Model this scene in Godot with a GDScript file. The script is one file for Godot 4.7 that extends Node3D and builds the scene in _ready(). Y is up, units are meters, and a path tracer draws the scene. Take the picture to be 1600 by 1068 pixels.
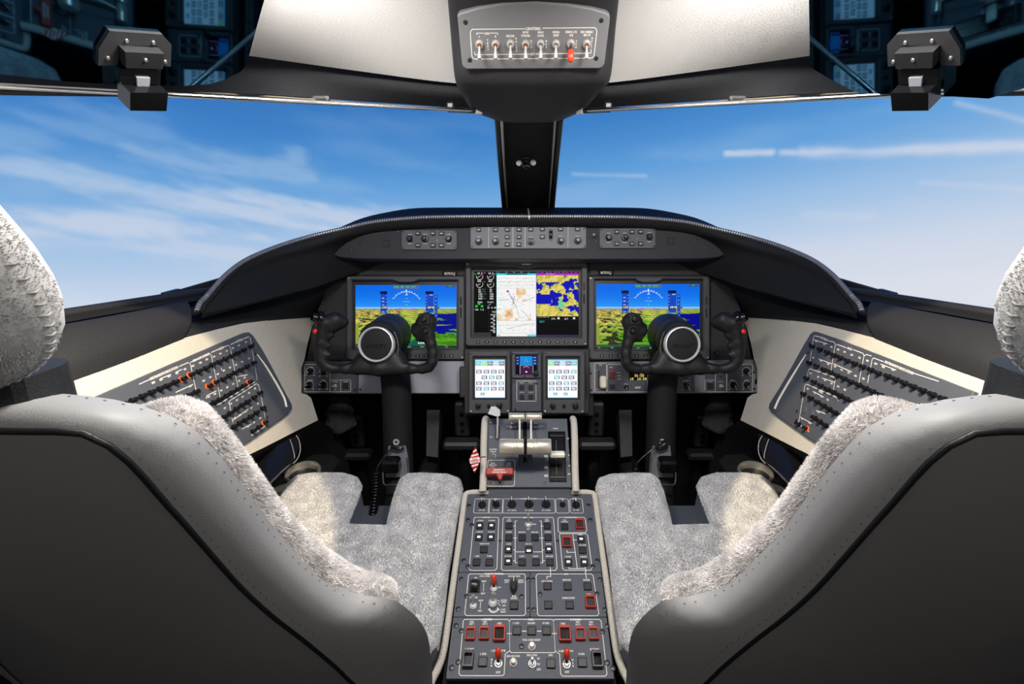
extends Node3D
# A business-jet flight deck seen from the aisle. Metres; y up; the nose points to -z; the aisle is x = 0.

var S: SurfaceTool
var MIR := 1.0                      # -1 builds the starboard twin of a port-side shape
var XF := Transform3D()             # world to the thing's own axes
var SG := 1
var used := {}
var rng := RandomNumberGenerator.new()
var M := {}
var K := {}                         # shared small meshes
var FONT: SystemFont


func v2s(a: Array) -> PackedVector2Array:
	var r := PackedVector2Array()
	for i in range(0, a.size(), 2):
		r.append(Vector2(a[i], a[i + 1]))
	return r


func v3s(a: Array) -> PackedVector3Array:
	var r := PackedVector3Array()
	for i in range(0, a.size(), 3):
		r.append(Vector3(a[i], a[i + 1], a[i + 2]))
	return r


func begin() -> void:
	S = SurfaceTool.new()
	S.begin(Mesh.PRIMITIVE_TRIANGLES)
	S.set_smooth_group(-1)


func flat() -> void:
	S.set_smooth_group(-1)


func smooth() -> void:
	SG += 1
	S.set_smooth_group(SG)


func vt(p: Vector3) -> Vector3:
	return XF * Vector3(p.x * MIR, p.y, p.z)


func tri(a: Vector3, b: Vector3, c: Vector3) -> void:   # counter-clockwise seen from outside
	if MIR < 0.0:
		var t := b
		b = c
		c = t
	S.add_vertex(vt(a))
	S.add_vertex(vt(c))
	S.add_vertex(vt(b))


func quad(a: Vector3, b: Vector3, c: Vector3, d: Vector3) -> void:
	tri(a, b, c)
	tri(a, c, d)


func mesh() -> ArrayMesh:
	S.generate_normals()
	return S.commit()


func put(parent: Node3D, called: String, m: Mesh, material: Material, t := Transform3D()) -> MeshInstance3D:
	var o := MeshInstance3D.new()
	o.name = called
	o.mesh = m
	o.material_override = material
	o.transform = t
	o.cast_shadow = GeometryInstance3D.SHADOW_CASTING_SETTING_ON
	parent.add_child(o, true)
	return o


func fin(parent: Node3D, called: String, material: Material) -> MeshInstance3D:
	return put(parent, called, mesh(), material)


func at(p: Vector2, z := 0.0, turn := 0.0, s := 1.0) -> Transform3D:
	return Transform3D(Basis(Vector3(0, 0, 1), turn).scaled(Vector3(s, s, s)), Vector3(p.x, p.y, z))


func numbered(called: String) -> String:
	var k: int = used.get(called, 0)
	used[called] = k + 1
	return called if k == 0 else "%s_%03d" % [called, k]


func thing(called: String, label: String, category: String, t := Transform3D(), group := "") -> Node3D:   # parts in the thing's own axes
	var o := Node3D.new()
	o.name = numbered(called)
	o.transform = t
	add_child(o)
	if label:
		o.set_meta("label", label)
	if category:
		o.set_meta("category", category)
	if group:
		o.set_meta("group", group)
	XF = Transform3D()
	MIR = 1.0
	return o


func wthing(called: String, label: String, category: String, base: Vector3, m := 1.0, group := "") -> Node3D:   # parts given in the cockpit's axes
	var o := thing(called, label, category, Transform3D(Basis(), Vector3(base.x * m, base.y, base.z)), group)
	XF = o.transform.affine_inverse()
	MIR = m
	return o


func struct(called: String, label := "", m := 1.0) -> Node3D:
	var o := thing(called, label, "", Transform3D())
	o.set_meta("kind", "structure")
	MIR = m
	return o


# ---- shapes -------------------------------------------------------------

func box(c: Vector3, s: Vector3, b := 0.0) -> void:
	var h := s * 0.5
	b = minf(b, minf(h.x, minf(h.y, h.z)) * 0.95)
	flat()
	for axis in 3:
		for sg in [-1.0, 1.0]:
			var u := (axis + 1) % 3
			var w := (axis + 2) % 3
			var p := []
			for q in [[-1, -1], [1, -1], [1, 1], [-1, 1]]:
				var v := Vector3()
				v[axis] = h[axis] * sg
				v[u] = (h[u] - b) * q[0]
				v[w] = (h[w] - b) * q[1]
				p.append(c + v)
			if sg > 0:
				quad(p[0], p[1], p[2], p[3])
			else:
				quad(p[3], p[2], p[1], p[0])
	if b <= 0.0:
		return
	for axis in 3:
		var u := (axis + 1) % 3
		var w := (axis + 2) % 3
		for su in [-1.0, 1.0]:
			for sw in [-1.0, 1.0]:
				var q := []
				for e in [[-1.0, 0], [1.0, 0], [1.0, 1], [-1.0, 1]]:
					var v := Vector3()
					v[axis] = (h[axis] - b) * e[0]
					v[u] = su * (h[u] if e[1] == 0 else h[u] - b)
					v[w] = sw * (h[w] - b if e[1] == 0 else h[w])
					q.append(c + v)
				if su * sw > 0:
					quad(q[3], q[2], q[1], q[0])
				else:
					quad(q[0], q[1], q[2], q[3])
	for sx in [-1.0, 1.0]:
		for sy in [-1.0, 1.0]:
			for sz in [-1.0, 1.0]:
				var a := c + Vector3(sx * h.x, sy * (h.y - b), sz * (h.z - b))
				var d := c + Vector3(sx * (h.x - b), sy * h.y, sz * (h.z - b))
				var e := c + Vector3(sx * (h.x - b), sy * (h.y - b), sz * h.z)
				if sx * sy * sz > 0:
					tri(a, d, e)
				else:
					tri(a, e, d)


func area2(p: PackedVector2Array) -> float:
	var s := 0.0
	for i in p.size():
		s += p[i].cross(p[(i + 1) % p.size()])
	return s


func ccw(p: PackedVector2Array) -> PackedVector2Array:
	if area2(p) < 0.0:
		p = p.duplicate()
		p.reverse()
	return p


func inset(p: PackedVector2Array, d: float) -> PackedVector2Array:   # p runs counter-clockwise; d > 0 goes inwards
	var r := PackedVector2Array()
	var n := p.size()
	for i in n:
		var e0 := (p[i] - p[(i + n - 1) % n]).normalized()
		var e1 := (p[(i + 1) % n] - p[i]).normalized()
		var n0 := Vector2(-e0.y, e0.x)
		var n1 := Vector2(-e1.y, e1.x)
		var b := n0 + n1
		var l := b.length_squared()
		r.append(p[i] + (b * (2.0 / l) * d if l > 0.5 else n0 * d))
	return r


func cap(p: PackedVector2Array, z: float, up: bool) -> void:
	flat()
	var ix := Geometry2D.triangulate_polygon(p)
	for i in range(0, ix.size(), 3):
		var a := p[ix[i]]
		var b := p[ix[i + 1]]
		var c := p[ix[i + 2]]
		if ((b - a).cross(c - a) > 0.0) != up:
			var t := b
			b = c
			c = t
		tri(Vector3(a.x, a.y, z), Vector3(b.x, b.y, z), Vector3(c.x, c.y, z))


func loops(poly: PackedVector2Array, prof: Array, soft := false) -> void:   # prof: [inset, z] from the bottom up
	var p := ccw(poly)
	var n := p.size()
	var rings := []
	for q in prof:
		rings.append(inset(p, q[0]))
	cap(rings[0], prof[0][1], false)
	if soft:
		smooth()
	else:
		flat()
	for k in prof.size() - 1:
		var z0: float = prof[k][1]
		var z1: float = prof[k + 1][1]
		for i in n:
			var j := (i + 1) % n
			var a: Vector2 = rings[k][i]
			var b: Vector2 = rings[k][j]
			var c: Vector2 = rings[k + 1][j]
			var d: Vector2 = rings[k + 1][i]
			quad(Vector3(a.x, a.y, z0), Vector3(b.x, b.y, z0), Vector3(c.x, c.y, z1), Vector3(d.x, d.y, z1))
	cap(rings[-1], prof[-1][1], true)


func prism(poly: PackedVector2Array, z0: float, z1: float, b := 0.0) -> void:
	loops(poly, [[0.0, z0], [0.0, z1 - b], [b, z1]] if b > 0.0 else [[0.0, z0], [0.0, z1]])


func rrect(c: Vector2, w: float, h: float, r: float, k := 4) -> PackedVector2Array:
	var p := PackedVector2Array()
	r = minf(r, minf(w, h) * 0.499)
	for q in 4:
		var cc := c + Vector2((w * 0.5 - r) * [1, -1, -1, 1][q], (h * 0.5 - r) * [1, 1, -1, -1][q])
		for i in k + 1:
			var a := (q + float(i) / k) * PI * 0.5
			p.append(cc + Vector2(cos(a), sin(a)) * r)
	return p


func span(a: Vector2, b: Vector2, r := 0.003, k := 4) -> PackedVector2Array:   # a rounded rectangle between two opposite corners
	return rrect((a + b) * 0.5, absf(a.x - b.x), absf(a.y - b.y), r, k)


func frame(o: PackedVector2Array, i: PackedVector2Array, z0: float, z1: float, b := 0.0) -> void:   # loops of equal count, both counter-clockwise
	var rings := [[o, z0], [o, z1 - b], [inset(o, b), z1], [inset(i, -b), z1], [i, z1 - b], [i, z0], [o, z0]]
	var n := o.size()
	flat()
	for k in rings.size() - 1:
		for q in n:
			var j := (q + 1) % n
			var p: PackedVector2Array = rings[k][0]
			var r: PackedVector2Array = rings[k + 1][0]
			quad(Vector3(p[q].x, p[q].y, rings[k][1]), Vector3(p[j].x, p[j].y, rings[k][1]), Vector3(r[j].x, r[j].y, rings[k + 1][1]), Vector3(r[q].x, r[q].y, rings[k + 1][1]))


func lathe(prof: Array, n := 24, t := Transform3D()) -> void:   # [radius, z] pairs turned about z
	for k in prof.size() - 1:
		var e := Vector2(prof[k + 1][0] - prof[k][0], prof[k + 1][1] - prof[k][1])
		if k == 0 or absf(e.angle_to(Vector2(prof[k][0] - prof[k - 1][0], prof[k][1] - prof[k - 1][1]))) > 0.7:
			smooth()
		for i in n:
			var a0 := TAU * i / n
			var a1 := TAU * ((i + 1) % n) / n
			var d0 := Vector3(cos(a0), sin(a0), 0)
			var d1 := Vector3(cos(a1), sin(a1), 0)
			var z0 := Vector3(0, 0, prof[k][1])
			var z1 := Vector3(0, 0, prof[k + 1][1])
			var r0: float = prof[k][0]
			var r1: float = prof[k + 1][0]
			if r0 > 0.0:
				tri(t * (d0 * r0 + z0), t * (d1 * r0 + z0), t * (d1 * r1 + z1))
			if r1 > 0.0:
				tri(t * (d0 * r0 + z0), t * (d1 * r1 + z1), t * (d0 * r1 + z1))


func curve(p: PackedVector3Array, n: int) -> PackedVector3Array:   # Catmull-Rom through p, n points evenly by chord
	var m := p.size()
	if m < 3:
		var r0 := PackedVector3Array()
		for i in n:
			r0.append(p[0].lerp(p[m - 1], float(i) / (n - 1)))
		return r0
	var acc := [0.0]
	for i in m - 1:
		acc.append(acc[-1] + p[i].distance_to(p[i + 1]))
	var r := PackedVector3Array()
	var s := 0
	for i in n:
		var d: float = acc[-1] * i / (n - 1)
		while s < m - 2 and acc[s + 1] < d:
			s += 1
		var f: float = clampf((d - acc[s]) / maxf(acc[s + 1] - acc[s], 1e-9), 0, 1)
		var a := p[s - 1] if s > 0 else p[0] * 2.0 - p[1]
		var e := p[s + 2] if s + 2 < m else p[m - 1] * 2.0 - p[m - 2]
		r.append(p[s].cubic_interpolate(p[s + 1], a, e, f))
	return r


func curve2(p: PackedVector2Array, n: int) -> PackedVector2Array:
	var q := PackedVector3Array()
	for v in p:
		q.append(Vector3(v.x, v.y, 0))
	var r := PackedVector2Array()
	for v in curve(q, n):
		r.append(Vector2(v.x, v.y))
	return r


func grid(rows: Array, thick := 0.0, closed := false) -> void:   # rows of equal count; a slab when thick is set (grown against the normal)
	var nr := rows.size()
	var nc: int = rows[0].size()
	var w := nc if closed else nc - 1
	smooth()
	for r in nr - 1:
		for c in w:
			var d := (c + 1) % nc
			quad(rows[r][c], rows[r][d], rows[r + 1][d], rows[r + 1][c])
	if thick == 0.0:
		return
	var back := []
	for r in nr:
		var b := PackedVector3Array()
		for c in nc:
			var du: Vector3 = rows[r][mini(c + 1, nc - 1)] - rows[r][maxi(c - 1, 0)]
			var dv: Vector3 = rows[mini(r + 1, nr - 1)][c] - rows[maxi(r - 1, 0)][c]
			b.append(rows[r][c] - du.cross(dv).normalized() * thick)
		back.append(b)
	smooth()
	for r in nr - 1:
		for c in nc - 1:
			quad(back[r][c], back[r + 1][c], back[r + 1][c + 1], back[r][c + 1])
	flat()
	for c in nc - 1:
		quad(rows[0][c], back[0][c], back[0][c + 1], rows[0][c + 1])
		quad(rows[nr - 1][c], rows[nr - 1][c + 1], back[nr - 1][c + 1], back[nr - 1][c])
	for r in nr - 1:
		quad(rows[r][0], rows[r + 1][0], back[r + 1][0], back[r][0])
		quad(rows[r][nc - 1], back[r][nc - 1], back[r + 1][nc - 1], rows[r + 1][nc - 1])


func loft(lines: Array, nu: int, nv: int, thick := 0.0) -> void:   # smooth surface through a few guide lines
	var g := []
	for l in lines:
		g.append(curve(l, nu))
	var rows := []
	for v in nv:
		rows.append(PackedVector3Array())
	for u in nu:
		var col := PackedVector3Array()
		for l in g:
			col.append(l[u])
		var c := curve(col, nv)
		for v in nv:
			rows[v].append(c[v])
	grid(rows, thick)


func tube(p: PackedVector3Array, r, n := 10, caps := true) -> void:   # r: a number or one per point
	var m := p.size()
	var rings := []
	var side := Vector3()
	for i in m:
		var t := (p[mini(i + 1, m - 1)] - p[maxi(i - 1, 0)]).normalized()
		if i == 0:
			side = t.cross(Vector3(0.31, 0.9, 0.17)).normalized()
		else:
			side = (side - t * side.dot(t)).normalized()
		var up := t.cross(side)
		var rr: float = r[i] if r is Array else r
		var ring := PackedVector3Array()
		for k in n:
			var a := TAU * k / n
			ring.append(p[i] + (side * cos(a) + up * sin(a)) * rr)
		rings.append(ring)
	grid(rings, 0.0, true)
	if caps:
		flat()
		for k in n:
			tri(p[0], rings[0][(k + 1) % n], rings[0][k])
			tri(p[m - 1], rings[m - 1][k], rings[m - 1][(k + 1) % n])


func stroke(p: PackedVector2Array, w: float, z: float, closed := false) -> void:   # a printed line
	var n := p.size()
	flat()
	for i in (n if closed else n - 1):
		var a := p[i]
		var b := p[(i + 1) % n]
		var d := (b - a).normalized()
		var s := Vector2(-d.y, d.x) * w * 0.5
		a -= d * w * 0.4
		b += d * w * 0.4
		quad(Vector3(a.x - s.x, a.y - s.y, z), Vector3(b.x - s.x, b.y - s.y, z), Vector3(b.x + s.x, b.y + s.y, z), Vector3(a.x + s.x, a.y + s.y, z))


func letters(s: String, p: Vector2, h: float, z: float, wide := 0.9, deep := 0.0, turn := 0.0) -> void:   # lettering centred on p, capitals h high
	var t := TextMesh.new()
	t.font = FONT
	t.font_size = 24
	t.curve_step = 4.0
	t.pixel_size = h / (24.0 * 0.72)
	t.depth = deep
	t.text = s
	var a := t.get_mesh_arrays()
	if a.is_empty() or a[Mesh.ARRAY_VERTEX] == null:
		return
	var v: PackedVector3Array = a[Mesh.ARRAY_VERTEX]
	var ix = a[Mesh.ARRAY_INDEX]
	var f := Transform3D(Basis(Vector3(0, 0, 1), turn), Vector3(p.x, p.y, z + deep * 0.5))
	flat()
	var cnt: int = ix.size() if ix != null and ix.size() else v.size()
	for i in range(0, cnt, 3):
		var q := []
		for j in 3:
			var w: Vector3 = v[ix[i + j] if ix != null and ix.size() else i + j]
			q.append(f * Vector3(w.x * wide, w.y, w.z))
		tri(q[0], q[2], q[1])


func bars(p: Vector2, w: float, h: float, z: float, rows := 1) -> void:   # lettering too small to read: short uneven dashes
	for r in rows:
		var x := p.x - w * rng.randf_range(0.4, 0.5)
		var y := p.y + (rows * 0.5 - r - 0.5) * h * 1.5
		var e := p.x + w * rng.randf_range(0.4, 0.5)
		while x < e:
			var l := minf(h * rng.randf_range(0.5, 1.1), e - x)
			quad(Vector3(x, y - h * 0.5, z), Vector3(x + l, y - h * 0.5, z), Vector3(x + l, y + h * 0.5, z), Vector3(x, y + h * 0.5, z))
			x += l + h * 0.22


func scatter(m: Mesh, count: int, keep: Callable) -> Array:   # [place, normal] spread evenly over a mesh
	var f := m.get_faces()
	var acc := PackedFloat32Array()
	var sum := 0.0
	for i in range(0, f.size(), 3):
		sum += (f[i + 1] - f[i]).cross(f[i + 2] - f[i]).length()
		acc.append(sum)
	var r := []
	for k in count:
		var i := mini(acc.bsearch(rng.randf() * sum), acc.size() - 1) * 3
		var u := rng.randf()
		var w := rng.randf()
		if u + w > 1.0:
			u = 1.0 - u
			w = 1.0 - w
		var n := (f[i + 2] - f[i]).cross(f[i + 1] - f[i]).normalized()
		var p := f[i] + (f[i + 1] - f[i]) * u + (f[i + 2] - f[i]) * w
		if keep.call(p, n):
			r.append([p, n])
	return r


func _ready() -> void:
	rng.seed = 7
	# ---- camera
	var cam := Camera3D.new()
	cam.name = "camera"
	cam.projection = Camera3D.PROJECTION_FRUSTUM
	cam.near = 0.05
	cam.far = 100.0
	cam.size = 0.06675
	cam.frustum_offset = Vector2(-0.0016875, 0)
	cam.position = Vector3(0, 1.2, 0)
	cam.rotation_degrees = Vector3(-16, 0, 0)
	add_child(cam)
	cam.current = true
	# ---- sky and exposure
	var env := Environment.new()
	env.background_mode = Environment.BG_SKY
	var pano := PanoramaSkyMaterial.new()
	pano.panorama = sky_texture()
	env.sky = Sky.new()
	env.sky.sky_material = pano
	env.sky_rotation = Vector3(deg_to_rad(-13.5), 0, 0)      # the jet flies nose-up: the haze line lies below its nose
	env.background_energy_multiplier = 1.0
	env.tonemap_mode = Environment.TONE_MAPPER_LINEAR
	env.tonemap_exposure = 1.0
	env.sdfgi_enabled = true
	env.ssao_enabled = true
	env.ssil_enabled = true
	var we := WorldEnvironment.new()
	we.name = "sky"
	we.environment = env
	add_child(we)
	# ---- shared resources
	FONT = SystemFont.new()
	FONT.font_names = PackedStringArray(["Droid Sans"])
	FONT.font_weight = 700
	materials()
	small_parts()
	# ---- added lamps
	added_lamps()
	# ---- structure
	shell()
	side_walls()
	windows()
	centre_post()
	# ---- large things
	glareshield()
	instrument_panel()
	for m in [1.0, -1.0]:
		seat(m)
	# ---- panels and controls
	displays()
	guidance_panels()
	lower_strips()
	centre_stack()
	throttle_quadrant()
	pedestal()
	breaker_panels()
	yokes()
	overhead()
	visors()
	footwell()


# ---- sky ------------------------------------------------------------------

func sky_texture() -> ImageTexture:
	var w := 2048
	var h := 1024
	var im := Image.create(w, h, false, Image.FORMAT_RGB8)
	var n := FastNoiseLite.new()
	n.seed = 11
	n.noise_type = FastNoiseLite.TYPE_SIMPLEX_SMOOTH
	n.frequency = 1.0
	n.fractal_octaves = 5
	var stops := [[-90.0, Color8(206, 212, 226)], [0.0, Color8(221, 225, 235)], [4.5, Color8(204, 216, 235)], [10.0, Color8(154, 191, 230)], [15.0, Color8(98, 160, 220)], [20.0, Color8(62, 130, 202)], [26.0, Color8(40, 104, 180)], [45.0, Color8(32, 88, 164)], [90.0, Color8(28, 78, 152)]]
	# cirrus streaks and contrails: line of azimuth and elevation, half width in degrees, strength, raggedness
	var lines := [
		[v2s([-47.5, 11.5, -43.4, 11.7, -38.6, 11.4, -34.5, 11.0, -31.6, 10.6]), 1.2, 0.55, 1.0],
		[v2s([-47.8, 5.0, -43.6, 7.0, -38.7, 8.7, -33.1, 10.2, -26.7, 10.3, -18.3, 9.8, -9.0, 8.8]), 2.3, 0.66, 1.0],
		[v2s([-47.1, 5.7, -42.0, 6.4, -36.1, 6.4, -27.9, 6.1]), 1.1, 0.5, 0.9],
		[v2s([-37.2, 14.4, -32.0, 13.9, -23.8, 13.8]), 1.6, 0.35, 1.0],
		[v2s([-27.8, 14.0, -24.9, 15.2, -23.7, 16.3]), 1.2, 0.35, 1.0],
		[v2s([-46.2, 13.8, -41.0, 15.5, -35.8, 16.3]), 2.0, 0.25, 1.0],
		[v2s([20.8, 16.6, 25.0, 16.2]), 0.36, 0.75, 0.9],
		[v2s([25.9, 16.1, 27.1, 15.9]), 0.3, 0.65, 0.8],
		[v2s([27.7, 15.9, 35.2, 14.9, 44.3, 13.5]), 0.5, 0.72, 0.8],
		[v2s([37.1, 11.9, 44.4, 10.2]), 0.26, 0.4, 0.4],
		[v2s([39.3, 17.8, 44.2, 15.1]), 0.25, 0.5, 0.4],
		[v2s([4.8, 15.6, 12.7, 15.1]), 0.2, 0.45, 0.3],
		[v2s([28.2, 10.3, 33.4, 9.6]), 0.6, 0.25, 0.8],
	]
	for j in h:
		var el := 90.0 - (j + 0.5) / h * 180.0
		if el < 0.0:
			im.fill_rect(Rect2i(0, j, w, 1), stops[0][1].lerp(stops[1][1], clampf(1.0 + el / 30.0, 0, 1)))
			continue
		for i in w:
			var az := (fposmod((i + 0.5) / w + 0.5, 1.0) - 0.5) * 360.0      # the picture's edge lies over the nose
			var e := el - 5.0 * sin(deg_to_rad(clampf(az, -90, 90)))
			var c: Color = stops[0][1]
			for k in stops.size() - 1:
				if e >= stops[k][0]:
					c = stops[k][1].lerp(stops[k + 1][1], clampf((e - stops[k][0]) / (stops[k + 1][0] - stops[k][0]), 0, 1))
			if el < 40.0:
				var veil := clampf(n.get_noise_2d(az * 0.035 + el * 0.05, el * 0.16) * 1.6 - 0.1, 0, 1) * 0.4 * clampf(1.0 - el / 32.0, 0, 1)
				if absf(az) < 62.0:
					var fine := n.get_noise_2d(az * 0.05 - el * 0.04 + 40.0, el * 0.5 + az * 0.07)
					var fuzz := n.get_noise_2d(az * 0.3, el * 0.9 + az * 0.1 + 9.0)
					var q := Vector2(az, el)
					for l in lines:
						var best := 99.0
						var pts: PackedVector2Array = l[0]
						if q.x < pts[0].x - 6.0 or q.x > pts[pts.size() - 1].x + 6.0:
							continue
						for k in pts.size() - 1:
							best = minf(best, q.distance_to(Geometry2D.get_closest_point_to_segment(q, pts[k], pts[k + 1])))
						if best > l[1] * 3.0:
							continue
						var rag: float = l[3]
						var x: float = best / l[1] + rag * (fuzz * 0.5 - fine * 0.9)
						veil = maxf(veil, l[2] * clampf(exp(-maxf(x, 0.0) * maxf(x, 0.0) * 1.3), 0, 1) * clampf(1.0 + rag * (fine * 0.8 + fuzz * 0.25), 0, 1))
				c = c.lerp(Color8(220, 221, 234), clampf(veil, 0, 0.9))
			im.set_pixel(i, j, c)
	return ImageTexture.create_from_image(im)


# ---- materials --------------------------------------------------------------

func mt(called: String, c: Color, rough: float, metal := 0.0, spec := 0.5) -> StandardMaterial3D:
	var m := StandardMaterial3D.new()
	m.resource_name = called
	m.albedo_color = c
	m.roughness = rough
	m.metallic = metal
	m.metallic_specular = spec
	M[called] = m
	return m


func noise_normal(freq: float, strength: float, sd: int) -> NoiseTexture2D:
	var n := FastNoiseLite.new()
	n.seed = sd
	n.frequency = freq
	n.fractal_octaves = 3
	var t := NoiseTexture2D.new()
	t.width = 256
	t.height = 256
	t.seamless = true
	t.as_normal_map = true
	t.bump_strength = strength
	t.noise = n
	return t


func grain(m: StandardMaterial3D, t: Texture2D, per_metre: float, amount: float) -> void:
	m.normal_enabled = true
	m.normal_texture = t
	m.normal_scale = amount
	m.uv1_triplanar = true
	m.uv1_scale = Vector3.ONE * per_metre


func weave_texture() -> ImageTexture:   # woven wall covering: rows of small raised threads, every other row shifted
	var s := 64
	var im := Image.create(s, s, false, Image.FORMAT_RGBA8)
	for y in s:
		for x in s:
			var row := y / 16
			var u := fposmod(x + (8 if row % 2 else 0), 16.0) / 16.0 - 0.5
			var v := (y % 16) / 16.0 - 0.5
			var k := clampf(1.25 - 2.1 * Vector2(u * 0.95, v * 1.15).length(), 0, 1)
			im.set_pixel(x, y, Color(k, k, k))
	return ImageTexture.create_from_image(im)


func tint(m: StandardMaterial3D, a: Color, b: Color, freq: float, per_metre: float, sd: int) -> void:   # uneven dye
	var n := FastNoiseLite.new()
	n.seed = sd
	n.frequency = freq
	n.fractal_octaves = 4
	var g := Gradient.new()
	g.set_color(0, a)
	g.set_color(1, b)
	g.set_offset(0, 0.25)
	g.set_offset(1, 0.75)
	var t := NoiseTexture2D.new()
	t.width = 256
	t.height = 256
	t.seamless = true
	t.noise = n
	t.color_ramp = g
	m.albedo_texture = t
	m.uv1_triplanar = true
	m.uv1_scale = Vector3.ONE * per_metre


func materials() -> void:
	var fine := noise_normal(0.11, 6.0, 1)
	var leather := noise_normal(0.05, 8.0, 2)
	grain(mt("black_plastic", Color8(34, 34, 36), 0.5), fine, 14.0, 0.25)
	grain(mt("soft_black", Color8(22, 22, 23), 0.75, 0.0, 0.35), fine, 16.0, 0.5)
	grain(mt("shroud_leather", Color8(25, 25, 26), 0.66, 0.0, 0.3), leather, 16.0, 0.4)
	grain(mt("pad_leather", Color8(33, 34, 37), 0.72, 0.0, 0.35), leather, 18.0, 0.4)
	grain(mt("panel_black", Color8(35, 35, 37), 0.6), fine, 20.0, 0.3)
	grain(mt("panel_gray", Color8(70, 74, 83), 0.55), fine, 24.0, 0.25)
	mt("plate_dark", Color8(82, 84, 92), 0.55)
	mt("plate_mid", Color8(120, 122, 130), 0.5)
	mt("plate_light", Color8(150, 152, 162), 0.5)
	grain(mt("bezel", Color8(68, 68, 70), 0.55), fine, 24.0, 0.2)
	mt("controller", Color8(80, 81, 84), 0.5)
	mt("controller_light", Color8(104, 106, 112), 0.5)
	mt("gloss_black", Color8(14, 14, 15), 0.18)
	mt("knob_black", Color8(22, 22, 23), 0.32)
	mt("key_black", Color8(26, 26, 27), 0.45)
	mt("key_face", Color8(38, 38, 40), 0.4)
	mt("print_white", Color8(232, 228, 218), 0.6)
	mt("print_dim", Color8(168, 168, 168), 0.6)
	mt("screw", Color8(60, 60, 62), 0.35, 0.6)
	mt("screw_bright", Color8(205, 205, 205), 0.3, 0.9)
	mt("chrome", Color8(215, 215, 215), 0.16, 1.0)
	mt("satin_silver", Color8(205, 203, 200), 0.34, 0.7)
	mt("brushed_gold", Color8(222, 214, 196), 0.3, 0.75)
	mt("cream_plastic", Color8(226, 220, 204), 0.45)
	mt("white_plastic", Color8(238, 236, 230), 0.4)
	mt("guard_red", Color8(172, 44, 22), 0.42)
	mt("cap_red", Color8(206, 58, 26), 0.35)
	mt("button_red", Color8(226, 44, 50), 0.35)
	mt("tag_red", Color8(178, 26, 28), 0.55)
	mt("brake_red", Color8(150, 40, 30), 0.5)
	mt("collar_orange", Color8(226, 92, 30), 0.5)
	mt("smoked", Color8(46, 46, 46), 0.25)
	mt("led_lens", Color8(240, 240, 240), 0.3)
	var ind := mt("indicator", Color8(235, 235, 235), 0.4)
	ind.emission_enabled = true
	ind.emission = Color8(255, 250, 240)
	ind.emission_energy_multiplier = 0.7
	mt("painted_brown_glow", Color8(120, 62, 24), 0.5)  # warm glow of the toggle bushings, put in as plain colour
	grain(mt("yoke_black", Color8(24, 24, 25), 0.5, 0.0, 0.4), fine, 22.0, 0.25)
	grain(mt("yoke_pad", Color8(32, 32, 34), 0.5, 0.0, 0.35), fine, 22.0, 0.25)
	grain(mt("hub_leather", Color8(30, 30, 31), 0.6, 0.0, 0.3), leather, 24.0, 0.4)
	mt("oh_gray", Color8(104, 104, 106), 0.6)
	mt("bracket", Color8(38, 38, 40), 0.5)
	mt("pan_gray", Color8(66, 70, 80), 0.6)
	grain(mt("cloth_black", Color8(34, 33, 33), 0.9), fine, 40.0, 0.6)
	mt("cup_metal", Color8(226, 220, 204), 0.28, 0.7)
	var carpet := mt("carpet", Color8(26, 26, 27), 0.95)
	grain(carpet, fine, 40.0, 1.0)
	var beige := mt("weave_beige", Color8(206, 200, 188), 0.7)
	var wt := weave_texture()
	var bump := wt.get_image()
	bump.bump_map_to_normal_map(6.0)
	beige.normal_enabled = true
	beige.normal_texture = ImageTexture.create_from_image(bump)
	beige.normal_scale = 0.6
	beige.uv1_triplanar = true
	beige.uv1_scale = Vector3.ONE * 72.0
	beige.albedo_texture = wt_color(wt)
	grain(mt("headliner", Color8(216, 214, 211), 0.85), fine, 20.0, 0.4)
	var lg := mt("seat_leather", Color8(152, 152, 152), 0.5, 0.0, 0.4)
	grain(lg, leather, 34.0, 0.14)
	grain(mt("seat_shell", Color8(116, 116, 117), 0.5, 0.0, 0.4), leather, 34.0, 0.12)
	grain(mt("seat_side", Color8(112, 116, 126), 0.5), leather, 14.0, 0.25)
	mt("piping", Color8(26, 26, 28), 0.5)
	mt("thread", Color8(84, 84, 88), 0.7)
	mt("thread_wool", Color8(176, 174, 168), 0.8)
	mt("thread_light", Color8(190, 188, 180), 0.7)
	var wool := mt("wool", Color.WHITE, 0.95)
	wool.vertex_color_use_as_albedo = true
	wool.backlight_enabled = true
	wool.backlight = Color(0.5, 0.5, 0.5)
	var hide := mt("hide", Color.WHITE, 0.95)
	tint(hide, Color8(178, 178, 180), Color8(214, 211, 207), 0.02, 5.0, 5)
	var pane := mt("pane", Color(0.9, 0.95, 1.0, 0.02), 0.02, 0.0, 0.12)
	pane.transparency = BaseMaterial3D.TRANSPARENCY_ALPHA
	pane.cull_mode = BaseMaterial3D.CULL_DISABLED
	mt("visor_gloss", Color8(46, 86, 112), 0.03, 1.0)
	mt("seal_metal", Color8(120, 112, 96), 0.5, 0.5)
	mt("ring_silver", Color8(232, 232, 232), 0.38, 0.55)
	var lens := mt("added_lamp_lens", Color8(250, 246, 236), 0.4)  # glowing face of the added lamps
	lens.emission_enabled = true
	lens.emission = Color8(255, 244, 226)
	lens.emission_energy_multiplier = 1.5


func wt_color(t: ImageTexture) -> ImageTexture:   # threads and the darker ground between them
	var src := t.get_image()
	var im := Image.create(64, 64, false, Image.FORMAT_RGB8)
	for y in 64:
		for x in 64:
			var k := src.get_pixel(x, y).r
			im.set_pixel(x, y, Color8(196, 194, 190).lerp(Color8(255, 255, 255), smoothstep(0.1, 0.6, k)))
	return ImageTexture.create_from_image(im)


# ---- small shared meshes -------------------------------------------------

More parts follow.
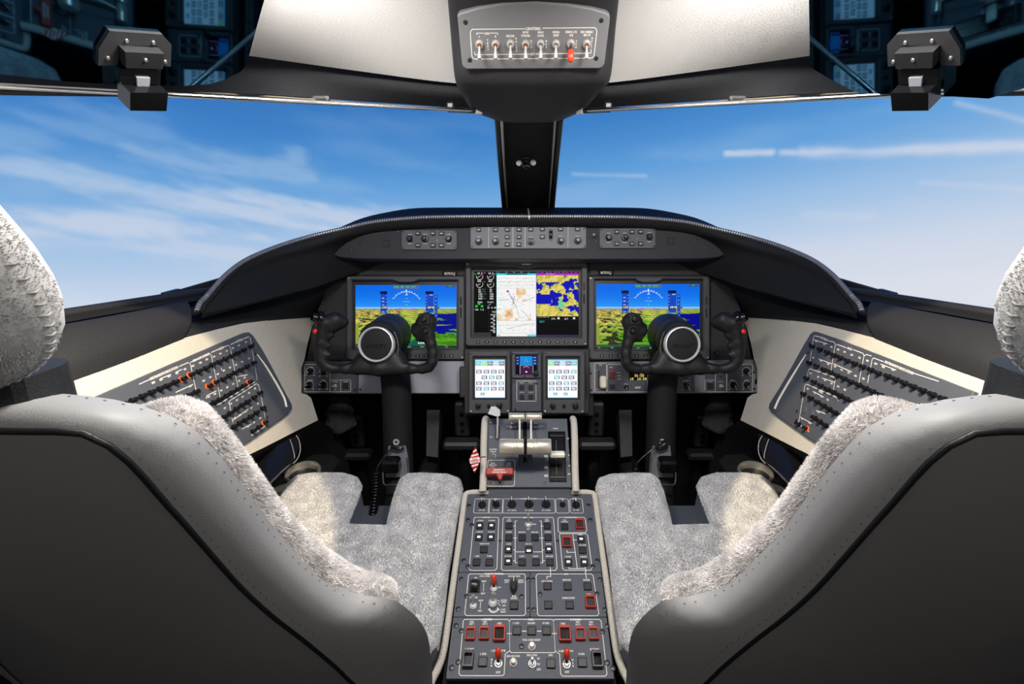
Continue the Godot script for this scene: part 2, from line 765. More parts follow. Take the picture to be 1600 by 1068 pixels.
func small_parts() -> void:
	XF = Transform3D()
	MIR = 1.0
	begin()
	lathe([[0.0042, 0.0], [0.0042, 0.0007], [0.0036, 0.0012], [0.0012, 0.0012], [0.001, 0.0004], [0.0, 0.0004]], 14)
	K.screw = mesh()
	begin()
	loops(rrect(Vector2(), 0.0158, 0.0158, 0.0012, 2), [[0, 0], [0, 0.0032], [0.0008, 0.004], [0.0016, 0.004], [0.002, 0.0032]])
	K.key = mesh()
	begin()
	loops(rrect(Vector2(), 0.0112, 0.009, 0.0012, 2), [[0, 0], [0, 0.0022], [0.0007, 0.003]])
	K.key_small = mesh()
	begin()
	box(Vector3(0, 0, 0.0042), Vector3(0.0068, 0.0042, 0.0006))
	K.key_light = mesh()
	begin()   # fluted rotary knob
	lathe([[0.0, 0.0], [0.0085, 0.0], [0.0085, 0.0014], [0.0066, 0.0022], [0.0062, 0.0118], [0.005, 0.0132], [0.0, 0.0134]], 22)
	K.knob = mesh()
	begin()   # pointer knob with a grip bar
	lathe([[0.0, 0.0], [0.0092, 0.0], [0.0092, 0.003], [0.0082, 0.0042], [0.0, 0.0042]], 22)
	loops(v2s([-0.0028, -0.0088, 0.0028, -0.0088, 0.0034, 0.0, 0.0022, 0.0085, 0.0, 0.0098, -0.0022, 0.0085, -0.0034, 0.0]), [[0, 0.004], [0.0002, 0.0125], [0.0012, 0.0138]])
	K.pointer = mesh()
	begin()
	stroke(v2s([0, 0.001, 0, 0.0088]), 0.0013, 0.0141)
	K.pointer_mark = mesh()
	begin()   # toggle: threaded bushing, then bat lever
	lathe([[0.0, 0.0], [0.0066, 0.0], [0.0066, 0.0018], [0.0054, 0.0018], [0.005, 0.0044], [0.0036, 0.005], [0.0034, 0.003], [0.0, 0.003]], 18)
	K.bushing = mesh()
	begin()
	lathe([[0.0, 0.002], [0.0016, 0.002], [0.0018, 0.008], [0.0031, 0.018], [0.0029, 0.0205], [0.0, 0.022]], 14)
	K.bat = mesh()
	begin()
	lathe([[0.0, 0.008], [0.0034, 0.0085], [0.005, 0.012], [0.0054, 0.018], [0.0046, 0.0235], [0.0024, 0.0262], [0.0, 0.0268]], 18)
	K.bat_cap = mesh()
	begin()   # push-pull circuit breaker
	lathe([[0.0, 0.0], [0.0064, 0.0], [0.0064, 0.003], [0.0042, 0.0034], [0.0042, 0.0075], [0.0056, 0.0085], [0.006, 0.0115], [0.0052, 0.0145], [0.0, 0.0155]], 14)
	K.breaker = mesh()
	begin()
	lathe([[0.0064, 0.0], [0.0082, 0.0], [0.0082, 0.0024], [0.0064, 0.003], [0.0064, 0.0]], 16)
	K.collar = mesh()
	begin()   # guard frame with a hinge lug
	frame(rrect(Vector2(), 0.0198, 0.0228, 0.0016, 2), rrect(Vector2(0, -0.0003), 0.0148, 0.0178, 0.0008, 2), 0.0, 0.0085, 0.0007)
	box(Vector3(0, 0.0125, 0.004), Vector3(0.0166, 0.0034, 0.006), 0.0008)
	K.guard = mesh()
	begin()
	box(Vector3(0, -0.0003, 0.003), Vector3(0.0146, 0.0176, 0.003), 0.0006)
	K.guard_face = mesh()
	begin()   # display controller knob, two tiers
	lathe([[0.0, 0.0], [0.0084, 0.0], [0.0084, 0.007], [0.0076, 0.0082], [0.0058, 0.0084], [0.0055, 0.0165], [0.0045, 0.0178], [0.0, 0.018]], 20)
	K.knob_dual = mesh()


func screw(parent: Node3D, p: Vector2, z: float, s := 1.0, bright := false) -> void:
	put(parent, "screw", K.screw, M.screw_bright if bright else M.screw, at(p, z, rng.randf() * 3.0, s))


func toggle(parent: Node3D, p: Vector2, z: float, lean: float, capped := false, s := 1.0) -> void:
	var b := put(parent, "toggle_switch", K.bushing, M.satin_silver, at(p, z, 0.0, s))
	var t := Transform3D(Basis(Vector3(1, 0, 0), lean), Vector3(0, 0, 0.002))
	put(b, "lever", K.bat, M.satin_silver if not capped else M.knob_black, t)
	if capped:
		put(b, "red_cap", K.bat_cap, M.cap_red, t)


func key(parent: Node3D, p: Vector2, z: float, lit := false, s := 1.0) -> void:
	var k := put(parent, "push_button", K.key, M.key_black, at(p, z, 0.0, s))
	if lit:
		put(k, "indicator_light", K.key_light, M.indicator)


func guarded(parent: Node3D, p: Vector2, z: float, s := 1.0, face := "smoked") -> void:
	var g := put(parent, "guarded_switch", K.guard, M.guard_red, at(p, z, 0.0, s))
	put(g, "guard_window", K.guard_face, M[face])


# ---- added lamps, all out of view: two over the seats, two side spots, one fill behind --------

func lamp_at(called: String, label: String, p: Vector3, aim: Vector3, size: Vector2, energy: float, color: Color) -> void:
	var o := thing(called, label, "lamp", Transform3D(Basis.looking_at(aim, Vector3(0, 0, 1) if absf(aim.normalized().y) > 0.7 else Vector3.UP), p), "added unseen lamps in the headliner")
	begin()
	frame(rrect(Vector2(), size.x + 0.03, size.y + 0.03, 0.012), rrect(Vector2(), size.x, size.y, 0.008), -0.006, 0.014, 0.002)
	fin(o, "bezel", M.black_plastic).rotation.y = PI
	begin()
	prism(rrect(Vector2(), size.x, size.y, 0.008), -0.004, 0.004)
	fin(o, "added_lamp_lens", M.added_lamp_lens).rotation.y = PI
	var l := AreaLight3D.new()
	l.name = "glow"
	l.area_size = size
	l.area_normalize_energy = true
	l.light_energy = energy
	l.light_color = color
	l.area_range = 6.0
	l.area_attenuation = 2.0
	l.shadow_enabled = true
	l.position = Vector3(0, 0, -0.016)
	o.add_child(l)


func added_lamps() -> void:
	for m in [1.0, -1.0]:
		var side := "port" if m > 0 else "starboard"
		lamp_at("added_area_light", "added unseen area light in the headliner over the %s seat" % side, Vector3(-0.21 * m, 1.492, -0.60), Vector3(-0.22 * m, -1, -0.22), Vector2(0.16, 0.12), 0.66, Color8(255, 250, 245))  # added source above the frame, brightens seats, pedestal and panels
		# an added spot out of view throws the warm patch on each side console
		var p := Vector3(-0.22 * m, 1.485, -0.45)
		var aim := Vector3(-0.66 * m, 0.80, -0.70) - p
		var o := thing("added_spot", "small added unseen spot aimed at the %s side console" % side, "lamp", Transform3D(Basis.looking_at(aim, Vector3.UP), p), "added unseen lamps in the headliner")
		begin()
		lathe([[0.0, -0.03], [0.016, -0.03], [0.022, -0.01], [0.022, 0.012], [0.019, 0.012], [0.017, 0.006], [0.0, 0.006]], 20, Transform3D(Basis(Vector3.UP, PI), Vector3()))
		fin(o, "housing", M.black_plastic)
		begin()
		lathe([[0.0, 0.0065], [0.0165, 0.0065], [0.0165, 0.009], [0.0, 0.011]], 20, Transform3D(Basis(Vector3.UP, PI), Vector3()))
		fin(o, "added_lamp_lens", M.added_lamp_lens)
		var l := SpotLight3D.new()
		l.name = "beam"
		l.light_energy = 1.3
		l.light_color = Color8(255, 232, 196)
		l.light_size = 0.012
		l.spot_range = 6.0
		l.spot_attenuation = 2.0
		l.spot_angle = 22.6
		l.spot_angle_attenuation = 0.07
		l.shadow_enabled = true
		l.position = Vector3(0, 0, -0.02)
		o.add_child(l)
	lamp_at("added_fill_light", "long added fill light out of view behind the seats", Vector3(0, 1.51, 0.45), Vector3(0, -1, -0.3), Vector2(0.5, 0.1), 0.26, Color8(255, 248, 240))  # added fill that lifts the dark seat backs


# ---- room shell ------------------------------------------------------------

func shell() -> void:
	var o := struct("floor", "dark carpeted cockpit floor")
	begin()
	box(Vector3(0, -0.02, -0.35), Vector3(1.5, 0.04, 2.9))
	fin(o, "carpet", M.carpet)
	o = struct("wall_front", "black forward bulkhead under the instrument panel")
	begin()
	box(Vector3(0, 0.5, -1.74), Vector3(1.5, 1.06, 0.04))
	fin(o, "bulkhead", M.soft_black)
	o = struct("wall_back", "plain aft bulkhead behind the aisle")
	begin()
	box(Vector3(0, 0.78, 1.07), Vector3(1.7, 1.62, 0.04))
	fin(o, "bulkhead", M.headliner)
	o = struct("ceiling", "pale headliner of the flight deck")
	for m in [1.0, -1.0]:
		MIR = m
		# from the crown outwards; the first guide is the front edge over the window frame
		begin()
		loft([
			v3s([0.0101, 1.3845, -0.9892, -0.1272, 1.3857, -0.9739, -0.282, 1.3966, -0.9354, -0.432, 1.4082, -0.8919, -0.5709, 1.4193, -0.8587, -0.7143, 1.4315, -0.8414]),
			v3s([0.01, 1.475, -0.87, -0.12, 1.465, -0.86, -0.29, 1.447, -0.80, -0.45, 1.42, -0.73, -0.58, 1.385, -0.63, -0.69, 1.33, -0.5]),
			v3s([0.0, 1.52, -0.70, -0.12, 1.512, -0.68, -0.3, 1.488, -0.62, -0.48, 1.44, -0.55, -0.62, 1.375, -0.44, -0.75, 1.27, -0.3]),
			v3s([0.0, 1.545, 0.0, -0.12, 1.54, 0.0, -0.3, 1.515, 0.0, -0.48, 1.455, 0.0, -0.66, 1.35, 0.0, -0.78, 1.2, 0.0]),
			v3s([0.0, 1.545, 1.06, -0.12, 1.54, 1.06, -0.3, 1.515, 1.06, -0.48, 1.455, 1.06, -0.66, 1.35, 1.06, -0.78, 1.2, 1.06])], 24, 24, -0.025)
		fin(o, "headliner", M.headliner)
	MIR = 1.0


func side_walls() -> void:
	for m in [1.0, -1.0]:
		var side := "left" if m > 0 else "right"
		var o := struct("wall_" + side, "%s sidewall with black padded ledge and beige woven panel" % side, m)
		# outer skin down to the floor
		begin()
		loft([
			v3s([-0.72, 1.02, -1.77, -0.77, 1.0, -1.35, -0.78, 0.995, -0.95, -0.79, 1.005, -0.5, -0.79, 1.02, 1.06]),
			v3s([-0.71, 0.7, -1.77, -0.74, 0.7, -1.35, -0.75, 0.7, -0.95, -0.76, 0.7, -0.5, -0.76, 0.7, 1.06]),
			v3s([-0.66, 0.35, -1.77, -0.68, 0.35, -1.35, -0.70, 0.35, -0.95, -0.71, 0.35, -0.5, -0.71, 0.35, 1.06]),
			v3s([-0.58, 0.0, -1.77, -0.60, 0.0, -1.35, -0.62, 0.0, -0.95, -0.62, 0.0, -0.5, -0.62, 0.0, 1.06])], 18, 12, 0.02)
		fin(o, "sidewall_skin", M.soft_black)
		# wall above the ledge, behind the window
		begin()
		loft([
			v3s([-0.79, 1.0, -0.16, -0.79, 1.0, 1.06]), v3s([-0.785, 1.12, -0.16, -0.785, 1.12, 1.06]), v3s([-0.765, 1.24, -0.16, -0.765, 1.24, 1.06])], 4, 6, -0.02)
		fin(o, "aft_liner", M.headliner)
		# padded ledge: sill, shoulder, face
		begin()
		loft([
			v3s([-0.8286, 1.0138, -0.6748, -0.7673, 1.0141, -0.7581, -0.7543, 1.0121, -0.8096, -0.7524, 1.0011, -0.9417, -0.7378, 0.9895, -1.1048, -0.704, 0.9768, -1.2468]),
			v3s([-0.7813, 1.0133, -0.6331, -0.7427, 1.01, -0.731, -0.727, 1.0083, -0.7773, -0.725, 0.9984, -0.9045, -0.7115, 0.9868, -1.0416, -0.7005, 0.9702, -1.1825])], 20, 3, 0.0)
		fin(o, "sill", M.soft_black)
		begin()
		var gap := [v3s([-0.7754, 1.0132, -0.6278, -0.7378, 1.0095, -0.7256, -0.7134, 1.01, -0.7622, -0.7101, 1.0003, -0.8853, -0.7054, 0.9911, -1.0272]), v3s([-0.6369, 0.9509, -0.4882, -0.645, 0.95, -0.6104, -0.648, 0.9469, -0.6693, -0.6543, 0.9398, -0.7938, -0.6632, 0.9351, -0.9462])]
		loft([gap[0], mid(gap[0], gap[1], 0.12, 0.012), mid(gap[0], gap[1], 0.6, 0.016), gap[1]], 22, 10, -0.012)
		fin(o, "ledge_pad", M.pad_leather)
		begin()
		gap = [v3s([-0.7398, 0.9801, -1.0813, -0.7415, 0.9619, -1.1489, -0.7334, 0.9496, -1.2078, -0.697, 0.9475, -1.3528, -0.6049, 0.9574, -1.4701, -0.5464, 0.9627, -1.5444, -0.474, 0.9781, -1.6009]), v3s([-0.6635, 0.9347, -0.9522, -0.6665, 0.9262, -1.0376, -0.6698, 0.9099, -1.1639, -0.6711, 0.8825, -1.3158, -0.6713, 0.8523, -1.4651, -0.6708, 0.8283, -1.5749, -0.6695, 0.7988, -1.6999])]
		loft([gap[0], mid(gap[0], gap[1], 0.5, 0.008), gap[1]], 24, 8, -0.012)
		fin(o, "forward_pad", M.pad_leather)
		# beige woven panel: flat, in the plane of the breaker panel
		var f := Transform3D(Vector3(-0.0511, -0.0531, -0.9973), Vector3(-0.3204, 0.9467, -0.034), Vector3(0.9459, 0.3178, -0.0654), Vector3(-0.6585, 0.8779, -1.156))
		var out := v2s([-0.6319, 0.0391, -0.5302, 0.0451, -0.4896, 0.0454, -0.3647, 0.045, -0.2051, 0.0496, -0.0961, 0.0434, 0.008, 0.0356, 0.1613, 0.0153, 0.2709, -0.0021, 0.4164, -0.0279, 0.3612, -0.0468, 0.2851, -0.0812, 0.2225, -0.115, 0.1801, -0.132, 0.1196, -0.1867, 0.1425, -0.1988, 0.1581, -0.2142, 0.1401, -0.276, -0.0135, -0.2483, -0.1446, -0.2253, -0.2596, -0.2033, -0.4513, -0.1789, -0.6182, -0.1576])
		begin()
		var keep := XF
		XF = keep * Transform3D(Basis(), Vector3())
		frame_prism(out, f, -0.02, 0.0)
		XF = keep
		fin(o, "woven_panel", M.weave_beige)
		# dark lower liner and side console with an armrest pocket
		begin()
		loft([
			v3s([-0.5772, 0.6092, -1.2863, -0.5783, 0.6435, -1.1341, -0.5789, 0.6723, -1.0041, -0.5801, 0.6992, -0.8902, -0.5781, 0.7325, -0.6998, -0.5764, 0.7615, -0.5341]),
			v3s([-0.5812, 0.4303, -1.4646, -0.6593, 0.4139, -1.3559, -0.7035, 0.4339, -1.2368, -0.6512, 0.5214, -0.9914, -0.6924, 0.5593, -0.815, -0.7452, 0.5542, -0.6679]),
			v3s([-0.56, 0.0, -1.45, -0.56, 0.0, -1.3, -0.57, 0.0, -1.1, -0.57, 0.0, -0.9, -0.57, 0.0, -0.7, -0.57, 0.0, -0.5])], 16, 8, 0.0)
		fin(o, "lower_liner", M.soft_black)
		begin()
		box(Vector3(-0.63, 0.235, -0.96), Vector3(0.14, 0.46, 0.84), 0.02)
		fin(o, "side_console", M.black_plastic)
		begin()
		loft([v3s([-0.6111, 0.6395, -1.0304, -0.5805, 0.6414, -1.0882, -0.56, 0.6399, -1.145]), v3s([-0.5908, 0.6208, -0.999, -0.5684, 0.6248, -1.0574, -0.549, 0.6262, -1.1046]), v3s([-0.5614, 0.6036, -0.9629, -0.55, 0.6118, -1.0173, -0.5413, 0.611, -1.0587])], 10, 8, -0.008)
		var pk := fin(o, "pocket_door", M.gloss_black)
		begin()
		tube(curve(v3s([-0.5619, 0.6429, -1.125, -0.5497, 0.6327, -1.1117, -0.5415, 0.6193, -1.0923, -0.5385, 0.6118, -1.0693, -0.5443, 0.6054, -1.057]), 20), 0.0012, 6)
		tube(curve(v3s([-0.568, 0.6432, -1.1043, -0.555, 0.6328, -1.0857, -0.5459, 0.6175, -1.0709, -0.5443, 0.611, -1.0587]), 20), 0.001, 6)
		fin(pk, "edge_beads", M.plate_mid)
	MIR = 1.0


func mid(a: PackedVector3Array, b: PackedVector3Array, f: float, inboard: float) -> PackedVector3Array:
	var r := PackedVector3Array()
	for i in a.size():
		r.append(a[i].lerp(b[i], f) + Vector3(inboard, inboard * 0.3, 0))
	return r


func frame_prism(poly: PackedVector2Array, f: Transform3D, z0: float, z1: float) -> void:   # an extruded outline lying in plane f
	var p := ccw(poly)
	flat()
	var ix := Geometry2D.triangulate_polygon(p)
	for i in range(0, ix.size(), 3):
		var a := p[ix[i]]
		var b := p[ix[i + 1]]
		var c := p[ix[i + 2]]
		if (b - a).cross(c - a) < 0.0:
			var t := b
			b = c
			c = t
		tri(f * Vector3(a.x, a.y, z1), f * Vector3(b.x, b.y, z1), f * Vector3(c.x, c.y, z1))
		tri(f * Vector3(a.x, a.y, z0), f * Vector3(c.x, c.y, z0), f * Vector3(b.x, b.y, z0))
	for i in p.size():
		var a := p[i]
		var b := p[(i + 1) % p.size()]
		quad(f * Vector3(a.x, a.y, z0), f * Vector3(b.x, b.y, z0), f * Vector3(b.x, b.y, z1), f * Vector3(a.x, a.y, z1))


func windows() -> void:
	for m in [1.0, -1.0]:
		var side := "left" if m > 0 else "right"
		var o := struct("window_1" if m > 0 else "window_2", "%s wraparound windshield pane" % side, m)
		begin()
		loft([
			v3s([-0.02, 1.352, -1.05, -0.1, 1.352, -1.045, -0.36, 1.345, -0.87, -0.62, 1.32, -0.675, -0.74, 1.26, -0.45, -0.775, 1.22, -0.16]),
			v3s([-0.02, 1.27, -1.38, -0.1, 1.265, -1.36, -0.40, 1.24, -1.2, -0.68, 1.18, -0.92, -0.78, 1.13, -0.6, -0.79, 1.12, -0.16]),
			v3s([-0.02, 1.13, -1.74, -0.1, 1.125, -1.72, -0.42, 1.07, -1.6, -0.70, 0.995, -1.3, -0.785, 1.0, -0.85, -0.795, 1.005, -0.16])], 30, 10, 0.0)
		fin(o, "pane", M.pane)
		# dark frame over the window, from the headliner edge to the rail
		o = struct("trim_1" if m > 0 else "trim_2", "%s black window header" % side, m)
		begin()
		loft([
			v3s([0.0103, 1.3964, -1.0082, -0.1294, 1.3964, -0.9926, -0.287, 1.4073, -0.9541, -0.4401, 1.419, -0.9106, -0.5858, 1.4317, -0.8831, -0.7334, 1.4441, -0.8658, -0.8701, 1.4584, -0.8387]),
			v3s([0.0103, 1.3709, -1.0061, -0.1294, 1.3704, -0.9851, -0.2904, 1.3804, -0.9568, -0.4482, 1.3901, -0.918, -0.5895, 1.3942, -0.8775, -0.7095, 1.3926, -0.825, -0.7813, 1.3845, -0.7395]),
			v3s([0.0111, 1.3404, -1.0649, -0.1039, 1.3533, -1.0374, -0.2987, 1.3577, -0.9763, -0.4428, 1.3563, -0.8979, -0.5448, 1.3461, -0.8013, -0.6232, 1.3332, -0.7144, -0.6629, 1.3188, -0.6166])], 24, 8, 0.012)
		fin(o, "header", M.pad_leather)
		begin()
		tube(v3s([-0.0979, 1.3504, -1.0366, -0.3004, 1.3558, -0.981, -0.4455, 1.3547, -0.9026, -0.5485, 1.3449, -0.8062, -0.628, 1.3323, -0.7193, -0.6688, 1.3185, -0.6218]), 0.0016, 8)
		fin(o, "seal", M.seal_metal)
		# rubber and metal seal along the sill
		begin()
		tube(v3s([-0.8523, 1.0119, -0.6951, -0.7722, 1.0157, -0.7638, -0.7588, 1.014, -0.8153, -0.7563, 1.0036, -0.9476, -0.7411, 0.9926, -1.1109, -0.7096, 0.9812, -1.2584]), 0.0085, 8)
		fin(o, "sill_seal", M.black_plastic)
		# latch block on the sill, catches on the header
		begin()
		var c := Vector3(-0.7616, 0.9952, -1.0752)
		box(c + Vector3(0, 0.004, 0), Vector3(0.012, 0.012, 0.05), 0.002)
		fin(o, "sill_latch", M.screw)
		begin()
		c = Vector3(-0.3575, 1.3588, -0.9527)
		box(c, Vector3(0.036, 0.012, 0.016), 0.004)
		fin(o, "header_catch", M.chrome)
	MIR = 1.0


func centre_post() -> void:
	var o := struct("trim_3", "black post between the two windshield panes")
	begin()
	loft([
		v3s([-0.0625, 1.3514, -1.0629, -0.0322, 1.3453, -1.0351, 0, 1.3426, -1.024, 0.0322, 1.3453, -1.0351, 0.0649, 1.3514, -1.0629]),
		v3s([-0.0726, 1.281, -1.308, -0.0365, 1.2797, -1.2868, 0, 1.2794, -1.2815, 0.0334, 1.2797, -1.2868, 0.0695, 1.281, -1.308]),
		v3s([-0.083, 1.1394, -1.7095, -0.043, 1.1401, -1.6889, 0, 1.1405, -1.6786, 0.0389, 1.1401, -1.6889, 0.0809, 1.1394, -1.7095])], 12, 14, -0.03)
	fin(o, "post_cover", M.soft_black)
	for s in [1, -1]:
		begin()
		if s > 0:
			tube(v3s([-0.0513, 1.3338, -1.0319, -0.0595, 1.2791, -1.2762, -0.0689, 1.1506, -1.6711]), 0.0028, 8)
		else:
			tube(v3s([0.0478, 1.3338, -1.0319, 0.0542, 1.2791, -1.2762, 0.0607, 1.1506, -1.6711]), 0.0022, 8)
		fin(o, "edge_strip", M.brushed_gold if s > 0 else M.satin_silver)
		begin()
		if s > 0:
			tube(v3s([-0.0609, 1.3401, -1.0545, -0.0704, 1.2804, -1.2974, -0.081, 1.15, -1.6917]), 0.006, 8)
		else:
			tube(v3s([0.0597, 1.3401, -1.0545, 0.0658, 1.2804, -1.2974, 0.0748, 1.15, -1.6917]), 0.006, 8)
		fin(o, "rubber_edge", M.black_plastic)
	# eye-position reference: two white balls and a black one on a bracket
	var e := wthing("eye_reference", "small sighting aid with two white balls on the centre post", "sighting aid", Vector3(-0.0076, 1.2739, -1.2851))
	var c := Vector3(-0.0074, 1.2724, -1.2587)
	begin()
	lathe(ball(0.0078), 14, Transform3D(Basis(), Vector3(-0.0075, 1.2834, -1.2671)))
	lathe(ball(0.0085), 14, Transform3D(Basis(), Vector3(-0.0074, 1.2649, -1.2514)))
	tube(PackedVector3Array([Vector3(-0.0077, 1.276, -1.2961), Vector3(-0.0074, 1.2735, -1.2538)]), 0.005, 8)
	tube(PackedVector3Array([Vector3(-0.0223, 1.2724, -1.2587), Vector3(0.0074, 1.2724, -1.2587)]), 0.002, 8)
	fin(e, "bracket", M.gloss_black)
	for x in [Vector3(-0.0238, 1.2715, -1.2564), Vector3(0.0089, 1.2722, -1.2566)]:
		begin()
		lathe(ball(0.0068), 16, Transform3D(Basis(), x))
		fin(e, "white_ball", M.white_plastic)


func ball(r: float, n := 10) -> Array:
	var p := []
	for i in n + 1:
		var a := -PI / 2 + PI * i / n
		p.append([maxf(0.0, cos(a) * r), sin(a) * r])
	return p


# ---- glareshield ---------------------------------------------------------------

func glareshield() -> void:
	var o := wthing("glareshield", "black leather glareshield with silver stitched edge above the instruments", "glareshield", Vector3(0, 1.0, -1.4))
	var lip := v3s([-0.6695, 0.9755, -1.0071, -0.6727, 0.9873, -1.0261, -0.6759, 0.998, -1.0604, -0.6799, 1.0295, -1.1475, -0.6695, 1.0543, -1.2274, -0.6329, 1.0771, -1.3223, -0.5767, 1.096, -1.3902, -0.4994, 1.114, -1.4234, -0.4323, 1.1287, -1.436, -0.3552, 1.1371, -1.4384, -0.273, 1.1421, -1.4398, -0.1347, 1.1438, -1.4403, 0, 1.1438, -1.4403])
	var low := v3s([-0.6579, 0.9705, -1.0057, -0.6554, 0.9688, -1.0312, -0.6472, 0.9677, -1.0673, -0.6354, 0.9659, -1.1292, -0.6207, 0.9634, -1.2013, -0.5964, 0.9635, -1.2846, -0.5641, 0.9655, -1.3684, -0.5217, 0.977, -1.4757, -0.4503, 0.9929, -1.5219, -0.3553, 1.0002, -1.524, -0.2603, 1.002, -1.5245, -0.1273, 1.002, -1.5245, 0, 1.002, -1.5245])
	var deck := v3s([-0.7091, 0.9754, -1.1111, -0.7195, 0.9843, -1.1553, -0.7316, 1.0012, -1.233, -0.732, 1.0174, -1.3416, -0.7047, 1.0372, -1.4306, -0.6694, 1.0551, -1.5189, -0.6025, 1.0936, -1.6028, -0.5207, 1.1305, -1.6341, -0.43, 1.1512, -1.6505, -0.36, 1.1608, -1.6532, -0.266, 1.1627, -1.6538, -0.134, 1.1627, -1.6538, 0, 1.1627, -1.6538])
	var far := v3s([-0.7828, 0.9496, -1.239, -0.7953, 0.9504, -1.3016, -0.7969, 0.9589, -1.3665, -0.7793, 0.9695, -1.4527, -0.7353, 0.9892, -1.5208, -0.684, 1.0166, -1.6119, -0.6163, 1.0596, -1.6866, -0.5397, 1.1043, -1.7203, -0.4505, 1.1236, -1.7466, -0.3805, 1.131, -1.7695, -0.2876, 1.1327, -1.7804, -0.1449, 1.1327, -1.7804, 0, 1.1327, -1.7804])
	for m in [1.0, -1.0]:
		MIR = m
		var mid_top := PackedVector3Array()
		for i in lip.size():
			mid_top.append(lip[i].lerp(deck[i], 0.5) + Vector3(0, -0.006, 0))
		begin()
		loft([lip, mid_top, deck, far], 48, 16, 0.012)
		fin(o, "top_skin", M.shroud_leather)
		var tuck := PackedVector3Array()
		for i in lip.size():
			tuck.append(lip[i].lerp(low[i], 0.14) + Vector3(0, -0.004, 0.012))
		var under := PackedVector3Array()
		for i in lip.size():
			under.append(lip[i].lerp(low[i], 0.4) + Vector3(-0.004, 0.0, -0.012))
		begin()
		loft([lip, tuck, under, low], 48, 16, -0.01)
		fin(o, "inner_skin", M.shroud_leather)
		var c := curve(lip, 160)
		begin()
		tube(c, 0.0048, 8)
		fin(o, "edge_piping", M.satin_silver)
		begin()   # thread wound over the piping
		for i in range(1, 159):
			var t := (c[i + 1] - c[i - 1]).normalized()
			var side := t.cross(Vector3.UP).normalized()
			var up := side.cross(t)
			for k in 5:
				var a0 := -0.6 + k * 0.6
				var a1 := a0 + 0.6
				var p0 := c[i] + (side * cos(a0) + up * sin(a0)) * 0.0053
				var p1 := c[i] + (side * cos(a1) + up * sin(a1)) * 0.0053
				quad(p0 - t * 0.0016, p0 + t * 0.0016, p1 + t * 0.0022, p1 - t * 0.001)
		fin(o, "stitching", M.thread).set_meta("kind", "stuff")
		# corner plate where the shroud meets the panel
		begin()
		var tri_plate := v2s([-0.57, 0.1672, -0.5206, 0.1634, -0.6251, 0.0874, -0.6517, 0.076])
		frame_prism(tri_plate, Transform3D(Vector3(1, 0, 0), Vector3(0, 0.9613, -0.2756), Vector3(0, 0.2756, 0.9613), Vector3(0, 0.8523, -1.4815)), 0.012, 0.02)
		fin(o, "corner_plate", M.shroud_leather)
	MIR = 1.0
	begin()
	var cc := curve(deck, 40)
	tube(PackedVector3Array([Vector3(0, 1.139, -1.4337), Vector3(-0.0018, 1.1534, -1.5159), Vector3(-0.004, 1.161, -1.6429)]), 0.0028, 6)
	fin(o, "seam_cord", M.thread_light)


func instrument_panel() -> void:
	var o := thing("instrument_panel", "charcoal main instrument panel carrying the three large displays", "panel", Transform3D(Vector3(1, 0, 0), Vector3(0, 0.9613, -0.2756), Vector3(0, 0.2756, 0.9613), Vector3(0, 0.8523, -1.4815)))
	var half := v2s([0, 0.1729, -0.2413, 0.1729, -0.4313, 0.1729, -0.5073, 0.1691, -0.5643, 0.1425, -0.5985, 0.0912, -0.627, 0.0285, -0.6479, -0.0475, -0.6612, -0.1235, -0.6707, -0.2261, -0.5073, -0.2299, -0.2413, -0.2299, -0.1919, -0.2299, -0.1919, -0.2945, 0, -0.2945])
	var poly := PackedVector2Array()
	for p in half:
		poly.append(p)
	for i in range(half.size() - 2, 0, -1):
		poly.append(Vector2(-half[i].x, half[i].y))
	begin()
	prism(poly, -0.04, 0.0, 0.003)
	fin(o, "panel_face", M.panel_black)
	# raised surround of the displays
	for m in [1.0, -1.0]:
		MIR = m
		begin()
		frame_prism(v2s([-0.5377, 0.1235, -0.1805, 0.1235, -0.1805, 0.1577, -0.1691, 0.1634, -0.1691, 0.1729, -0.5073, 0.1729, -0.5301, 0.1463]), Transform3D(), 0.0, 0.006)
		fin(o, "upper_trim", M.panel_black)
		begin()
		frame_prism(v2s([-0.6232, -0.0095, -0.5453, 0.1045, -0.5358, 0.1045, -0.5358, -0.1273, -0.6555, -0.1273]), Transform3D(), 0.0, 0.008)
		fin(o, "side_trim", M.panel_black)
	MIR = 1.0
	for q in [Vector2(-0.2349, 0.1278), Vector2(0.2265, 0.1306)]:
		begin()
		box(Vector3(q.x, q.y, 0.0068), Vector3(0.046, 0.014, 0.0012))
		var pl := fin(o, "registration_placard", M.soft_black)
		begin()
		letters("N751LJ", q, 0.0078, 0.0076)
		fin(pl, "lettering", M.print_white)
	begin()
	letters("SELC", Vector2(0.5776, -0.1068), 0.0062, 0.0004)
	fin(o, "lettering", M.print_white)
	put(o, "knob", K.knob, M.knob_black, at(Vector2(0.5534, -0.1068), 0.0))


# ---- seats ------------------------------------------------------------------

func half_loop(h: PackedVector2Array, n: int) -> PackedVector2Array:   # closes an outline given from top centre down to bottom centre
	var c := curve2(h, n)
	var r := PackedVector2Array()
	for p in c:
		r.append(p)
	for i in range(n - 2, 0, -1):
		r.append(Vector2(-c[i].x, c[i].y))
	return r


func grow(loop: PackedVector2Array, d: float) -> PackedVector2Array:   # clockwise outline: outwards by d
	var r := PackedVector2Array()
	var n := loop.size()
	for i in n:
		var t := (loop[(i + 2) % n] - loop[(i + n - 2) % n]).normalized()
		r.append(loop[i] + Vector2(-t.y, t.x) * d)
	return r


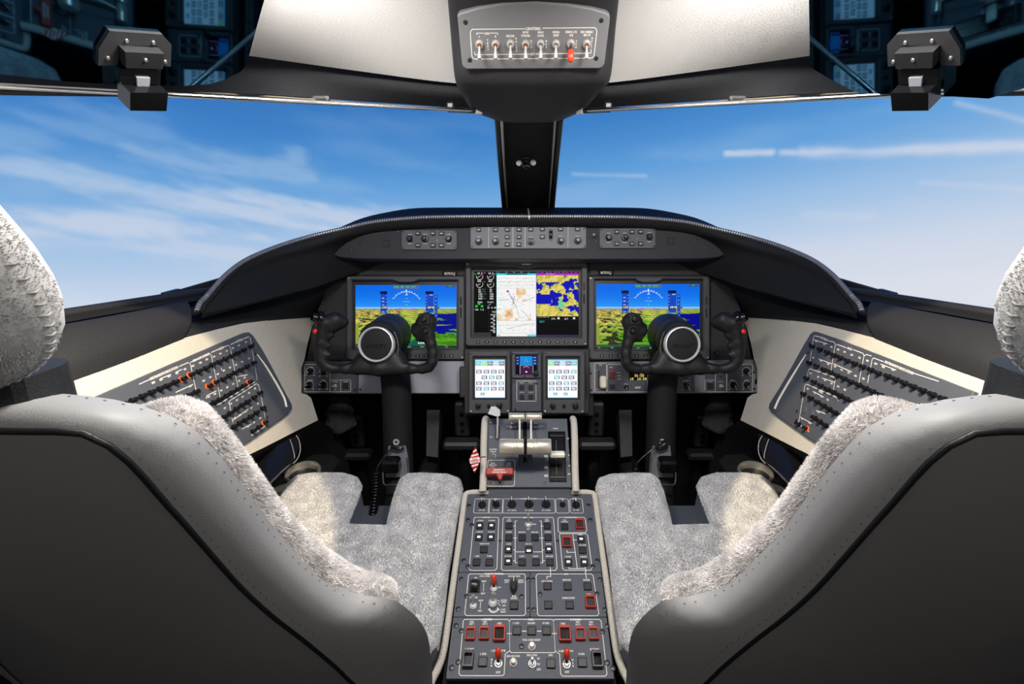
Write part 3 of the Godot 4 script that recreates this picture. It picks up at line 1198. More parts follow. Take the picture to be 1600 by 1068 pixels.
func rim(loop: PackedVector2Array, d: float) -> PackedVector2Array:   # sheepskin edge: drawn in under the headrest, fuller at the hips
	var g := grow(loop, 1.0)
	var r := PackedVector2Array()
	for i in loop.size():
		var top := (1.0 - smoothstep(0.09, 0.15, absf(loop[i].x))) * smoothstep(0.45, 0.6, loop[i].y)
		r.append(loop[i] + (g[i] - loop[i]) * (d - 0.035 * top + 0.006 * (1.0 - smoothstep(0.25, 0.45, loop[i].y)) - 0.045 * (1.0 - smoothstep(0.22, 0.345, loop[i].y))))
	return r


func lay(loop: PackedVector2Array, f: Transform3D, z: float, s := 1.0, c := Vector2()) -> PackedVector3Array:
	var r := PackedVector3Array()
	for p in loop:
		var q := c + (p - c) * s
		r.append(f * Vector3(q.x, q.y, z))
	return r


func fleece(parent: Node3D, spots: Array, length: float, width: float, lean: Vector3, base: Color) -> void:   # sheared wool: short bent locks
	begin()
	XF = Transform3D()
	var keep := MIR
	MIR = 1.0
	for k in 3:
		var d := Vector3(cos(k * 2.1), 0, sin(k * 2.1))
		var s := Vector3(-d.z, 0, d.x) * 0.5
		tri(-s, s, d * 0.25 + Vector3(0, 0.6, 0) + s * 0.7)
		tri(-s, d * 0.25 + Vector3(0, 0.6, 0) + s * 0.7, d * 0.25 + Vector3(0, 0.6, 0) - s * 0.7)
		tri(d * 0.25 + Vector3(0, 0.6, 0) - s * 0.7, d * 0.25 + Vector3(0, 0.6, 0) + s * 0.7, d * 0.9 + Vector3(0, 1.0, 0))
	var lock := mesh()
	MIR = keep
	lock.surface_set_material(0, M.wool)
	var patch := FastNoiseLite.new()
	patch.seed = 31
	patch.frequency = 22.0
	var mm := MultiMesh.new()
	mm.transform_format = MultiMesh.TRANSFORM_3D
	mm.use_colors = true
	mm.mesh = lock
	mm.instance_count = spots.size()
	for i in spots.size():
		var p: Vector3 = spots[i][0]
		var n: Vector3 = spots[i][1]
		var dir := (n + lean * 0.5 + Vector3(rng.randf_range(-0.5, 0.5), rng.randf_range(-0.5, 0.5), rng.randf_range(-0.5, 0.5)) * 0.6).normalized()
		var x := dir.cross(Vector3(0.3, 0.2, 0.9)).normalized()
		var b := Basis(x, dir, x.cross(dir)).rotated(dir, rng.randf() * TAU)
		var s := rng.randf_range(0.7, 1.25)
		b.x *= width * s
		b.y *= length * s
		b.z *= width * s
		mm.set_instance_transform(i, Transform3D(b, p - n * 0.001))
		var v := 1.0 + patch.get_noise_3dv(p) * 0.4 + rng.randf_range(-0.14, 0.14)
		mm.set_instance_color(i, Color(base.r * v, base.g * v, base.b * v))
	var o := MultiMeshInstance3D.new()
	o.name = "fleece"
	o.multimesh = mm
	o.set_meta("kind", "stuff")
	parent.add_child(o, true)


func seat(m: float) -> void:
	var side := "left" if m > 0 else "right"
	var o := wthing("pilot_seat", "%s grey leather pilot seat with pale sheepskin cushion and cover" % side, "seat", Vector3(-0.40, 0, -0.75), m, "pilot seats either side of the pedestal")
	var ff := Transform3D(Vector3(1, 0, 0), Vector3(0, 0.9285, 0.3714), Vector3(0, -0.3714, 0.9285), Vector3(-0.42, 0.47, -0.6))
	var fb := Transform3D(Vector3(1, 0, 0), Vector3(0, 0.9285, 0.3714), Vector3(0, -0.3714, 0.9285), Vector3(-0.42, 0.4533, -0.5582))
	var edge := half_loop(v2s([0.0, 0.632]) + v2s([0.0444, 0.6301, 0.0686, 0.6278, 0.0945, 0.6237, 0.1181, 0.6147, 0.1329, 0.6061, 0.1463, 0.5914, 0.1572, 0.5472, 0.1637, 0.4948, 0.1723, 0.4297, 0.1879, 0.3702, 0.2058, 0.3343, 0.2253, 0.3137, 0.2454, 0.3077, 0.2646, 0.2985, 0.2834, 0.2565, 0.2904, 0.2052, 0.2854, 0.1209, 0.2783, 0.0447]) + v2s([0.268, -0.05, 0.255, -0.18, 0.18, -0.24, 0.0, -0.24]), 64)
	var pipe := half_loop(v2s([0.0, 0.640]) + v2s([0.0557, 0.6362, 0.0885, 0.6359, 0.1043, 0.6349, 0.1154, 0.6317, 0.1228, 0.6217, 0.1281, 0.6064, 0.1312, 0.585, 0.1339, 0.5503, 0.1364, 0.5283, 0.1411, 0.4743, 0.1473, 0.4149, 0.1591, 0.3579, 0.1752, 0.3036, 0.1925, 0.2345, 0.2026, 0.1795]) + v2s([0.222, 0.10, 0.236, 0.0, 0.238, -0.12, 0.16, -0.22, 0.0, -0.22]), 64)
	var keep := XF
	# bolster: leather band from the sheepskin edge round to the piping
	var e0 := lay(edge, ff, 0.0)
	var e3 := lay(pipe, fb, 0.0)
	var rows := [e0]
	var cen := Vector2(0, 0.3)
	for k in [0.12, 0.3, 0.5, 0.7, 0.88]:
		var r := PackedVector3Array()
		for i in e0.size():
			var a := edge[i].lerp(pipe[i], k)
			var out := (edge[i] - cen).normalized() * 0.012 * sin(k * PI)
			r.append(ff * Vector3(a.x + out.x, a.y + out.y, 0.045 * k + 0.006 * sin(k * PI)))
		rows.append(r)
	rows.append(e3)
	begin()
	grid(rows, 0.0, true)
	var bolster := fin(o, "side_bolster", M.seat_leather)
	# back panel inside the piping
	begin()
	grid([e3, lay(pipe, fb, 0.006, 0.95, cen), lay(pipe, fb, 0.018, 0.78, cen), lay(pipe, fb, 0.026, 0.5, cen), lay(pipe, fb, 0.03, 0.2, cen), lay(pipe, fb, 0.03, 0.001, cen)], 0.0, true)
	fin(o, "back_panel", M.seat_shell)
	var closed := e3.duplicate()
	closed.append(e3[0])
	begin()
	tube(closed, 0.0026, 8, false)
	fin(bolster, "piping", M.piping)
	# two seams of stitches on the bolster
	begin()
	for row in [[rows[1], 1], [rows[5], 5]]:
		var line := curve(row[0], 400)
		for i in range(2, 396, 2):
			var c: Vector3 = line[i]
			var d: Vector3 = (line[i + 1] - line[i - 1]).normalized()
			var nn := (c - ff * Vector3(0, 0.3, 0.0)).normalized()
			var sd := d.cross(nn).normalized()
			var u := sd.cross(d)
			c += u * 0.0006
			quad(c - d * 0.0011 - sd * 0.0005, c - d * 0.0011 + sd * 0.0005, c + d * 0.0011 + sd * 0.0005, c + d * 0.0011 - sd * 0.0005)
	var sm := fin(bolster, "stitching", M.thread)
	sm.set_meta("kind", "stuff")
	# sheepskin over the front of the backrest
	begin()
	grid([lay(rim(edge, -0.004), ff, 0.002), lay(rim(edge, -0.002), ff, -0.007), lay(rim(edge, -0.001), ff, -0.017), lay(rim(edge, -0.006), ff, -0.028), lay(rim(edge, -0.017), ff, -0.036), lay(rim(edge, -0.03), ff, -0.042, 0.8, cen), lay(edge, ff, -0.04, 0.4, cen), lay(edge, ff, -0.04, 0.001, cen)], 0.0, true)
	var skin := fin(o, "backrest_sheepskin", M.hide)
	var top := keep * Vector3(0, 0, 0)
	fleece(skin, scatter(skin.mesh, 330000, func(p: Vector3, n: Vector3) -> bool: return p.x * m > -0.12 and p.y > 0.5 and (n.z > -0.8 or n.y > 0.35)), 0.0044, 0.0007, Vector3(0, -0.3, 0.2), Color(0.88, 0.845, 0.83))
	XF = keep
	# cushion with a notch for the control column
	var fc := Transform3D(Vector3(1, 0, 0), Vector3(0, 0.1908, -0.9816), Vector3(0, 0.9816, 0.1908), Vector3(-0.385, 0.4877, -0.925))
	var top_line := v2s([0.2196, -0.2082, 0.2195, -0.1337, 0.2155, -0.0473, 0.216, 0.0359, 0.2176, 0.1115, 0.219, 0.1744, 0.2095, 0.2013, 0.1822, 0.2151, 0.1175, 0.2198, 0.0812, 0.2175, 0.0688, 0.2013, 0.0664, 0.1635, 0.069, 0.1015, 0.0728, 0.0503, 0.0214, 0.0521, -0.0245, 0.0539, -0.0251, 0.1015, -0.0258, 0.1528, -0.028, 0.181, -0.0449, 0.2059, -0.0827, 0.2198, -0.1548, 0.2198, -0.1927, 0.2105, -0.2035, 0.1833, -0.2005, 0.1401, -0.1888, 0.0632, -0.1814, 0.0012])
	var base_poly := PackedVector2Array()
	for p in top_line:
		base_poly.append(p)
	base_poly.append(Vector2(-0.225, -0.2))
	base_poly.append(Vector2(-0.20, -0.235))
	base_poly.append(Vector2(0.20, -0.235))
	var sides := ccw(base_poly)
	begin()
	XF = keep * fc if m > 0 else keep
	if m < 0:
		XF = keep * Transform3D(Basis(fc.basis.x, fc.basis.y, fc.basis.z), Vector3(-fc.origin.x, fc.origin.y, fc.origin.z))
	loops(sides, [[0.004, -0.11], [0.0, -0.10], [0.0, -0.014]])
	fin(o, "cushion", M.seat_side)
	begin()
	loops(sides, [[0.001, -0.016], [-0.003, -0.010], [-0.003, -0.003], [0.003, 0.004], [0.012, 0.008]], true)
	var cs := fin(o, "cushion_sheepskin", M.hide)
	XF = keep
	var upn := fc.basis.z
	fleece(cs, scatter(cs.mesh, 190000, func(_p: Vector3, n: Vector3) -> bool: return n.dot(upn) > -0.2), 0.0042, 0.0007, Vector3(0.1, 0, 0.3), Color(0.74, 0.745, 0.755))
	XF = keep
	# piped seam along the cushion side, pan and pedestal under it
	begin()
	var seam := PackedVector3Array()
	for p in v2s([0.2196, -0.2082, 0.2195, -0.1337, 0.2155, -0.0473, 0.216, 0.0359, 0.2176, 0.1115, 0.2196, 0.17]):
		seam.append(fc * Vector3(p.x + 0.002, p.y, -0.03))
	tube(seam, 0.0025, 8)
	fin(o, "cushion_piping", M.seat_leather)
	begin()
	box(Vector3(-0.40, 0.36, -0.86), Vector3(0.36, 0.05, 0.40), 0.015)
	box(Vector3(-0.40, 0.17, -0.82), Vector3(0.22, 0.34, 0.26), 0.02)
	for x in [-0.13, 0.13]:
		box(Vector3(-0.40 + x, 0.012, -0.82), Vector3(0.03, 0.024, 0.56), 0.004)
	fin(o, "seat_base", M.black_plastic)
	begin()
	loops_at(rrect(Vector2(-0.385, 1.0), 0.15, 0.3, 0.01), Transform3D(Vector3(1, 0, 0), Vector3(0, 0.12, -0.993), Vector3(0, 0.993, 0.12), Vector3(0, 0.30, 0)), -0.02, 0.0)
	fin(o, "seat_pan", M.pan_gray)
	# headrest on a black yoke
	var c := Vector3(-0.441, 1.186, -0.295)
	var hb := Transform3D(Basis(Vector3(1, 0, 0), 0.28), c)
	begin()
	var hrows := []
	for i in 17:
		var a := -PI / 2 + PI * i / 16
		var zz := sin(a) * 0.048
		var s := pow(maxf(cos(a), 0.0), 0.42)
		var r := PackedVector3Array()
		for k in 40:
			var t := TAU * k / 40
			var q := Vector2(signf(cos(t)) * pow(absf(cos(t)), 0.8), signf(sin(t)) * pow(absf(sin(t)), 0.8))
			r.append(hb * Vector3(q.x * 0.131 * s * (1.0 - 0.32 * q.y), q.y * 0.122 * s, zz))
		hrows.append(r)
	grid(hrows, 0.0, true)
	var hr := fin(o, "headrest", M.hide)
	fleece(hr, scatter(hr.mesh, 80000, func(_p: Vector3, n: Vector3) -> bool: return n.z > -0.4), 0.0022, 0.0006, Vector3(0, -1.0, 0), Color(0.56, 0.565, 0.565))
	XF = keep
	begin()   # blanket stitch round the rim
	for k in 90:
		var t := TAU * k / 90
		var q := Vector2(signf(cos(t)) * pow(absf(cos(t)), 0.8), signf(sin(t)) * pow(absf(sin(t)), 0.8))
		var p0 := hb * Vector3(q.x * 0.1295 * (1.0 - 0.32 * q.y), q.y * 0.1205, 0.005)
		var p1 := hb * Vector3(q.x * 0.1315 * (1.0 - 0.32 * q.y), q.y * 0.1225, -0.002)
		tube(PackedVector3Array([p0, p0.lerp(p1, 0.5) + (p0 - c).normalized() * 0.002, p1]), 0.0008, 5)
	fin(hr, "rim_stitching", M.thread_wool).set_meta("kind", "stuff")
	begin()
	var y0 := Vector3(-0.3566, 1.0751, -0.3231)
	loops_at(rrect(Vector2(), 0.125, 0.06, 0.02), Transform3D(Basis(Vector3(1, 0, 0), -PI / 2), Vector3(-0.42, 1.055, -0.36)), -0.02, 0.02)
	tube(PackedVector3Array([Vector3(-0.46, 1.03, -0.345), Vector3(-0.46, 1.13, -0.31)]), 0.008, 8)
	tube(PackedVector3Array([Vector3(-0.38, 1.03, -0.345), Vector3(-0.38, 1.13, -0.31)]), 0.008, 8)
	fin(o, "headrest_mount", M.black_plastic)
	XF = Transform3D()
	MIR = 1.0


func loops_at(p: PackedVector2Array, f: Transform3D, z0: float, z1: float) -> void:
	frame_prism(inset(ccw(p), 0.0), f, z0, z1)


# ---- screens ------------------------------------------------------------------

const GLYPH := {"A": 25755, "B": 65656, "C": 34443, "D": 65556, "E": 74647, "F": 74644, "G": 34553, "H": 55755, "I": 72227, "J": 11152, "K": 55655, "L": 44447, "M": 57755, "N": 65555, "O": 25552, "P": 65644, "Q": 25563, "R": 65655, "S": 34216, "T": 72222, "U": 55557, "V": 55552, "W": 55775, "X": 55255, "Y": 55222, "Z": 71247, "0": 75557, "1": 26227, "2": 71747, "3": 71717, "4": 55711, "5": 74717, "6": 74757, "7": 71111, "8": 75757, "9": 75717, "-": 700, "/": 11244, ".": 2, ":": 2020}

var IM: Image


func dot(x: float, y: float, c: Color) -> void:
	var i := int(x)
	var j := int(y)
	if i >= 0 and j >= 0 and i < IM.get_width() and j < IM.get_height():
		IM.set_pixel(i, j, c)


func rect(x: float, y: float, w: float, h: float, c: Color) -> void:
	IM.fill_rect(Rect2i(int(x), int(y), int(w), int(h)), c)


func line(x0: float, y0: float, x1: float, y1: float, c: Color, w := 1) -> void:
	var n := int(maxf(absf(x1 - x0), absf(y1 - y0))) + 1
	for i in n + 1:
		var f := float(i) / n
		for k in w:
			dot(lerpf(x0, x1, f) + (k if absf(y1 - y0) > absf(x1 - x0) else 0), lerpf(y0, y1, f) + (k if absf(y1 - y0) <= absf(x1 - x0) else 0), c)


func arc(x: float, y: float, r: float, a0: float, a1: float, c: Color, w := 1) -> void:
	var n := int(r * absf(a1 - a0)) + 2
	for i in n + 1:
		var a := lerpf(a0, a1, float(i) / n)
		for k in w:
			dot(x + cos(a) * (r - k), y - sin(a) * (r - k), c)


func say(s: String, x: float, y: float, c: Color, z := 1) -> void:
	for ch in s:
		if GLYPH.has(ch):
			var d := "%05d" % GLYPH[ch]
			for r in 5:
				var bits := d[r].to_int()
				for b in 3:
					if bits & (4 >> b):
						rect(x + b * z, y + r * z, z, z, c)
		x += 4 * z


func pfd_image() -> Image:
	var w := 480
	var h := 300
	IM = Image.create(w, h, false, Image.FORMAT_RGB8)
	var n := FastNoiseLite.new()
	n.seed = 3
	n.frequency = 1.0
	n.fractal_octaves = 4
	var hz := h * 0.375
	for y in h:
		for x in w:
			var c: Color
			if y < hz:
				var f := y / hz
				c = Color8(8, 108, 238).lerp(Color8(52, 162, 255), f * f)
				if y > hz * 0.93:
					c = Color8(120, 196, 255)
			else:
				var d := (y - hz) / (h - hz)
				var wx := (x - w * 0.5) / w * 5.0 / (0.35 + d * 2.2)
				var wz := 3.6 / (0.2 + d)
				var e := n.get_noise_2d(wx + 3.0, wz)
				var sl := n.get_noise_2d(wx + 3.05, wz + 0.04) - e
				var green := clampf(d * 1.5 - 0.15 + e * 0.9 + (x - w * 0.4) / w * 0.9, 0, 1)
				c = Color8(226, 212, 104).lerp(Color8(92, 168, 34), green)
				c = c.lerp(Color8(46, 42, 30) if x < w * 0.45 else Color8(40, 104, 20), smoothstep(-0.01, 0.07, sl) * (0.95 if x < w * 0.45 else 0.6))
				if d < 0.07:
					c = c.lerp(Color8(176, 152, 104), 0.8 - d * 8.0)
				var lake := (x - w * 0.74) / w * 2.6 + e * 0.3
				if lake > 0.0 and d > 0.14 - lake * 0.04 and d < 0.56 + e * 0.15 and not (d > 0.27 + e * 0.1 and d < 0.31 + e * 0.1 - lake * 0.08) and not (d > 0.4 and d < 0.46 - lake * 0.1):
					c = Color8(4, 8, 140)
				if x < w * 0.03 and y > h * 0.62:
					c = Color8(150, 160, 60)
			IM.set_pixel(x, y, c)
	var white := Color.WHITE
	rect(w * 0.375, h * 0.012, w * 0.26, h * 0.05, Color8(96, 104, 150))
	say("ROL", w * 0.385, h * 0.016, Color8(40, 230, 60), 2)
	say("AP YD", w * 0.45, h * 0.016, Color8(40, 230, 60), 2)
	say("PIT", w * 0.55, h * 0.016, Color8(40, 230, 60), 2)
	rect(w * 0.89, h * 0.01, w * 0.1, h * 0.03, Color8(60, 90, 120))
	say("00C", w * 0.93, h * 0.012, Color8(60, 230, 80), 1)
	# speed and altitude tapes
	rect(w * 0.25, h * 0.10, w * 0.065, h * 0.34, Color8(20, 74, 196))
	rect(w * 0.245, h * 0.10, w * 0.07, h * 0.045, Color8(10, 20, 60))
	rect(w * 0.695, h * 0.10, w * 0.08, h * 0.34, Color8(20, 74, 196))
	rect(w * 0.695, h * 0.10, w * 0.08, h * 0.045, Color8(10, 20, 60))
	rect(w * 0.785, h * 0.16, w * 0.03, h * 0.4, Color8(20, 74, 196))
	for k in 6:
		line(w * 0.3, h * (0.17 + k * 0.05), w * 0.315, h * (0.17 + k * 0.05), white)
		line(w * 0.695, h * (0.17 + k * 0.05), w * 0.71, h * (0.17 + k * 0.05), white)
		say(str(160 - k * 10), w * 0.262, h * (0.2 + k * 0.055), white, 1)
		say(str(4 - k if k < 4 else k), w * 0.795, h * (0.18 + k * 0.06), white, 1)
		rect(w * 0.253, h * 0.335, w * 0.062, h * 0.05, Color8(8, 8, 10))
	say("120", w * 0.262, h * 0.343, white, 2)
	rect(w * 0.705, h * 0.335, w * 0.075, h * 0.05, Color8(8, 8, 10))
	say("3040", w * 0.715, h * 0.343, white, 2)
	say("3500", w * 0.735, h * 0.15, white, 1)
	rect(w * 0.785, h * 0.35, w * 0.05, h * 0.024, Color8(8, 8, 10))
	# roll arc, pitch ladder, horizon line, aircraft bars
	var cx := w * 0.505
	var cy := h * 0.355
	arc(cx, cy, w * 0.155, 0.6, PI - 0.6, white, 2)
	for a in [0.6, 0.85, 1.05, 1.25, 1.4, PI - 1.4, PI - 1.25, PI - 1.05, PI - 0.85, PI - 0.6]:
		line(cx + cos(a) * w * 0.155, cy - sin(a) * w * 0.155, cx + cos(a) * w * 0.168, cy - sin(a) * w * 0.168, white, 2)
	rect(cx - 3, cy - w * 0.172, 6, 8, white)
	line(cx - 6, h * 0.155, cx + 6, h * 0.155, white, 2)
	line(cx, h * 0.12, cx, h * 0.155, white, 3)
	for k in 3:
		line(cx - 4 - 12 * (k % 2), h * (0.21 + k * 0.05), cx + 4 + 12 * (k % 2), h * (0.21 + k * 0.05), white)
	line(0, hz - 5, w, hz - 5, Color8(226, 240, 255))
	for s in [-1, 1]:
		for k in 4:
			line(cx + s * w * 0.045, h * 0.368 + k, cx + s * w * 0.115, h * 0.392 + k, Color8(214, 0, 214))
		line(cx + s * w * 0.13, h * 0.358, cx + s * w * 0.16, h * 0.358, Color8(216, 190, 60), 2)
	arc(cx, cy, 6, 0, TAU, Color8(30, 220, 90), 2)
	# map inset, soft key bar
	for y in range(int(h * 0.84), int(h * 0.97)):
		var wd := int((y - h * 0.84) * 1.5)
		for x in range(int(w * 0.595) - wd, int(w * 0.595) + wd):
			dot(x, y, Color8(16, 92, 74))
	line(w * 0.595, h * 0.84, w * 0.53, h * 0.96, Color8(60, 220, 120))
	line(w * 0.595, h * 0.84, w * 0.66, h * 0.96, Color8(60, 220, 120))
	say("25NM", w * 0.62, h * 0.9, white, 2)
	rect(0, h * 0.93, w * 0.53, h * 0.03, Color8(54, 84, 74))
	rect(0, h * 0.965, w, h * 0.035, Color8(40, 44, 48))
	for k in 8:
		say(["TFC", "MAP", "WX", "NAV", "BRG1", "BRG2", "XPDR", "MSG"][k], w * (0.02 + k * 0.125), h * 0.972, Color8(206, 210, 216), 1)
	return IM


func mfd_image() -> Image:
	var w := 648
	var h := 400
	IM = Image.create(w, h, false, Image.FORMAT_RGB8)
	IM.fill(Color8(2, 2, 3))
	var white := Color8(236, 236, 236)
	var n := FastNoiseLite.new()
	n.seed = 9
	n.fractal_octaves = 4
	n.frequency = 0.012
	# engine gauges
	for q in [[35, 30], [103, 30], [35, 78], [103, 78]]:
		arc(q[0], q[1], 21, -0.2, -PI * 1.05, white, 3)
		arc(q[0], q[1], 21, -0.2, 0.5, white, 2)
		line(q[0] - 14, q[1] + 5, q[0] + 4, q[1] - 3, white, 3)
		rect(q[0] - 14, q[1] - 26, 30, 14, Color8(24, 24, 26))
		say("22.5" if q[1] < 50 else "500", q[0] - 13, q[1] - 24, white, 2)
		if q[1] < 50:
			rect(q[0] + 6, q[1] - 10, 16, 5, Color8(214, 0, 214))
	say("ITT", 60, 6, white, 1)
	say("TO", 0, 10, Color8(40, 220, 60), 2)
	say("TO", 122, 10, Color8(40, 220, 60), 2)
	say("N1", 62, 60, white, 1)
	for k in 5:
		say(["N2 PCT", "FF PPH", "OIL PSI", "OIL C", "FUEL LB"][k], 48, 108 + k * 14, Color8(150, 200, 220), 1)
		say(str(61 + k * 37), 28, 106 + k * 14, white, 2)
		say(str(61 + k * 36), 98, 106 + k * 14, white, 2)
	say("GEAR", 22, 184, white, 2)
	for q in [[32, 198], [16, 214], [50, 214]]:
		for a in 9:
			arc(q[0], q[1], a, 0, TAU, Color8(20, 200, 60), 2)
	say("FLAPS", 84, 184, white, 2)
	line(84, 212, 104, 200, white, 2)
	say("UP 8 20", 84, 218, white, 2)
	say("CAB 7.0", 6, 230, white, 2)
	say("TRIM", 112, 244, white, 2)
	for k in 5:
		say(["ELEV", "NUP", "AIL", "RUD", "FUEL"][k], 104, 262 + k * 24, white, 2)
		rect(120, 274 + k * 24, 10, 8, white)
	rect(0, 376, 106, 24, Color8(52, 54, 56))
	line(90, 234, 90, 372, Color8(60, 60, 60))
	# approach chart
	rect(139, 0, 2, 400, Color8(40, 190, 200))
	rect(141, 10, 243, 390, Color8(250, 250, 248))
	rect(141, 10, 243, 11, Color8(20, 206, 222))
	rect(200, 11, 130, 9, Color8(30, 110, 130))
	say("RNAV GPS RWY 33L", 214, 13, Color8(10, 14, 20), 1)
	var ink := Color8(60, 60, 64)
	for y in [40, 62, 84, 102, 302, 330, 380]:
		line(146, y, 380, y, Color8(150, 150, 152))
	for k in 130:
		var x := rng.randf_range(148, 370)
		var y := rng.randf_range(42, 100) if k < 70 else rng.randf_range(310, 378)
		line(x, y, x + rng.randf_range(3, 14), y, Color8(150, 150, 154))
	for y in range(104, 302):
		for x in range(143, 382):
			var e := n.get_noise_2d(x * 1.4, y * 1.4)
			if (x > 262 and x < 322 and y < 182 and e > -0.15) or (x < 240 and y > 226 and e > -0.12) or (y > 286 and e > 0.1):
				IM.set_pixel(x, y, Color8(250, 226, 186).lerp(Color8(226, 168, 108), clampf(e * 1.6, 0, 1)))
	for k in 90:
		dot(rng.randf_range(146, 380), rng.randf_range(106, 300), ink)
		var x := rng.randf_range(150, 350)
		var y := rng.randf_range(130, 290)
		line(x, y, x + rng.randf_range(4, 18), y, Color8(120, 126, 170))
	line(214, 132, 262, 220, ink, 3)
	line(262, 220, 284, 290, ink, 1)
	line(300, 186, 376, 156, ink, 2)
	line(296, 240, 336, 282, ink, 2)
	line(232, 160, 258, 176, ink, 2)
	line(250, 150, 238, 210, ink, 2)
	line(154, 176, 220, 172, Color8(90, 96, 160), 2)
	rect(202, 116, 14, 12, Color8(186, 20, 200))
	line(206, 354, 236, 346, ink, 2)
	line(236, 346, 330, 324, ink, 1)
	line(330, 324, 380, 320, ink, 1)
	rect(330, 388, 54, 12, Color8(120, 220, 226))
	say("LEMD", 146, 390, Color8(10, 60, 60), 1)
	rect(384, 0, 3, 400, Color8(70, 60, 150))
	# moving map
	for y in range(22, 276):
		for x in range(387, 646):
			var e := n.get_noise_2d(x * 0.95 + 40.0, y * 1.1 + 210.0) + 0.25 * n.get_noise_2d(x * 4.0, y * 4.0)
			var sl := n.get_noise_2d(x * 0.95 + 43.0, y * 1.1 + 213.0) + 0.25 * n.get_noise_2d(x * 4.0 + 8.0, y * 4.0 + 8.0) - e
			var land := e * 1.6 - 0.07
			var r := (y - 276) + (x - 387) * -0.42
			if r > -96.0 + e * 40.0:
				land = 0.3 + e * 0.4
			if y < 66 and x < 560:
				land = maxf(land, 0.25)
			if y > 140 and y < 200 and x < 480:
				land = -0.2
			var c := Color8(6, 10, 186)
			if land > 0.0:
				c = Color8(120, 170, 60).lerp(Color8(236, 214, 110), smoothstep(0.0, 0.16, land)).lerp(Color8(166, 168, 60), smoothstep(0.0, 0.09, sl) * 0.8)
			IM.set_pixel(x, y, c)
	for y in range(160, 224):
		var wd := (y - 160) * 0.5
		for x in range(int(535 - wd * 0.6), int(535 + wd)):
			IM.set_pixel(x, y, Color8(110, 214, 160))
	rect(387, 10, 259, 11, Color8(176, 40, 214))
	say("MAP TRAFFIC", 452, 12, Color8(250, 240, 250), 1)
	for k in 5:
		say(["GS", "DTK", "TRK", "ETE", "NM"][k], 392 + k * 52, 2, white, 1)
		say(["GS", "DTK", "TRK", "ETE"][k % 4], 150 + k * 46, 2, white, 1)
		rect(410 + k * 52, 3, 20, 4, Color8(206, 30, 206))
	rect(387, 276, 259, 124, Color8(2, 2, 3))
	say("ACTIVE FLIGHT PLAN", 394, 279, white, 1)
	line(387, 296, 646, 296, Color8(80, 80, 84))
	say("DTK", 480, 286, white, 2)
	say("ALT", 560, 286, white, 2)
	rect(516, 282, 14, 12, white)
	rect(612, 282, 14, 12, white)
	say("KICT", 406, 304, Color8(20, 220, 230), 2)
	rect(384, 392, 262, 5, Color8(84, 50, 130))
	return IM


func gtc_image(flip: int) -> Image:
	var w := 184
	var h := 240
	IM = Image.create(w, h, false, Image.FORMAT_RGB8)
	for y in h:
		IM.fill_rect(Rect2i(0, y, w, 1), Color8(252, 252, 254))
	rect(0, 0, w, 8, Color8(120, 196, 232))
	rect(0, h - 4, w, 4, Color8(40, 110, 170))
	var navy := Color8(22, 30, 66)
	var teal := Color8(20, 140, 160)
	var rows := [[10, 5, 18], [30, 5, 10], [64, 4, 24], [100, 3, 24], [136, 4, 24], [170, 4, 24], [206, 1 + flip, 18]]
	for r in rows:
		for k in r[1]:
			var n: int = r[1]
			var x: float = w * (k + 0.5) / n - 17.0 if n > 2 else 34.0 + k * 64
			if n == 3:
				x = w * (0.22 + k * 0.245)
			var c := navy
			if n == 5:
				c = [teal, Color8(70, 190, 70), navy, Color8(150, 170, 190), navy][(k + flip) % 5]
			elif (k + r[0] / 2 + flip) % 5 == 1 or n < 3:
				c = teal
			var b := 34 if n > 2 else 24
			rect(x, r[0], b, r[2], c)
			rect(x + 4, r[0] + 3, b - 9, r[2] - 10, Color8(230, 238, 246))
			line(x + 5, r[0] + r[2] - 9, x + b * 0.5, r[0] + 5, c, 3)
			line(x + b * 0.5, r[0] + 5, x + b - 6, r[0] + r[2] * 0.5, c, 3)
			rect(x + 3, r[0] + r[2] - 5, b - 6, 3, Color8(240, 240, 244))
	return IM


func standby_image() -> Image:
	IM = Image.create(130, 112, false, Image.FORMAT_RGB8)
	IM.fill(Color8(6, 6, 14))
	rect(24, 2, 78, 58, Color8(30, 150, 230))
	rect(24, 58, 78, 54, Color8(70, 26, 74))
	rect(2, 2, 20, 56, Color8(10, 50, 130))
	rect(104, 2, 24, 56, Color8(10, 60, 150))
	line(24, 59, 102, 59, Color.WHITE, 1)
	arc(63, 84, 20, 0.5, PI - 0.5, Color.WHITE, 2)
	line(24, 60, 24, 110, Color.WHITE, 2)
	line(104, 60, 104, 110, Color.WHITE, 2)
	for k in 3:
		say(str(160 - 20 * k), 4, 8 + k * 18, Color.WHITE, 1)
		say(str(3200 - 100 * k), 108, 8 + k * 18, Color.WHITE, 1)
	say("-", 52, 28, Color.WHITE, 2)
	say("-", 68, 28, Color.WHITE, 2)
	line(62, 12, 62, 24, Color.WHITE, 1)
	rect(58, 94, 12, 8, Color.WHITE)
	return IM


func glow(called: String, im: Image, energy := 1.0) -> StandardMaterial3D:
	var m := mt(called, Color8(6, 6, 7), 0.5, 0.0, 0.15)
	m.emission_enabled = true
	m.emission = Color.BLACK
	m.emission_texture = ImageTexture.create_from_image(im)
	m.emission_energy_multiplier = energy
	return m


func screen(parent: Node3D, called: String, a: Vector2, b: Vector2, z: float, m: Material) -> MeshInstance3D:   # a: top left, b: bottom right
	begin()
	var p := [Vector2(a.x, b.y), Vector2(b.x, b.y), Vector2(b.x, a.y), Vector2(a.x, a.y)]
	var uv := [Vector2(0, 1), Vector2(1, 1), Vector2(1, 0), Vector2(0, 0)]
	for i in [0, 2, 1, 0, 3, 2]:
		S.set_uv(uv[i])
		S.add_vertex(Vector3(p[i].x, p[i].y, z))
	return fin(parent, called, m)


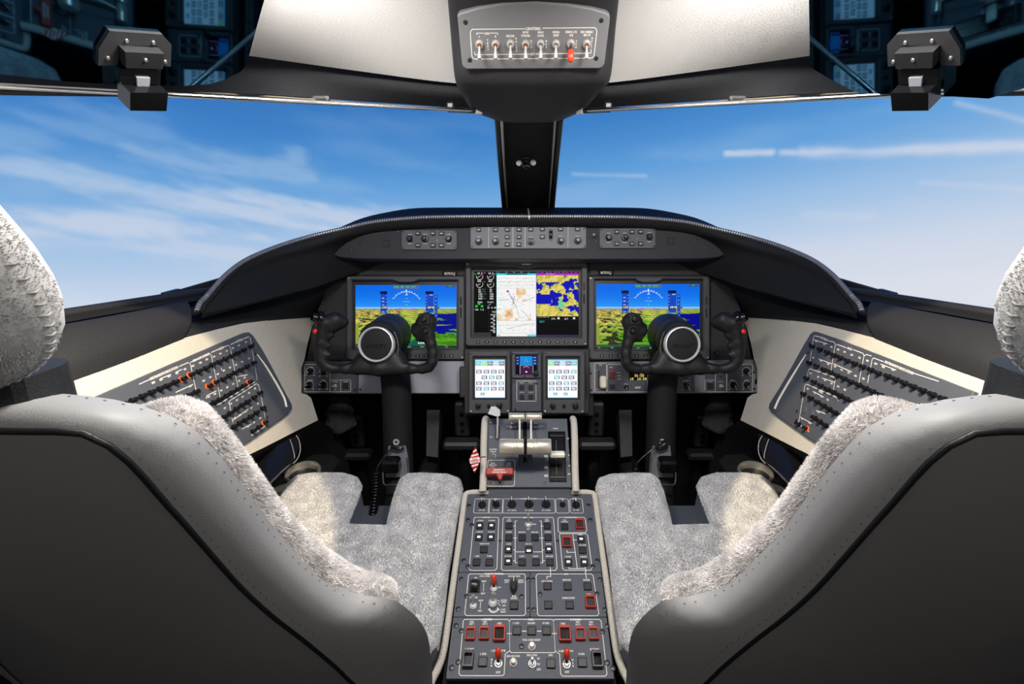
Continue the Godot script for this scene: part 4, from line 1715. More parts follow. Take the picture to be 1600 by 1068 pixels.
func bezel(parent: Node3D, a: Vector2, b: Vector2, sa: Vector2, sb: Vector2, z1: float, m: Material, r := 0.008) -> void:
	begin()
	frame(span(a, b, r), span(sa, sb, 0.003), 0.0, z1, 0.003)
	fin(parent, "bezel", m)
	begin()
	prism(span(a, b, r), 0.0, 0.004)
	fin(parent, "case", M.key_black)


func displays() -> void:
	var base := Transform3D(Vector3(1, 0, 0), Vector3(0, 0.9613, -0.2756), Vector3(0, 0.2756, 0.9613), Vector3(0, 0.8523, -1.4815))
	var p := pfd_image()
	glow("pfd", p, 0.95)
	glow("mfd", mfd_image(), 0.95)
	var spec := [
		["left primary flight display showing blue sky and terrain behind the left yoke", Vector2(-0.5334, 0.1183), Vector2(-0.1891, -0.1254), Vector2(-0.5121, 0.0938), Vector2(-0.2147, -0.0922), "pfd"],
		["centre display showing engine gauges, white approach chart and blue moving map", Vector2(-0.1866, 0.1596), Vector2(0.1701, -0.0859), Vector2(-0.1631, 0.1332), Vector2(0.1458, -0.0576), "mfd"],
		["right primary flight display showing blue sky and terrain behind the right yoke", Vector2(0.1728, 0.1176), Vector2(0.5266, -0.1255), Vector2(0.1974, 0.0968), Vector2(0.5021, -0.0954), "pfd"]]
	for q in spec:
		var c: Vector2 = (q[1] + q[2]) * 0.5
		var o := thing("flight_display", q[0], "display", base * at(c, 0.006), "large flight displays")
		var a: Vector2 = q[1] - c
		var b: Vector2 = q[2] - c
		var sa: Vector2 = q[3] - c
		var sb: Vector2 = q[4] - c
		bezel(o, a, b, sa + Vector2(-0.007, 0.013), sb + Vector2(0.006, -0.004), 0.022, M.bezel)
		screen(o, "screen", sa, sb, 0.0052, M[q[5]])
		begin()   # scalloped grip under the top edge
		prism(v2s([-0.035, a.y - 0.012, -0.02, a.y - 0.018, 0.02, a.y - 0.018, 0.035, a.y - 0.012, 0.04, a.y - 0.004, -0.04, a.y - 0.004]), 0.004, 0.0215, 0.002)
		fin(o, "bezel_grip", M.bezel)
		for k in 12:
			var x := lerpf(sa.x + 0.014, sb.x - 0.012, k / 11.0)
			begin()
			loops(rrect(Vector2(x, b.y + 0.012), 0.0125, 0.0075, 0.002, 2), [[0, 0.021], [0, 0.0235], [0.001, 0.0245]])
			var sk := fin(o, "soft_key", M.key_black)
			begin()
			cap(v2s([x - 0.0017, b.y + 0.0105, x + 0.0017, b.y + 0.0105, x, b.y + 0.0138]), 0.0248, true)
			fin(sk, "arrow_mark", M.print_white)
		for s in [Vector2(a.x + 0.006, a.y - 0.006), Vector2(b.x - 0.006, a.y - 0.006), Vector2(a.x + 0.006, b.y + 0.006), Vector2(b.x - 0.006, b.y + 0.006)]:
			screw(o, s, 0.0218, 0.6, s.x * s.y < 0.0)
		begin()
		box(Vector3(b.x - 0.0105, 0.05, 0.022), Vector3(0.004, 0.022, 0.003), 0.001)
		box(Vector3(b.x - 0.0105, 0.015, 0.022), Vector3(0.004, 0.028, 0.003), 0.001)
		fin(o, "card_slot", M.gloss_black)
		if q[5] == "mfd":
			begin()
			letters("LEARJET", Vector2(0, a.y - 0.0075), 0.0042, 0.0222, 1.2)
			fin(o, "lettering", M.brushed_gold)


func guidance_panels() -> void:
	var f := Transform3D(Vector3(1, 0, 0), Vector3(0, 0.9613, -0.2756), Vector3(0, 0.2756, 0.9613), Vector3(0, 1.0799, -1.4428))
	var o := thing("glareshield_fascia", "black eyebrow-shaped fascia under the glareshield holding three control panels", "panel", f)
	var half := v2s([0, 0.0497, -0.1633, 0.0497, -0.2432, 0.0479, -0.3319, 0.0426, -0.4029, 0.0319, -0.4651, 0.0142, -0.5059, -0.0053, -0.5307, -0.0248, -0.5432, -0.0408, -0.5236, -0.0479, -0.4739, -0.0515, -0.3319, -0.0532, 0, -0.0532])
	var poly := PackedVector2Array()
	for p in half:
		poly.append(p)
	for i in range(half.size() - 2, 0, -1):
		poly.append(Vector2(-half[i].x, half[i].y))
	begin()
	prism(poly, -0.07, 0.0, 0.002)
	fin(o, "fascia", M.panel_black)
	for q in [Vector2(-0.3669, 0.0241), Vector2(-0.1794, 0.0344), Vector2(0.1708, 0.0358), Vector2(0.3601, 0.0297), Vector2(-0.4666, -0.0072), Vector2(-0.4977, -0.0279), Vector2(0.4639, -0.0006), Vector2(0.495, -0.0209)]:
		screw(o, q, 0.0, 1.0)
	for q in [Vector2(-0.3972, -0.0084), Vector2(0.3933, -0.0023)]:
		begin()
		frame(rrect(q, 0.021, 0.021, 0.002), rrect(q, 0.014, 0.014, 0.001), 0.0, 0.002, 0.0005)
		box(Vector3(q.x, q.y, 0.0005), Vector3(0.013, 0.013, 0.001))
		fin(o, "aural_vent", M.key_black)
	var kn := put(o, "dimmer_knob", K.knob_dual, M.knob_black, at(Vector2(0.1784, 0.0128), 0.0, 0.0, 0.85))
	kn.set_meta("label", "small black knob between two panels")
	for q in [Vector2(0.1641, 0.0187), Vector2(0.1641, -0.0025), Vector2(0.1853, -0.0025)]:
		screw(o, q, 0.0, 0.7)
	# left and right display controllers, autopilot panel between them
	var specs := [
		["left grey display controller with three knobs in the glareshield fascia", Vector2(-0.3534, 0.0271), Vector2(-0.1997, -0.0278), [Vector2(-0.3295, 0.0019), Vector2(-0.2875, 0.0019), Vector2(-0.2224, 0.0019)], [Vector2(-0.3071, 0.0168), Vector2(-0.3071, -0.0156), Vector2(-0.2656, 0.0168), Vector2(-0.2656, -0.0156), Vector2(-0.2419, 0.0168), Vector2(-0.2419, -0.0156)], "controller"],
		["long grey autopilot panel with five knobs in the middle of the fascia", Vector2(-0.1631, 0.0381), Vector2(0.158, -0.0247), [Vector2(-0.1392, -0.0051), Vector2(-0.093, -0.0051), Vector2(0.0042, -0.0055), Vector2(0.0871, -0.0035), Vector2(0.1335, -0.003)], [Vector2(-0.1392, 0.0271), Vector2(-0.093, 0.0271), Vector2(-0.0606, 0.0271), Vector2(-0.0606, 0.0071), Vector2(-0.0606, -0.0132), Vector2(-0.0284, 0.0276), Vector2(-0.0284, 0.0071), Vector2(-0.0284, -0.0132), Vector2(0.0042, 0.0281), Vector2(0.0361, 0.0289), Vector2(0.0361, 0.0077), Vector2(0.0863, 0.0289), Vector2(0.133, 0.0289)], "controller_light"],
		["right grey display controller with three knobs in the glareshield fascia", Vector2(0.1937, 0.0322), Vector2(0.3494, -0.0239), [Vector2(0.2192, 0.0054), Vector2(0.2639, 0.0054), Vector2(0.3312, 0.0072)], [Vector2(0.2414, 0.0212), Vector2(0.2414, -0.0114), Vector2(0.2835, 0.0212), Vector2(0.2835, -0.0114), Vector2(0.3073, 0.0212), Vector2(0.3073, -0.0114)], "controller"]]
	for s in specs:
		var c: Vector2 = (s[1] + s[2]) * 0.5
		var w := thing("autopilot_panel" if s[5] == "controller_light" else "display_controller", s[0], "control panel", f * at(c, 0.0), "" if s[5] == "controller_light" else "display controllers")
		var hw: float = (s[2].x - s[1].x) * 0.5
		var hh: float = (s[1].y - s[2].y) * 0.5
		begin()
		prism(rrect(Vector2(), hw * 2, hh * 2, 0.003), 0.0, 0.006, 0.0015)
		fin(w, "face_plate", M[s[5]])
		for k in s[3].size():
			var q: Vector2 = s[3][k] - c
			put(w, "knob", K.knob_dual if k % 2 == 1 or hw > 0.1 else K.knob, M.knob_black, at(q, 0.006, 0.0, 1.12))
		for q in s[4]:
			put(w, "push_button", K.key_small, M.key_black, at(q - c, 0.006, 0.0, 1.25))
		begin()
		for k in s[3].size():
			var q: Vector2 = s[3][k] - c
			bars(q + Vector2(0, 0.0125), 0.011, 0.0016, 0.0063)
			if hw < 0.1:
				bars(q - Vector2(0, 0.0125), 0.012, 0.0016, 0.0063)
		for q in s[4]:
			bars(q - c, 0.008, 0.0024, 0.0101)
		if hw < 0.1:
			stroke(rrect(Vector2((s[3][1].x + s[3][2].x) * 0.5 - c.x + 0.001, -0.001), 0.002, 0.002, 0.001), 0.002, 0.0063, true)
		else:
			for x in [Vector2(-0.1123, 0.01).x, Vector2(-0.0452, 0.01).x, Vector2(-0.0118, 0.01).x, Vector2(0.107, 0.0072).x]:
				stroke(v2s([x - c.x, -hh * 0.9, x - c.x, hh * 0.9]), 0.0009, 0.0063)
		fin(w, "lettering", M.print_white)
		for q in [Vector2(-hw, -hh), Vector2(hw, -hh), Vector2(-hw, hh), Vector2(hw, hh)]:
			screw(w, q * Vector2(1.0 - 0.005 / hw, 1.0 - 0.005 / hh), 0.006, 0.7)
		if hw > 0.1:
			var q: Vector2 = Vector2(0.0595, 0.0136) - c
			begin()
			frame(rrect(q, 0.0105, 0.031, 0.004), rrect(q, 0.0075, 0.028, 0.003), 0.005, 0.0072, 0.0006)
			fin(w, "wheel_slot", M.key_black)
			begin()
			lathe([[0.0, -0.0033], [0.013, -0.0033], [0.0138, 0.0], [0.013, 0.0033], [0.0, 0.0033]], 26, Transform3D(Basis(Vector3(0, 1, 0), PI / 2), Vector3(q.x, q.y, -0.0005)))
			fin(w, "pitch_wheel", M.knob_black)


func strip_screws(o: Node3D, l: Array, z: float) -> void:
	for q in l:
		screw(o, q, z, 0.8)


func rotary(parent: Node3D, p: Vector2, z: float, turn: float, s := 1.0) -> void:
	var k := put(parent, "rotary_knob", K.pointer, M.knob_black, at(p, z, turn, s))
	put(k, "pointer_mark", K.pointer_mark, M.print_white)


func dial_arc(p: Vector2, r: float, z: float, a0 := -0.7, a1 := PI + 0.7) -> void:
	var l := PackedVector2Array()
	for i in 13:
		var a := lerpf(a0, a1, i / 12.0)
		l.append(p + Vector2(cos(a), sin(a)) * r)
	stroke(l, 0.0008, z)


func lower_strips() -> void:
	var f := Transform3D(Vector3(1, 0, 0), Vector3(0, 0.9613, -0.2756), Vector3(0, 0.2756, 0.9613), Vector3(0, 0.8523, -1.4815))
	var o := thing("switch_strip", "left grey switch strip with dimmer knobs under the left display", "switch panel", f * at(Vector2(), 0.006), "switch strips under the displays")
	begin()
	prism(v2s([-0.6706, -0.13, -0.5282, -0.13, -0.5022, -0.13, -0.5022, -0.2261, -0.6759, -0.2261, -0.6752, -0.1987, -0.6724, -0.1951, -0.6717, -0.1471]), 0.0, 0.012, 0.002)
	fin(o, "dark_plate", M.panel_gray)
	begin()
	prism(v2s([-0.5016, -0.1302, -0.1843, -0.1302, -0.1843, -0.2252, -0.5016, -0.2252]), 0.0, 0.012, 0.002)
	fin(o, "plain_plate", M.plate_light)
	for q in [Vector2(-0.6421, -0.1595), Vector2(-0.604, -0.1613), Vector2(-0.6446, -0.1997), Vector2(-0.604, -0.1997)]:
		rotary(o, q, 0.012, rng.randf_range(1.5, 2.6), 1.0)
	toggle(o, Vector2(-0.5699, -0.2029), 0.012, 0.0, false, 0.8)
	key(o, Vector2(-0.5386, -0.2022), 0.012, false, 1.0)
	begin()
	stroke(span(Vector2(-0.6589, -0.1399), Vector2(-0.5841, -0.22), 0.004), 0.0011, 0.0123, true)
	stroke(span(Vector2(-0.5841, -0.1855), Vector2(-0.5531, -0.22), 0.003), 0.0011, 0.0123, true)
	stroke(span(Vector2(-0.5531, -0.1855), Vector2(-0.5236, -0.22), 0.003), 0.0011, 0.0123, true)
	for q in [Vector2(-0.6421, -0.1595), Vector2(-0.604, -0.1613), Vector2(-0.6446, -0.1997), Vector2(-0.604, -0.1997)]:
		dial_arc(q, 0.0118, 0.0123)
		bars(q + Vector2(-0.011, -0.0125), 0.007, 0.002, 0.0123)
		bars(q + Vector2(0.011, -0.0125), 0.007, 0.002, 0.0123)
	letters("PANEL", Vector2(-0.6386, -0.1481), 0.003, 0.0123)
	letters("CB PANEL", Vector2(-0.6421, -0.1862), 0.003, 0.0123)
	letters("FLOOD", Vector2(-0.6033, -0.1862), 0.003, 0.0123)
	letters("OXY PHONE", Vector2(-0.5692, -0.1905), 0.0026, 0.0123, 0.75)
	letters("L EXIT INST", Vector2(-0.5382, -0.1905), 0.0024, 0.0123, 0.7)
	letters("INT", Vector2(-0.5699, -0.214), 0.0028, 0.0123)
	fin(o, "lettering", M.print_white)
	strip_screws(o, [Vector2(-0.5122, -0.2133), Vector2(-0.4958, -0.2133), Vector2(-0.6635, -0.1649), Vector2(-0.666, -0.2147)], 0.012)
	# right strip
	o = thing("switch_strip", "right grey switch strip with white gear-like wheel and amber readout", "switch panel", f * at(Vector2(), 0.006), "switch strips under the displays")
	begin()
	prism(v2s([0.1655, -0.1328, 0.1897, -0.1328, 0.6559, -0.1257, 0.6666, -0.1285, 0.6694, -0.1791, 0.663, -0.1869, 0.663, -0.1968, 0.6719, -0.1986, 0.6719, -0.2235, 0.1719, -0.226, 0.1712, -0.2004, 0.1655, -0.1968]), 0.0, 0.012, 0.002)
	fin(o, "grey_plate", M.plate_mid)
	for inlay in [v2s([0.1926, -0.1371, 0.3463, -0.1371, 0.3463, -0.2225, 0.1926, -0.2225]), v2s([0.5154, -0.1613, 0.6541, -0.1381, 0.6541, -0.2203, 0.5154, -0.2203]), v2s([0.4353, -0.1684, 0.4851, -0.1684, 0.4851, -0.2203, 0.4353, -0.2203])]:
		begin()
		prism(inlay, 0.0118, 0.0128)
		fin(o, "dark_inlay", M.panel_gray)
	for q in [[Vector2(0.284, -0.2057), 0.8], [Vector2(0.4602, -0.2022), 1.15], [Vector2(0.5979, -0.1997), 1.0], [Vector2(0.6381, -0.1997), 1.0], [Vector2(0.6363, -0.1602), 1.0]]:
		rotary(o, q[0], 0.0128, rng.randf_range(2.4, 3.6), q[1])
	toggle(o, Vector2(0.5616, -0.2029), 0.0128, 0.0, false, 0.8)
	key(o, Vector2(0.5307, -0.2022), 0.0128, false, 1.1)
	key(o, Vector2(0.2431, -0.2054), 0.0128, false, 0.85)
	guarded(o, Vector2(0.2417, -0.1698), 0.0128, 0.85)
	var g := Vector2(0.2157, -0.1915)
	begin()
	loops(rrect(g, 0.0205, 0.037, 0.008, 5), [[0, 0.012], [0, 0.024], [0.0015, 0.028], [0.005, 0.030]], true)
	for k in 5:
		box(Vector3(g.x, g.y + (k - 2) * 0.006, 0.0302), Vector3(0.011, 0.0024, 0.0014), 0.0006)
	var wl := fin(o, "gear_wheel", M.cream_plastic)
	wl.set_meta("label", "cream wheel-shaped lever knob")
	begin()
	box(Vector3(g.x - 0.012, g.y + 0.008, 0.0124), Vector3(0.003, 0.05, 0.001))
	fin(o, "lever_slot", M.gloss_black)
	# amber readout
	IM = Image.create(112, 52, false, Image.FORMAT_RGB8)
	IM.fill(Color8(8, 6, 4))
	var amber := Color8(250, 226, 130)
	say("FLT ELV", 36, 2, amber, 2)
	say("31:00", 34, 16, amber, 3)
	say("18", 6, 36, amber, 3)
	say("16:00", 50, 36, amber, 3)
	glow("readout", IM, 0.8)
	screen(o, "readout_screen", Vector2(0.2922, -0.1613), Vector2(0.3463, -0.1862), 0.0134, M.readout)
	begin()
	stroke(span(Vector2(0.1926, -0.1371), Vector2(0.226, -0.2203), 0.003), 0.0011, 0.0131, true)
	stroke(span(Vector2(0.2289, -0.1399), Vector2(0.3463, -0.2203), 0.003), 0.0011, 0.0131, true)
	stroke(span(Vector2(0.5154, -0.1855), Vector2(0.5456, -0.22), 0.003), 0.0011, 0.0131, true)
	stroke(span(Vector2(0.5456, -0.1648), Vector2(0.5783, -0.22), 0.003), 0.0011, 0.0131, true)
	stroke(span(Vector2(0.5794, -0.1399), Vector2(0.6541, -0.22), 0.003), 0.0011, 0.0131, true)
	for q in [Vector2(0.4602, -0.2022), Vector2(0.5979, -0.1997), Vector2(0.6381, -0.1997), Vector2(0.6363, -0.1602)]:
		dial_arc(q, 0.0122, 0.0131)
		bars(q + Vector2(-0.011, -0.0125), 0.006, 0.002, 0.0131)
		bars(q + Vector2(0.011, -0.0125), 0.006, 0.002, 0.0131)
	letters("GEAR", Vector2(0.2093, -0.1417), 0.003, 0.0131)
	letters("UP", Vector2(0.1968, -0.1559), 0.0026, 0.0131)
	letters("DN", Vector2(0.1976, -0.2136), 0.0026, 0.0131)
	letters("TEMPERATURE", Vector2(0.4602, -0.1872), 0.003, 0.0131, 0.85)
	letters("COOL", Vector2(0.4445, -0.1791), 0.0026, 0.0131)
	letters("HOT", Vector2(0.4709, -0.1791), 0.0026, 0.0131)
	letters("MAN", Vector2(0.2396, -0.1484), 0.003, 0.0131)
	letters("CAB RATE", Vector2(0.262, -0.1637), 0.0026, 0.0131, 0.8)
	letters("READY", Vector2(0.2637, -0.173), 0.0026, 0.0131, 0.8)
	letters("CAB ALT", Vector2(0.2637, -0.1826), 0.0026, 0.0131, 0.8)
	letters("CAB ALT", Vector2(0.283, -0.1976), 0.0026, 0.0131, 0.8)
	letters("R EXIT INST", Vector2(0.5307, -0.1904), 0.0024, 0.0131, 0.7)
	letters("OXY PHONE", Vector2(0.5616, -0.1904), 0.0026, 0.0131, 0.75)
	letters("PEDESTAL", Vector2(0.5961, -0.1862), 0.0026, 0.0131, 0.8)
	letters("CB PANEL", Vector2(0.6374, -0.1862), 0.0026, 0.0131, 0.8)
	bars(Vector2(0.3178, -0.2075), 0.018, 0.002, 0.0131, 2)
	fin(o, "lettering", M.print_white)
	strip_screws(o, [Vector2(0.1808, -0.1655), Vector2(0.1808, -0.2146), Vector2(0.5598, -0.1762), Vector2(0.6577, -0.163), Vector2(0.6588, -0.2111)], 0.0128)


func centre_stack() -> void:
	var f := Transform3D(Vector3(1, 0, 0), Vector3(0, 0.9613, -0.2756), Vector3(0, 0.2756, 0.9613), Vector3(0, 0.6818, -1.3806))
	for k in 2:
		var ox := 0.0 if k == 0 else 1.0
		var a: Vector2 = [Vector2(-0.1725, 0.0923), Vector2(0.0381, 0.0923)][k]
		var b: Vector2 = [Vector2(-0.0537, -0.0864), Vector2(0.1583, -0.0864)][k]
		var sa: Vector2 = [Vector2(-0.1548, 0.0675), Vector2(0.0533, 0.0675)][k]
		var sb: Vector2 = [Vector2(-0.0698, -0.0427), Vector2(0.1378, -0.0427)][k]
		var c: Vector2 = (a + b) * 0.5
		var o := thing("touch_controller", "%s touchscreen controller with white icon page and three knobs" % ["left", "right"][k], "touchscreen", f * at(c, 0.0), "touchscreen controllers above the throttles")
		glow("gtc%d" % k, gtc_image(k), 1.25)
		bezel(o, a - c, b - c, sa - c + Vector2(-0.006, 0.009), sb - c + Vector2(0.006, -0.005), 0.016, M.bezel, 0.006)
		screen(o, "screen", sa - c, sb - c, 0.0055, M["gtc%d" % k])
		for q in [[[Vector2(-0.1449, -0.0627), Vector2(0.0668, -0.0629)], 0.9], [[Vector2(-0.1151, -0.0629), Vector2(0.0985, -0.0627)], 0.6], [[Vector2(-0.0848, -0.0622), Vector2(0.1307, -0.0622)], 1.05]]:
			put(o, "knob", K.knob_dual, M.knob_black, at(q[0][k] - c, 0.0158, 0.0, q[1]))
		for q in [Vector2(a.x + 0.007, a.y - 0.007), Vector2(b.x - 0.007, a.y - 0.007), Vector2(a.x + 0.007, b.y + 0.007), Vector2(b.x - 0.007, b.y + 0.007)]:
			screw(o, q - c, 0.0158, 0.65, q.y < c.y)
	# column behind the throttles: standby instrument over a small switch plate
	var o := thing("stack_housing", "black housing behind the touchscreens and standby instrument", "housing", f)
	begin()
	prism(v2s([-0.1874, 0.0985, 0.1732, 0.0985, 0.1732, -0.0898, 0.0331, -0.0956, -0.0496, -0.0956, -0.1874, -0.0898]), -0.06, 0.0, 0.003)
	fin(o, "housing", M.black_plastic)
	for q in [Vector2(-0.1909, 0.0021), Vector2(0.1651, 0.0021)]:
		begin()
		box(Vector3(q.x, q.y, -0.01), Vector3(0.02, 0.09, 0.02), 0.003)
		fin(o, "mounting_ear", M.black_plastic)
	var c := Vector2(-0.0083, 0.0519)
	var s := thing("standby_instrument", "small square standby instrument with blue horizon between the touchscreens", "instrument", f * at(c, 0.0))
	bezel(s, Vector2(-0.0496, 0.0893) - c, Vector2(0.0331, 0.0142) - c, Vector2(-0.0404, 0.0818) - c, Vector2(0.0243, 0.0234) - c, 0.014, M.plate_dark, 0.004)
	glow("standby", standby_image(), 0.85)
	screen(s, "screen", Vector2(-0.0381, 0.0779) - c, Vector2(0.0221, 0.0257) - c, 0.0052, M.standby)
	put(s, "knob", K.knob_dual, M.knob_black, at(Vector2(0.0186, 0.0285) - c, 0.013, 0.0, 1.0))
	for q in [Vector2(-0.0455, 0.0854), Vector2(0.0266, 0.0859), Vector2(-0.0462, 0.0165), Vector2(-0.0136, 0.0204)]:
		screw(s, q - c, 0.0138, 0.8)
	c = Vector2(-0.0071, -0.034)
	s = thing("reversion_plate", "dark grey plate with four square buttons under the standby instrument", "switch panel", f * at(c, 0.0))
	begin()
	prism(span(Vector2(-0.0496, 0.0119) - c, Vector2(0.0349, -0.0808) - c, 0.003), 0.0, 0.011, 0.0015)
	fin(s, "plate", M.panel_gray)
	for q in [Vector2(-0.0209, -0.0117), Vector2(0.0044, -0.0117), Vector2(-0.0209, -0.0393), Vector2(0.0044, -0.0393)]:
		key(s, q - c, 0.011, false, 0.82)
	begin()
	stroke(span(Vector2(-0.0358, 0.0067) - c, Vector2(0.0193, -0.0508) - c, 0.003), 0.0011, 0.0113, true)
	letters("GEAR / HYD", Vector2(-0.0083, 0.0067) - c, 0.0028, 0.0114, 0.85)
	letters("HORN SIL", Vector2(-0.0209, 0.0016) - c, 0.0024, 0.0114, 0.8)
	letters("HYD SOV", Vector2(0.0044, 0.0016) - c, 0.0024, 0.0114, 0.8)
	letters("ANTI SKID", Vector2(-0.0216, -0.0255) - c, 0.0024, 0.0114, 0.8)
	letters("FUS VALVE", Vector2(0.0044, -0.0255) - c, 0.0024, 0.0114, 0.8)
	fin(s, "lettering", M.print_white)
	for q in [Vector2(-0.0446, 0.0055), Vector2(0.0211, 0), Vector2(-0.0393, -0.0742)]:
		screw(s, q - c, 0.011, 0.9)


# ---- throttle quadrant -----------------------------------------------------------

func throttle_quadrant() -> void:
	var f := Transform3D(Vector3(1, 0, 0), Vector3(0, 0.5998, -0.8002), Vector3(0, 0.8002, 0.5998), Vector3(0, 0.5896, -1.141))
	var o := thing("throttle_quadrant", "dark grey throttle quadrant with silver thrust levers between the seats", "throttle quadrant", f)
	var inv := f.affine_inverse()
	var side := Transform3D(Vector3(0, 0, -1), Vector3(0, 1, 0), Vector3(1, 0, 0), Vector3())
	XF = inv
	begin()
	frame_prism(v2s([1.066, 0.20, 1.066, 0.518, 1.073, 0.531, 1.10, 0.552, 1.14, 0.583, 1.18, 0.613, 1.212, 0.636, 1.224, 0.638, 1.236, 0.628, 1.25, 0.60, 1.25, 0.20]), side, -0.098, 0.098)
	fin(o, "body", M.panel_gray)
	for s in [1, -1]:
		MIR = s
		begin()
		tube(curve(v3s([-0.1143, 0.6353, -1.2373, -0.1143, 0.6405, -1.218, -0.114, 0.6373, -1.1942, -0.1125, 0.6128, -1.1507, -0.1106, 0.587, -1.1173, -0.109, 0.5571, -1.0796, -0.1088, 0.5335, -1.0541]), 30), 0.0088, 12)
		fin(o, "side_trim", M.weave_beige)
	MIR = 1.0
	XF = Transform3D()
	begin()
	prism(v2s([-0.1067, 0.0926, 0.0973, 0.0926, 0.1004, -0.0901, -0.1002, -0.0901]), -0.004, 0.002, 0.001)
	fin(o, "face_plate", M.panel_gray)
	begin()
	prism(v2s([-0.0161, 0.0835, -0.0065, 0.0835, -0.0062, -0.0274, -0.0153, -0.0274]), 0.0, 0.0026)
	prism(v2s([-0.0858, 0.0711, -0.077, 0.0711, -0.0758, 0.0368, -0.0845, 0.0368]), 0.0, 0.0026)
	fin(o, "lever_slot", M.gloss_black)
	# flap gate: sunken well, cream lever
	begin()
	var w0 := v2s([0.0475, 0.0549, 0.0906, 0.0549, 0.0884, -0.077, 0.0474, -0.077])
	var w1 := inset(ccw(w0), 0.004)
	frame(ccw(w0), w1, 0.0, 0.006, 0.0012)
	prism(w1, 0.0, 0.0024)
	fin(o, "flap_gate", M.gloss_black)
	begin()
	prism(v2s([0.0661, 0.0309, 0.0683, 0.0309, 0.0665, -0.058, 0.0644, -0.058]), 0.002, 0.0034)
	prism(v2s([0.0516, 0.0436, 0.0872, 0.0436, 0.0871, 0.0404, 0.0516, 0.0404]), 0.002, 0.0064)
	prism(v2s([0.0504, -0.0663, 0.0868, -0.0663, 0.0867, -0.0684, 0.0503, -0.0684]), 0.002, 0.0064)
	fin(o, "gate_rail", M.screw)
	XF = inv
	begin()
	var fl := Vector3(0.0668, 0.6089, -1.0945)
	box(fl, Vector3(0.036, 0.012, 0.018), 0.003)
	fin(o, "flap_lever", M.cream_plastic).set_meta("label", "cream flap lever")
	# thrust levers, each with a big silver grip and a reverser lever in front
	for q in [[Vector3(-0.0402, 0.6382, -1.0769), Vector3(-0.031, 0.6714, -1.1696), -1.0], [Vector3(0.0223, 0.6382, -1.0769), Vector3(0.0111, 0.6714, -1.1696), 1.0]]:
		var c: Vector3 = q[0]
		var up: Vector3 = q[1]
		var sg: float = q[2]
		var tr := Transform3D(Basis(Vector3.UP, PI / 2 * sg), c)
		begin()
		lathe([[0.0, -0.028], [0.0165, -0.028], [0.0182, -0.0262], [0.0182, -0.0125], [0.0172, -0.0118], [0.0172, -0.0112], [0.0186, -0.0105], [0.0186, -0.006], [0.0175, -0.0052], [0.0184, -0.0045], [0.0184, 0.0265], [0.017, 0.0285], [0.0, 0.0285]], 36, tr)
		var g := fin(o, "thrust_grip", M.brushed_gold)
		begin()
		tube(PackedVector3Array([c + Vector3(-sg * 0.021, -0.012, 0.0), c + Vector3(-sg * 0.021, -0.055, -0.01)]), 0.006, 8)
		fin(g, "lever_arm", M.screw)
		begin()
		letters("CUTOFF", Vector2(), 0.003, 0.0, 0.9)
		var lt := fin(g, "lettering", M.print_dim)
		lt.transform = inv * Transform3D(f.basis, c + f.basis.y * -0.045 + f.basis.z * -0.042 + Vector3(sg * 0.004, 0, 0))
		begin()
		lathe([[0.0, -0.02], [0.0095, -0.02], [0.0105, -0.0185], [0.0105, 0.0185], [0.0095, 0.02], [0.0, 0.02]], 28, Transform3D(Basis(Vector3.UP, PI / 2), up))
		var rv := fin(o, "reverser_grip", M.brushed_gold)
		begin()
		tube(PackedVector3Array([up + Vector3(-sg * 0.007, -0.006, 0.004), c + Vector3(-sg * 0.0178, 0.012, -0.012)]), 0.0024, 8)
		fin(rv, "reverser_arm", M.cream_plastic)
	# spoiler lever
	var sp := Vector3(-0.0872, 0.6795, -1.1823)
	begin()
	var back := Transform3D(f.basis, sp)
	frame_prism(v2s([-0.0155, -0.004, -0.009, 0.012, 0.004, 0.0125, 0.0145, 0.004, 0.0145, -0.009, 0.006, -0.0105]), Transform3D(Basis(Vector3(1, 0, 0), -0.28), sp), -0.008, 0.008)
	var sl := fin(o, "spoiler_lever", M.ring_silver)
	begin()
	tube(PackedVector3Array([sp + Vector3(0.008, -0.006, 0), Vector3(-0.0797, 0.6188, -1.1597)]), 0.003, 8)
	fin(sl, "lever_arm", M.satin_silver)
	# red parking brake T-handle
	XF = Transform3D()
	begin()
	prism(v2s([-0.1028, -0.0525, -0.038, -0.0525, -0.0377, -0.0699, -0.061, -0.0699, -0.0654, -0.082, -0.0716, -0.082, -0.0775, -0.0699, -0.1019, -0.0699]), 0.016, 0.03, 0.002)
	var br := fin(o, "brake_handle", M.brake_red)
	br.set_meta("label", "red emergency brake handle")
	begin()
	letters("EMERGENCY/", Vector2(-0.0707, -0.0587), 0.0036, 0.0303, 0.85)
	letters("PARKING BRAKE", Vector2(-0.0705, -0.0645), 0.0036, 0.0303, 0.85)
	fin(br, "lettering", M.print_white)
	begin()
	var hp := Vector2(-0.0706, -0.0616)
	lathe([[0.006, 0.0], [0.006, 0.017]], 12, at(hp, 0.0))
	fin(br, "stem", M.screw)
	begin()
	stroke(span(Vector2(-0.1011, -0.0218), Vector2(-0.035, -0.0876), 0.005), 0.0011, 0.0023, true)
	letters("ELEV DISC", Vector2(-0.089, 0.0067), 0.0036, 0.0024, 0.8)
	letters("PULL &", Vector2(-0.0887, 0.0006), 0.0036, 0.0024, 0.8)
	letters("GEAR", Vector2(-0.0882, -0.0297), 0.0034, 0.0024, 0.85)
	letters("BLOWDN", Vector2(-0.0879, -0.0345), 0.0034, 0.0024, 0.85)
	letters("PULL", Vector2(-0.0877, -0.0393), 0.0034, 0.0024, 0.85)
	letters("PARK", Vector2(-0.0503, -0.0297), 0.0034, 0.0024, 0.85)
	letters("BRAKE", Vector2(-0.0502, -0.0345), 0.0034, 0.0024, 0.85)
	letters("PULL &", Vector2(-0.0501, -0.0393), 0.0034, 0.0024, 0.85)
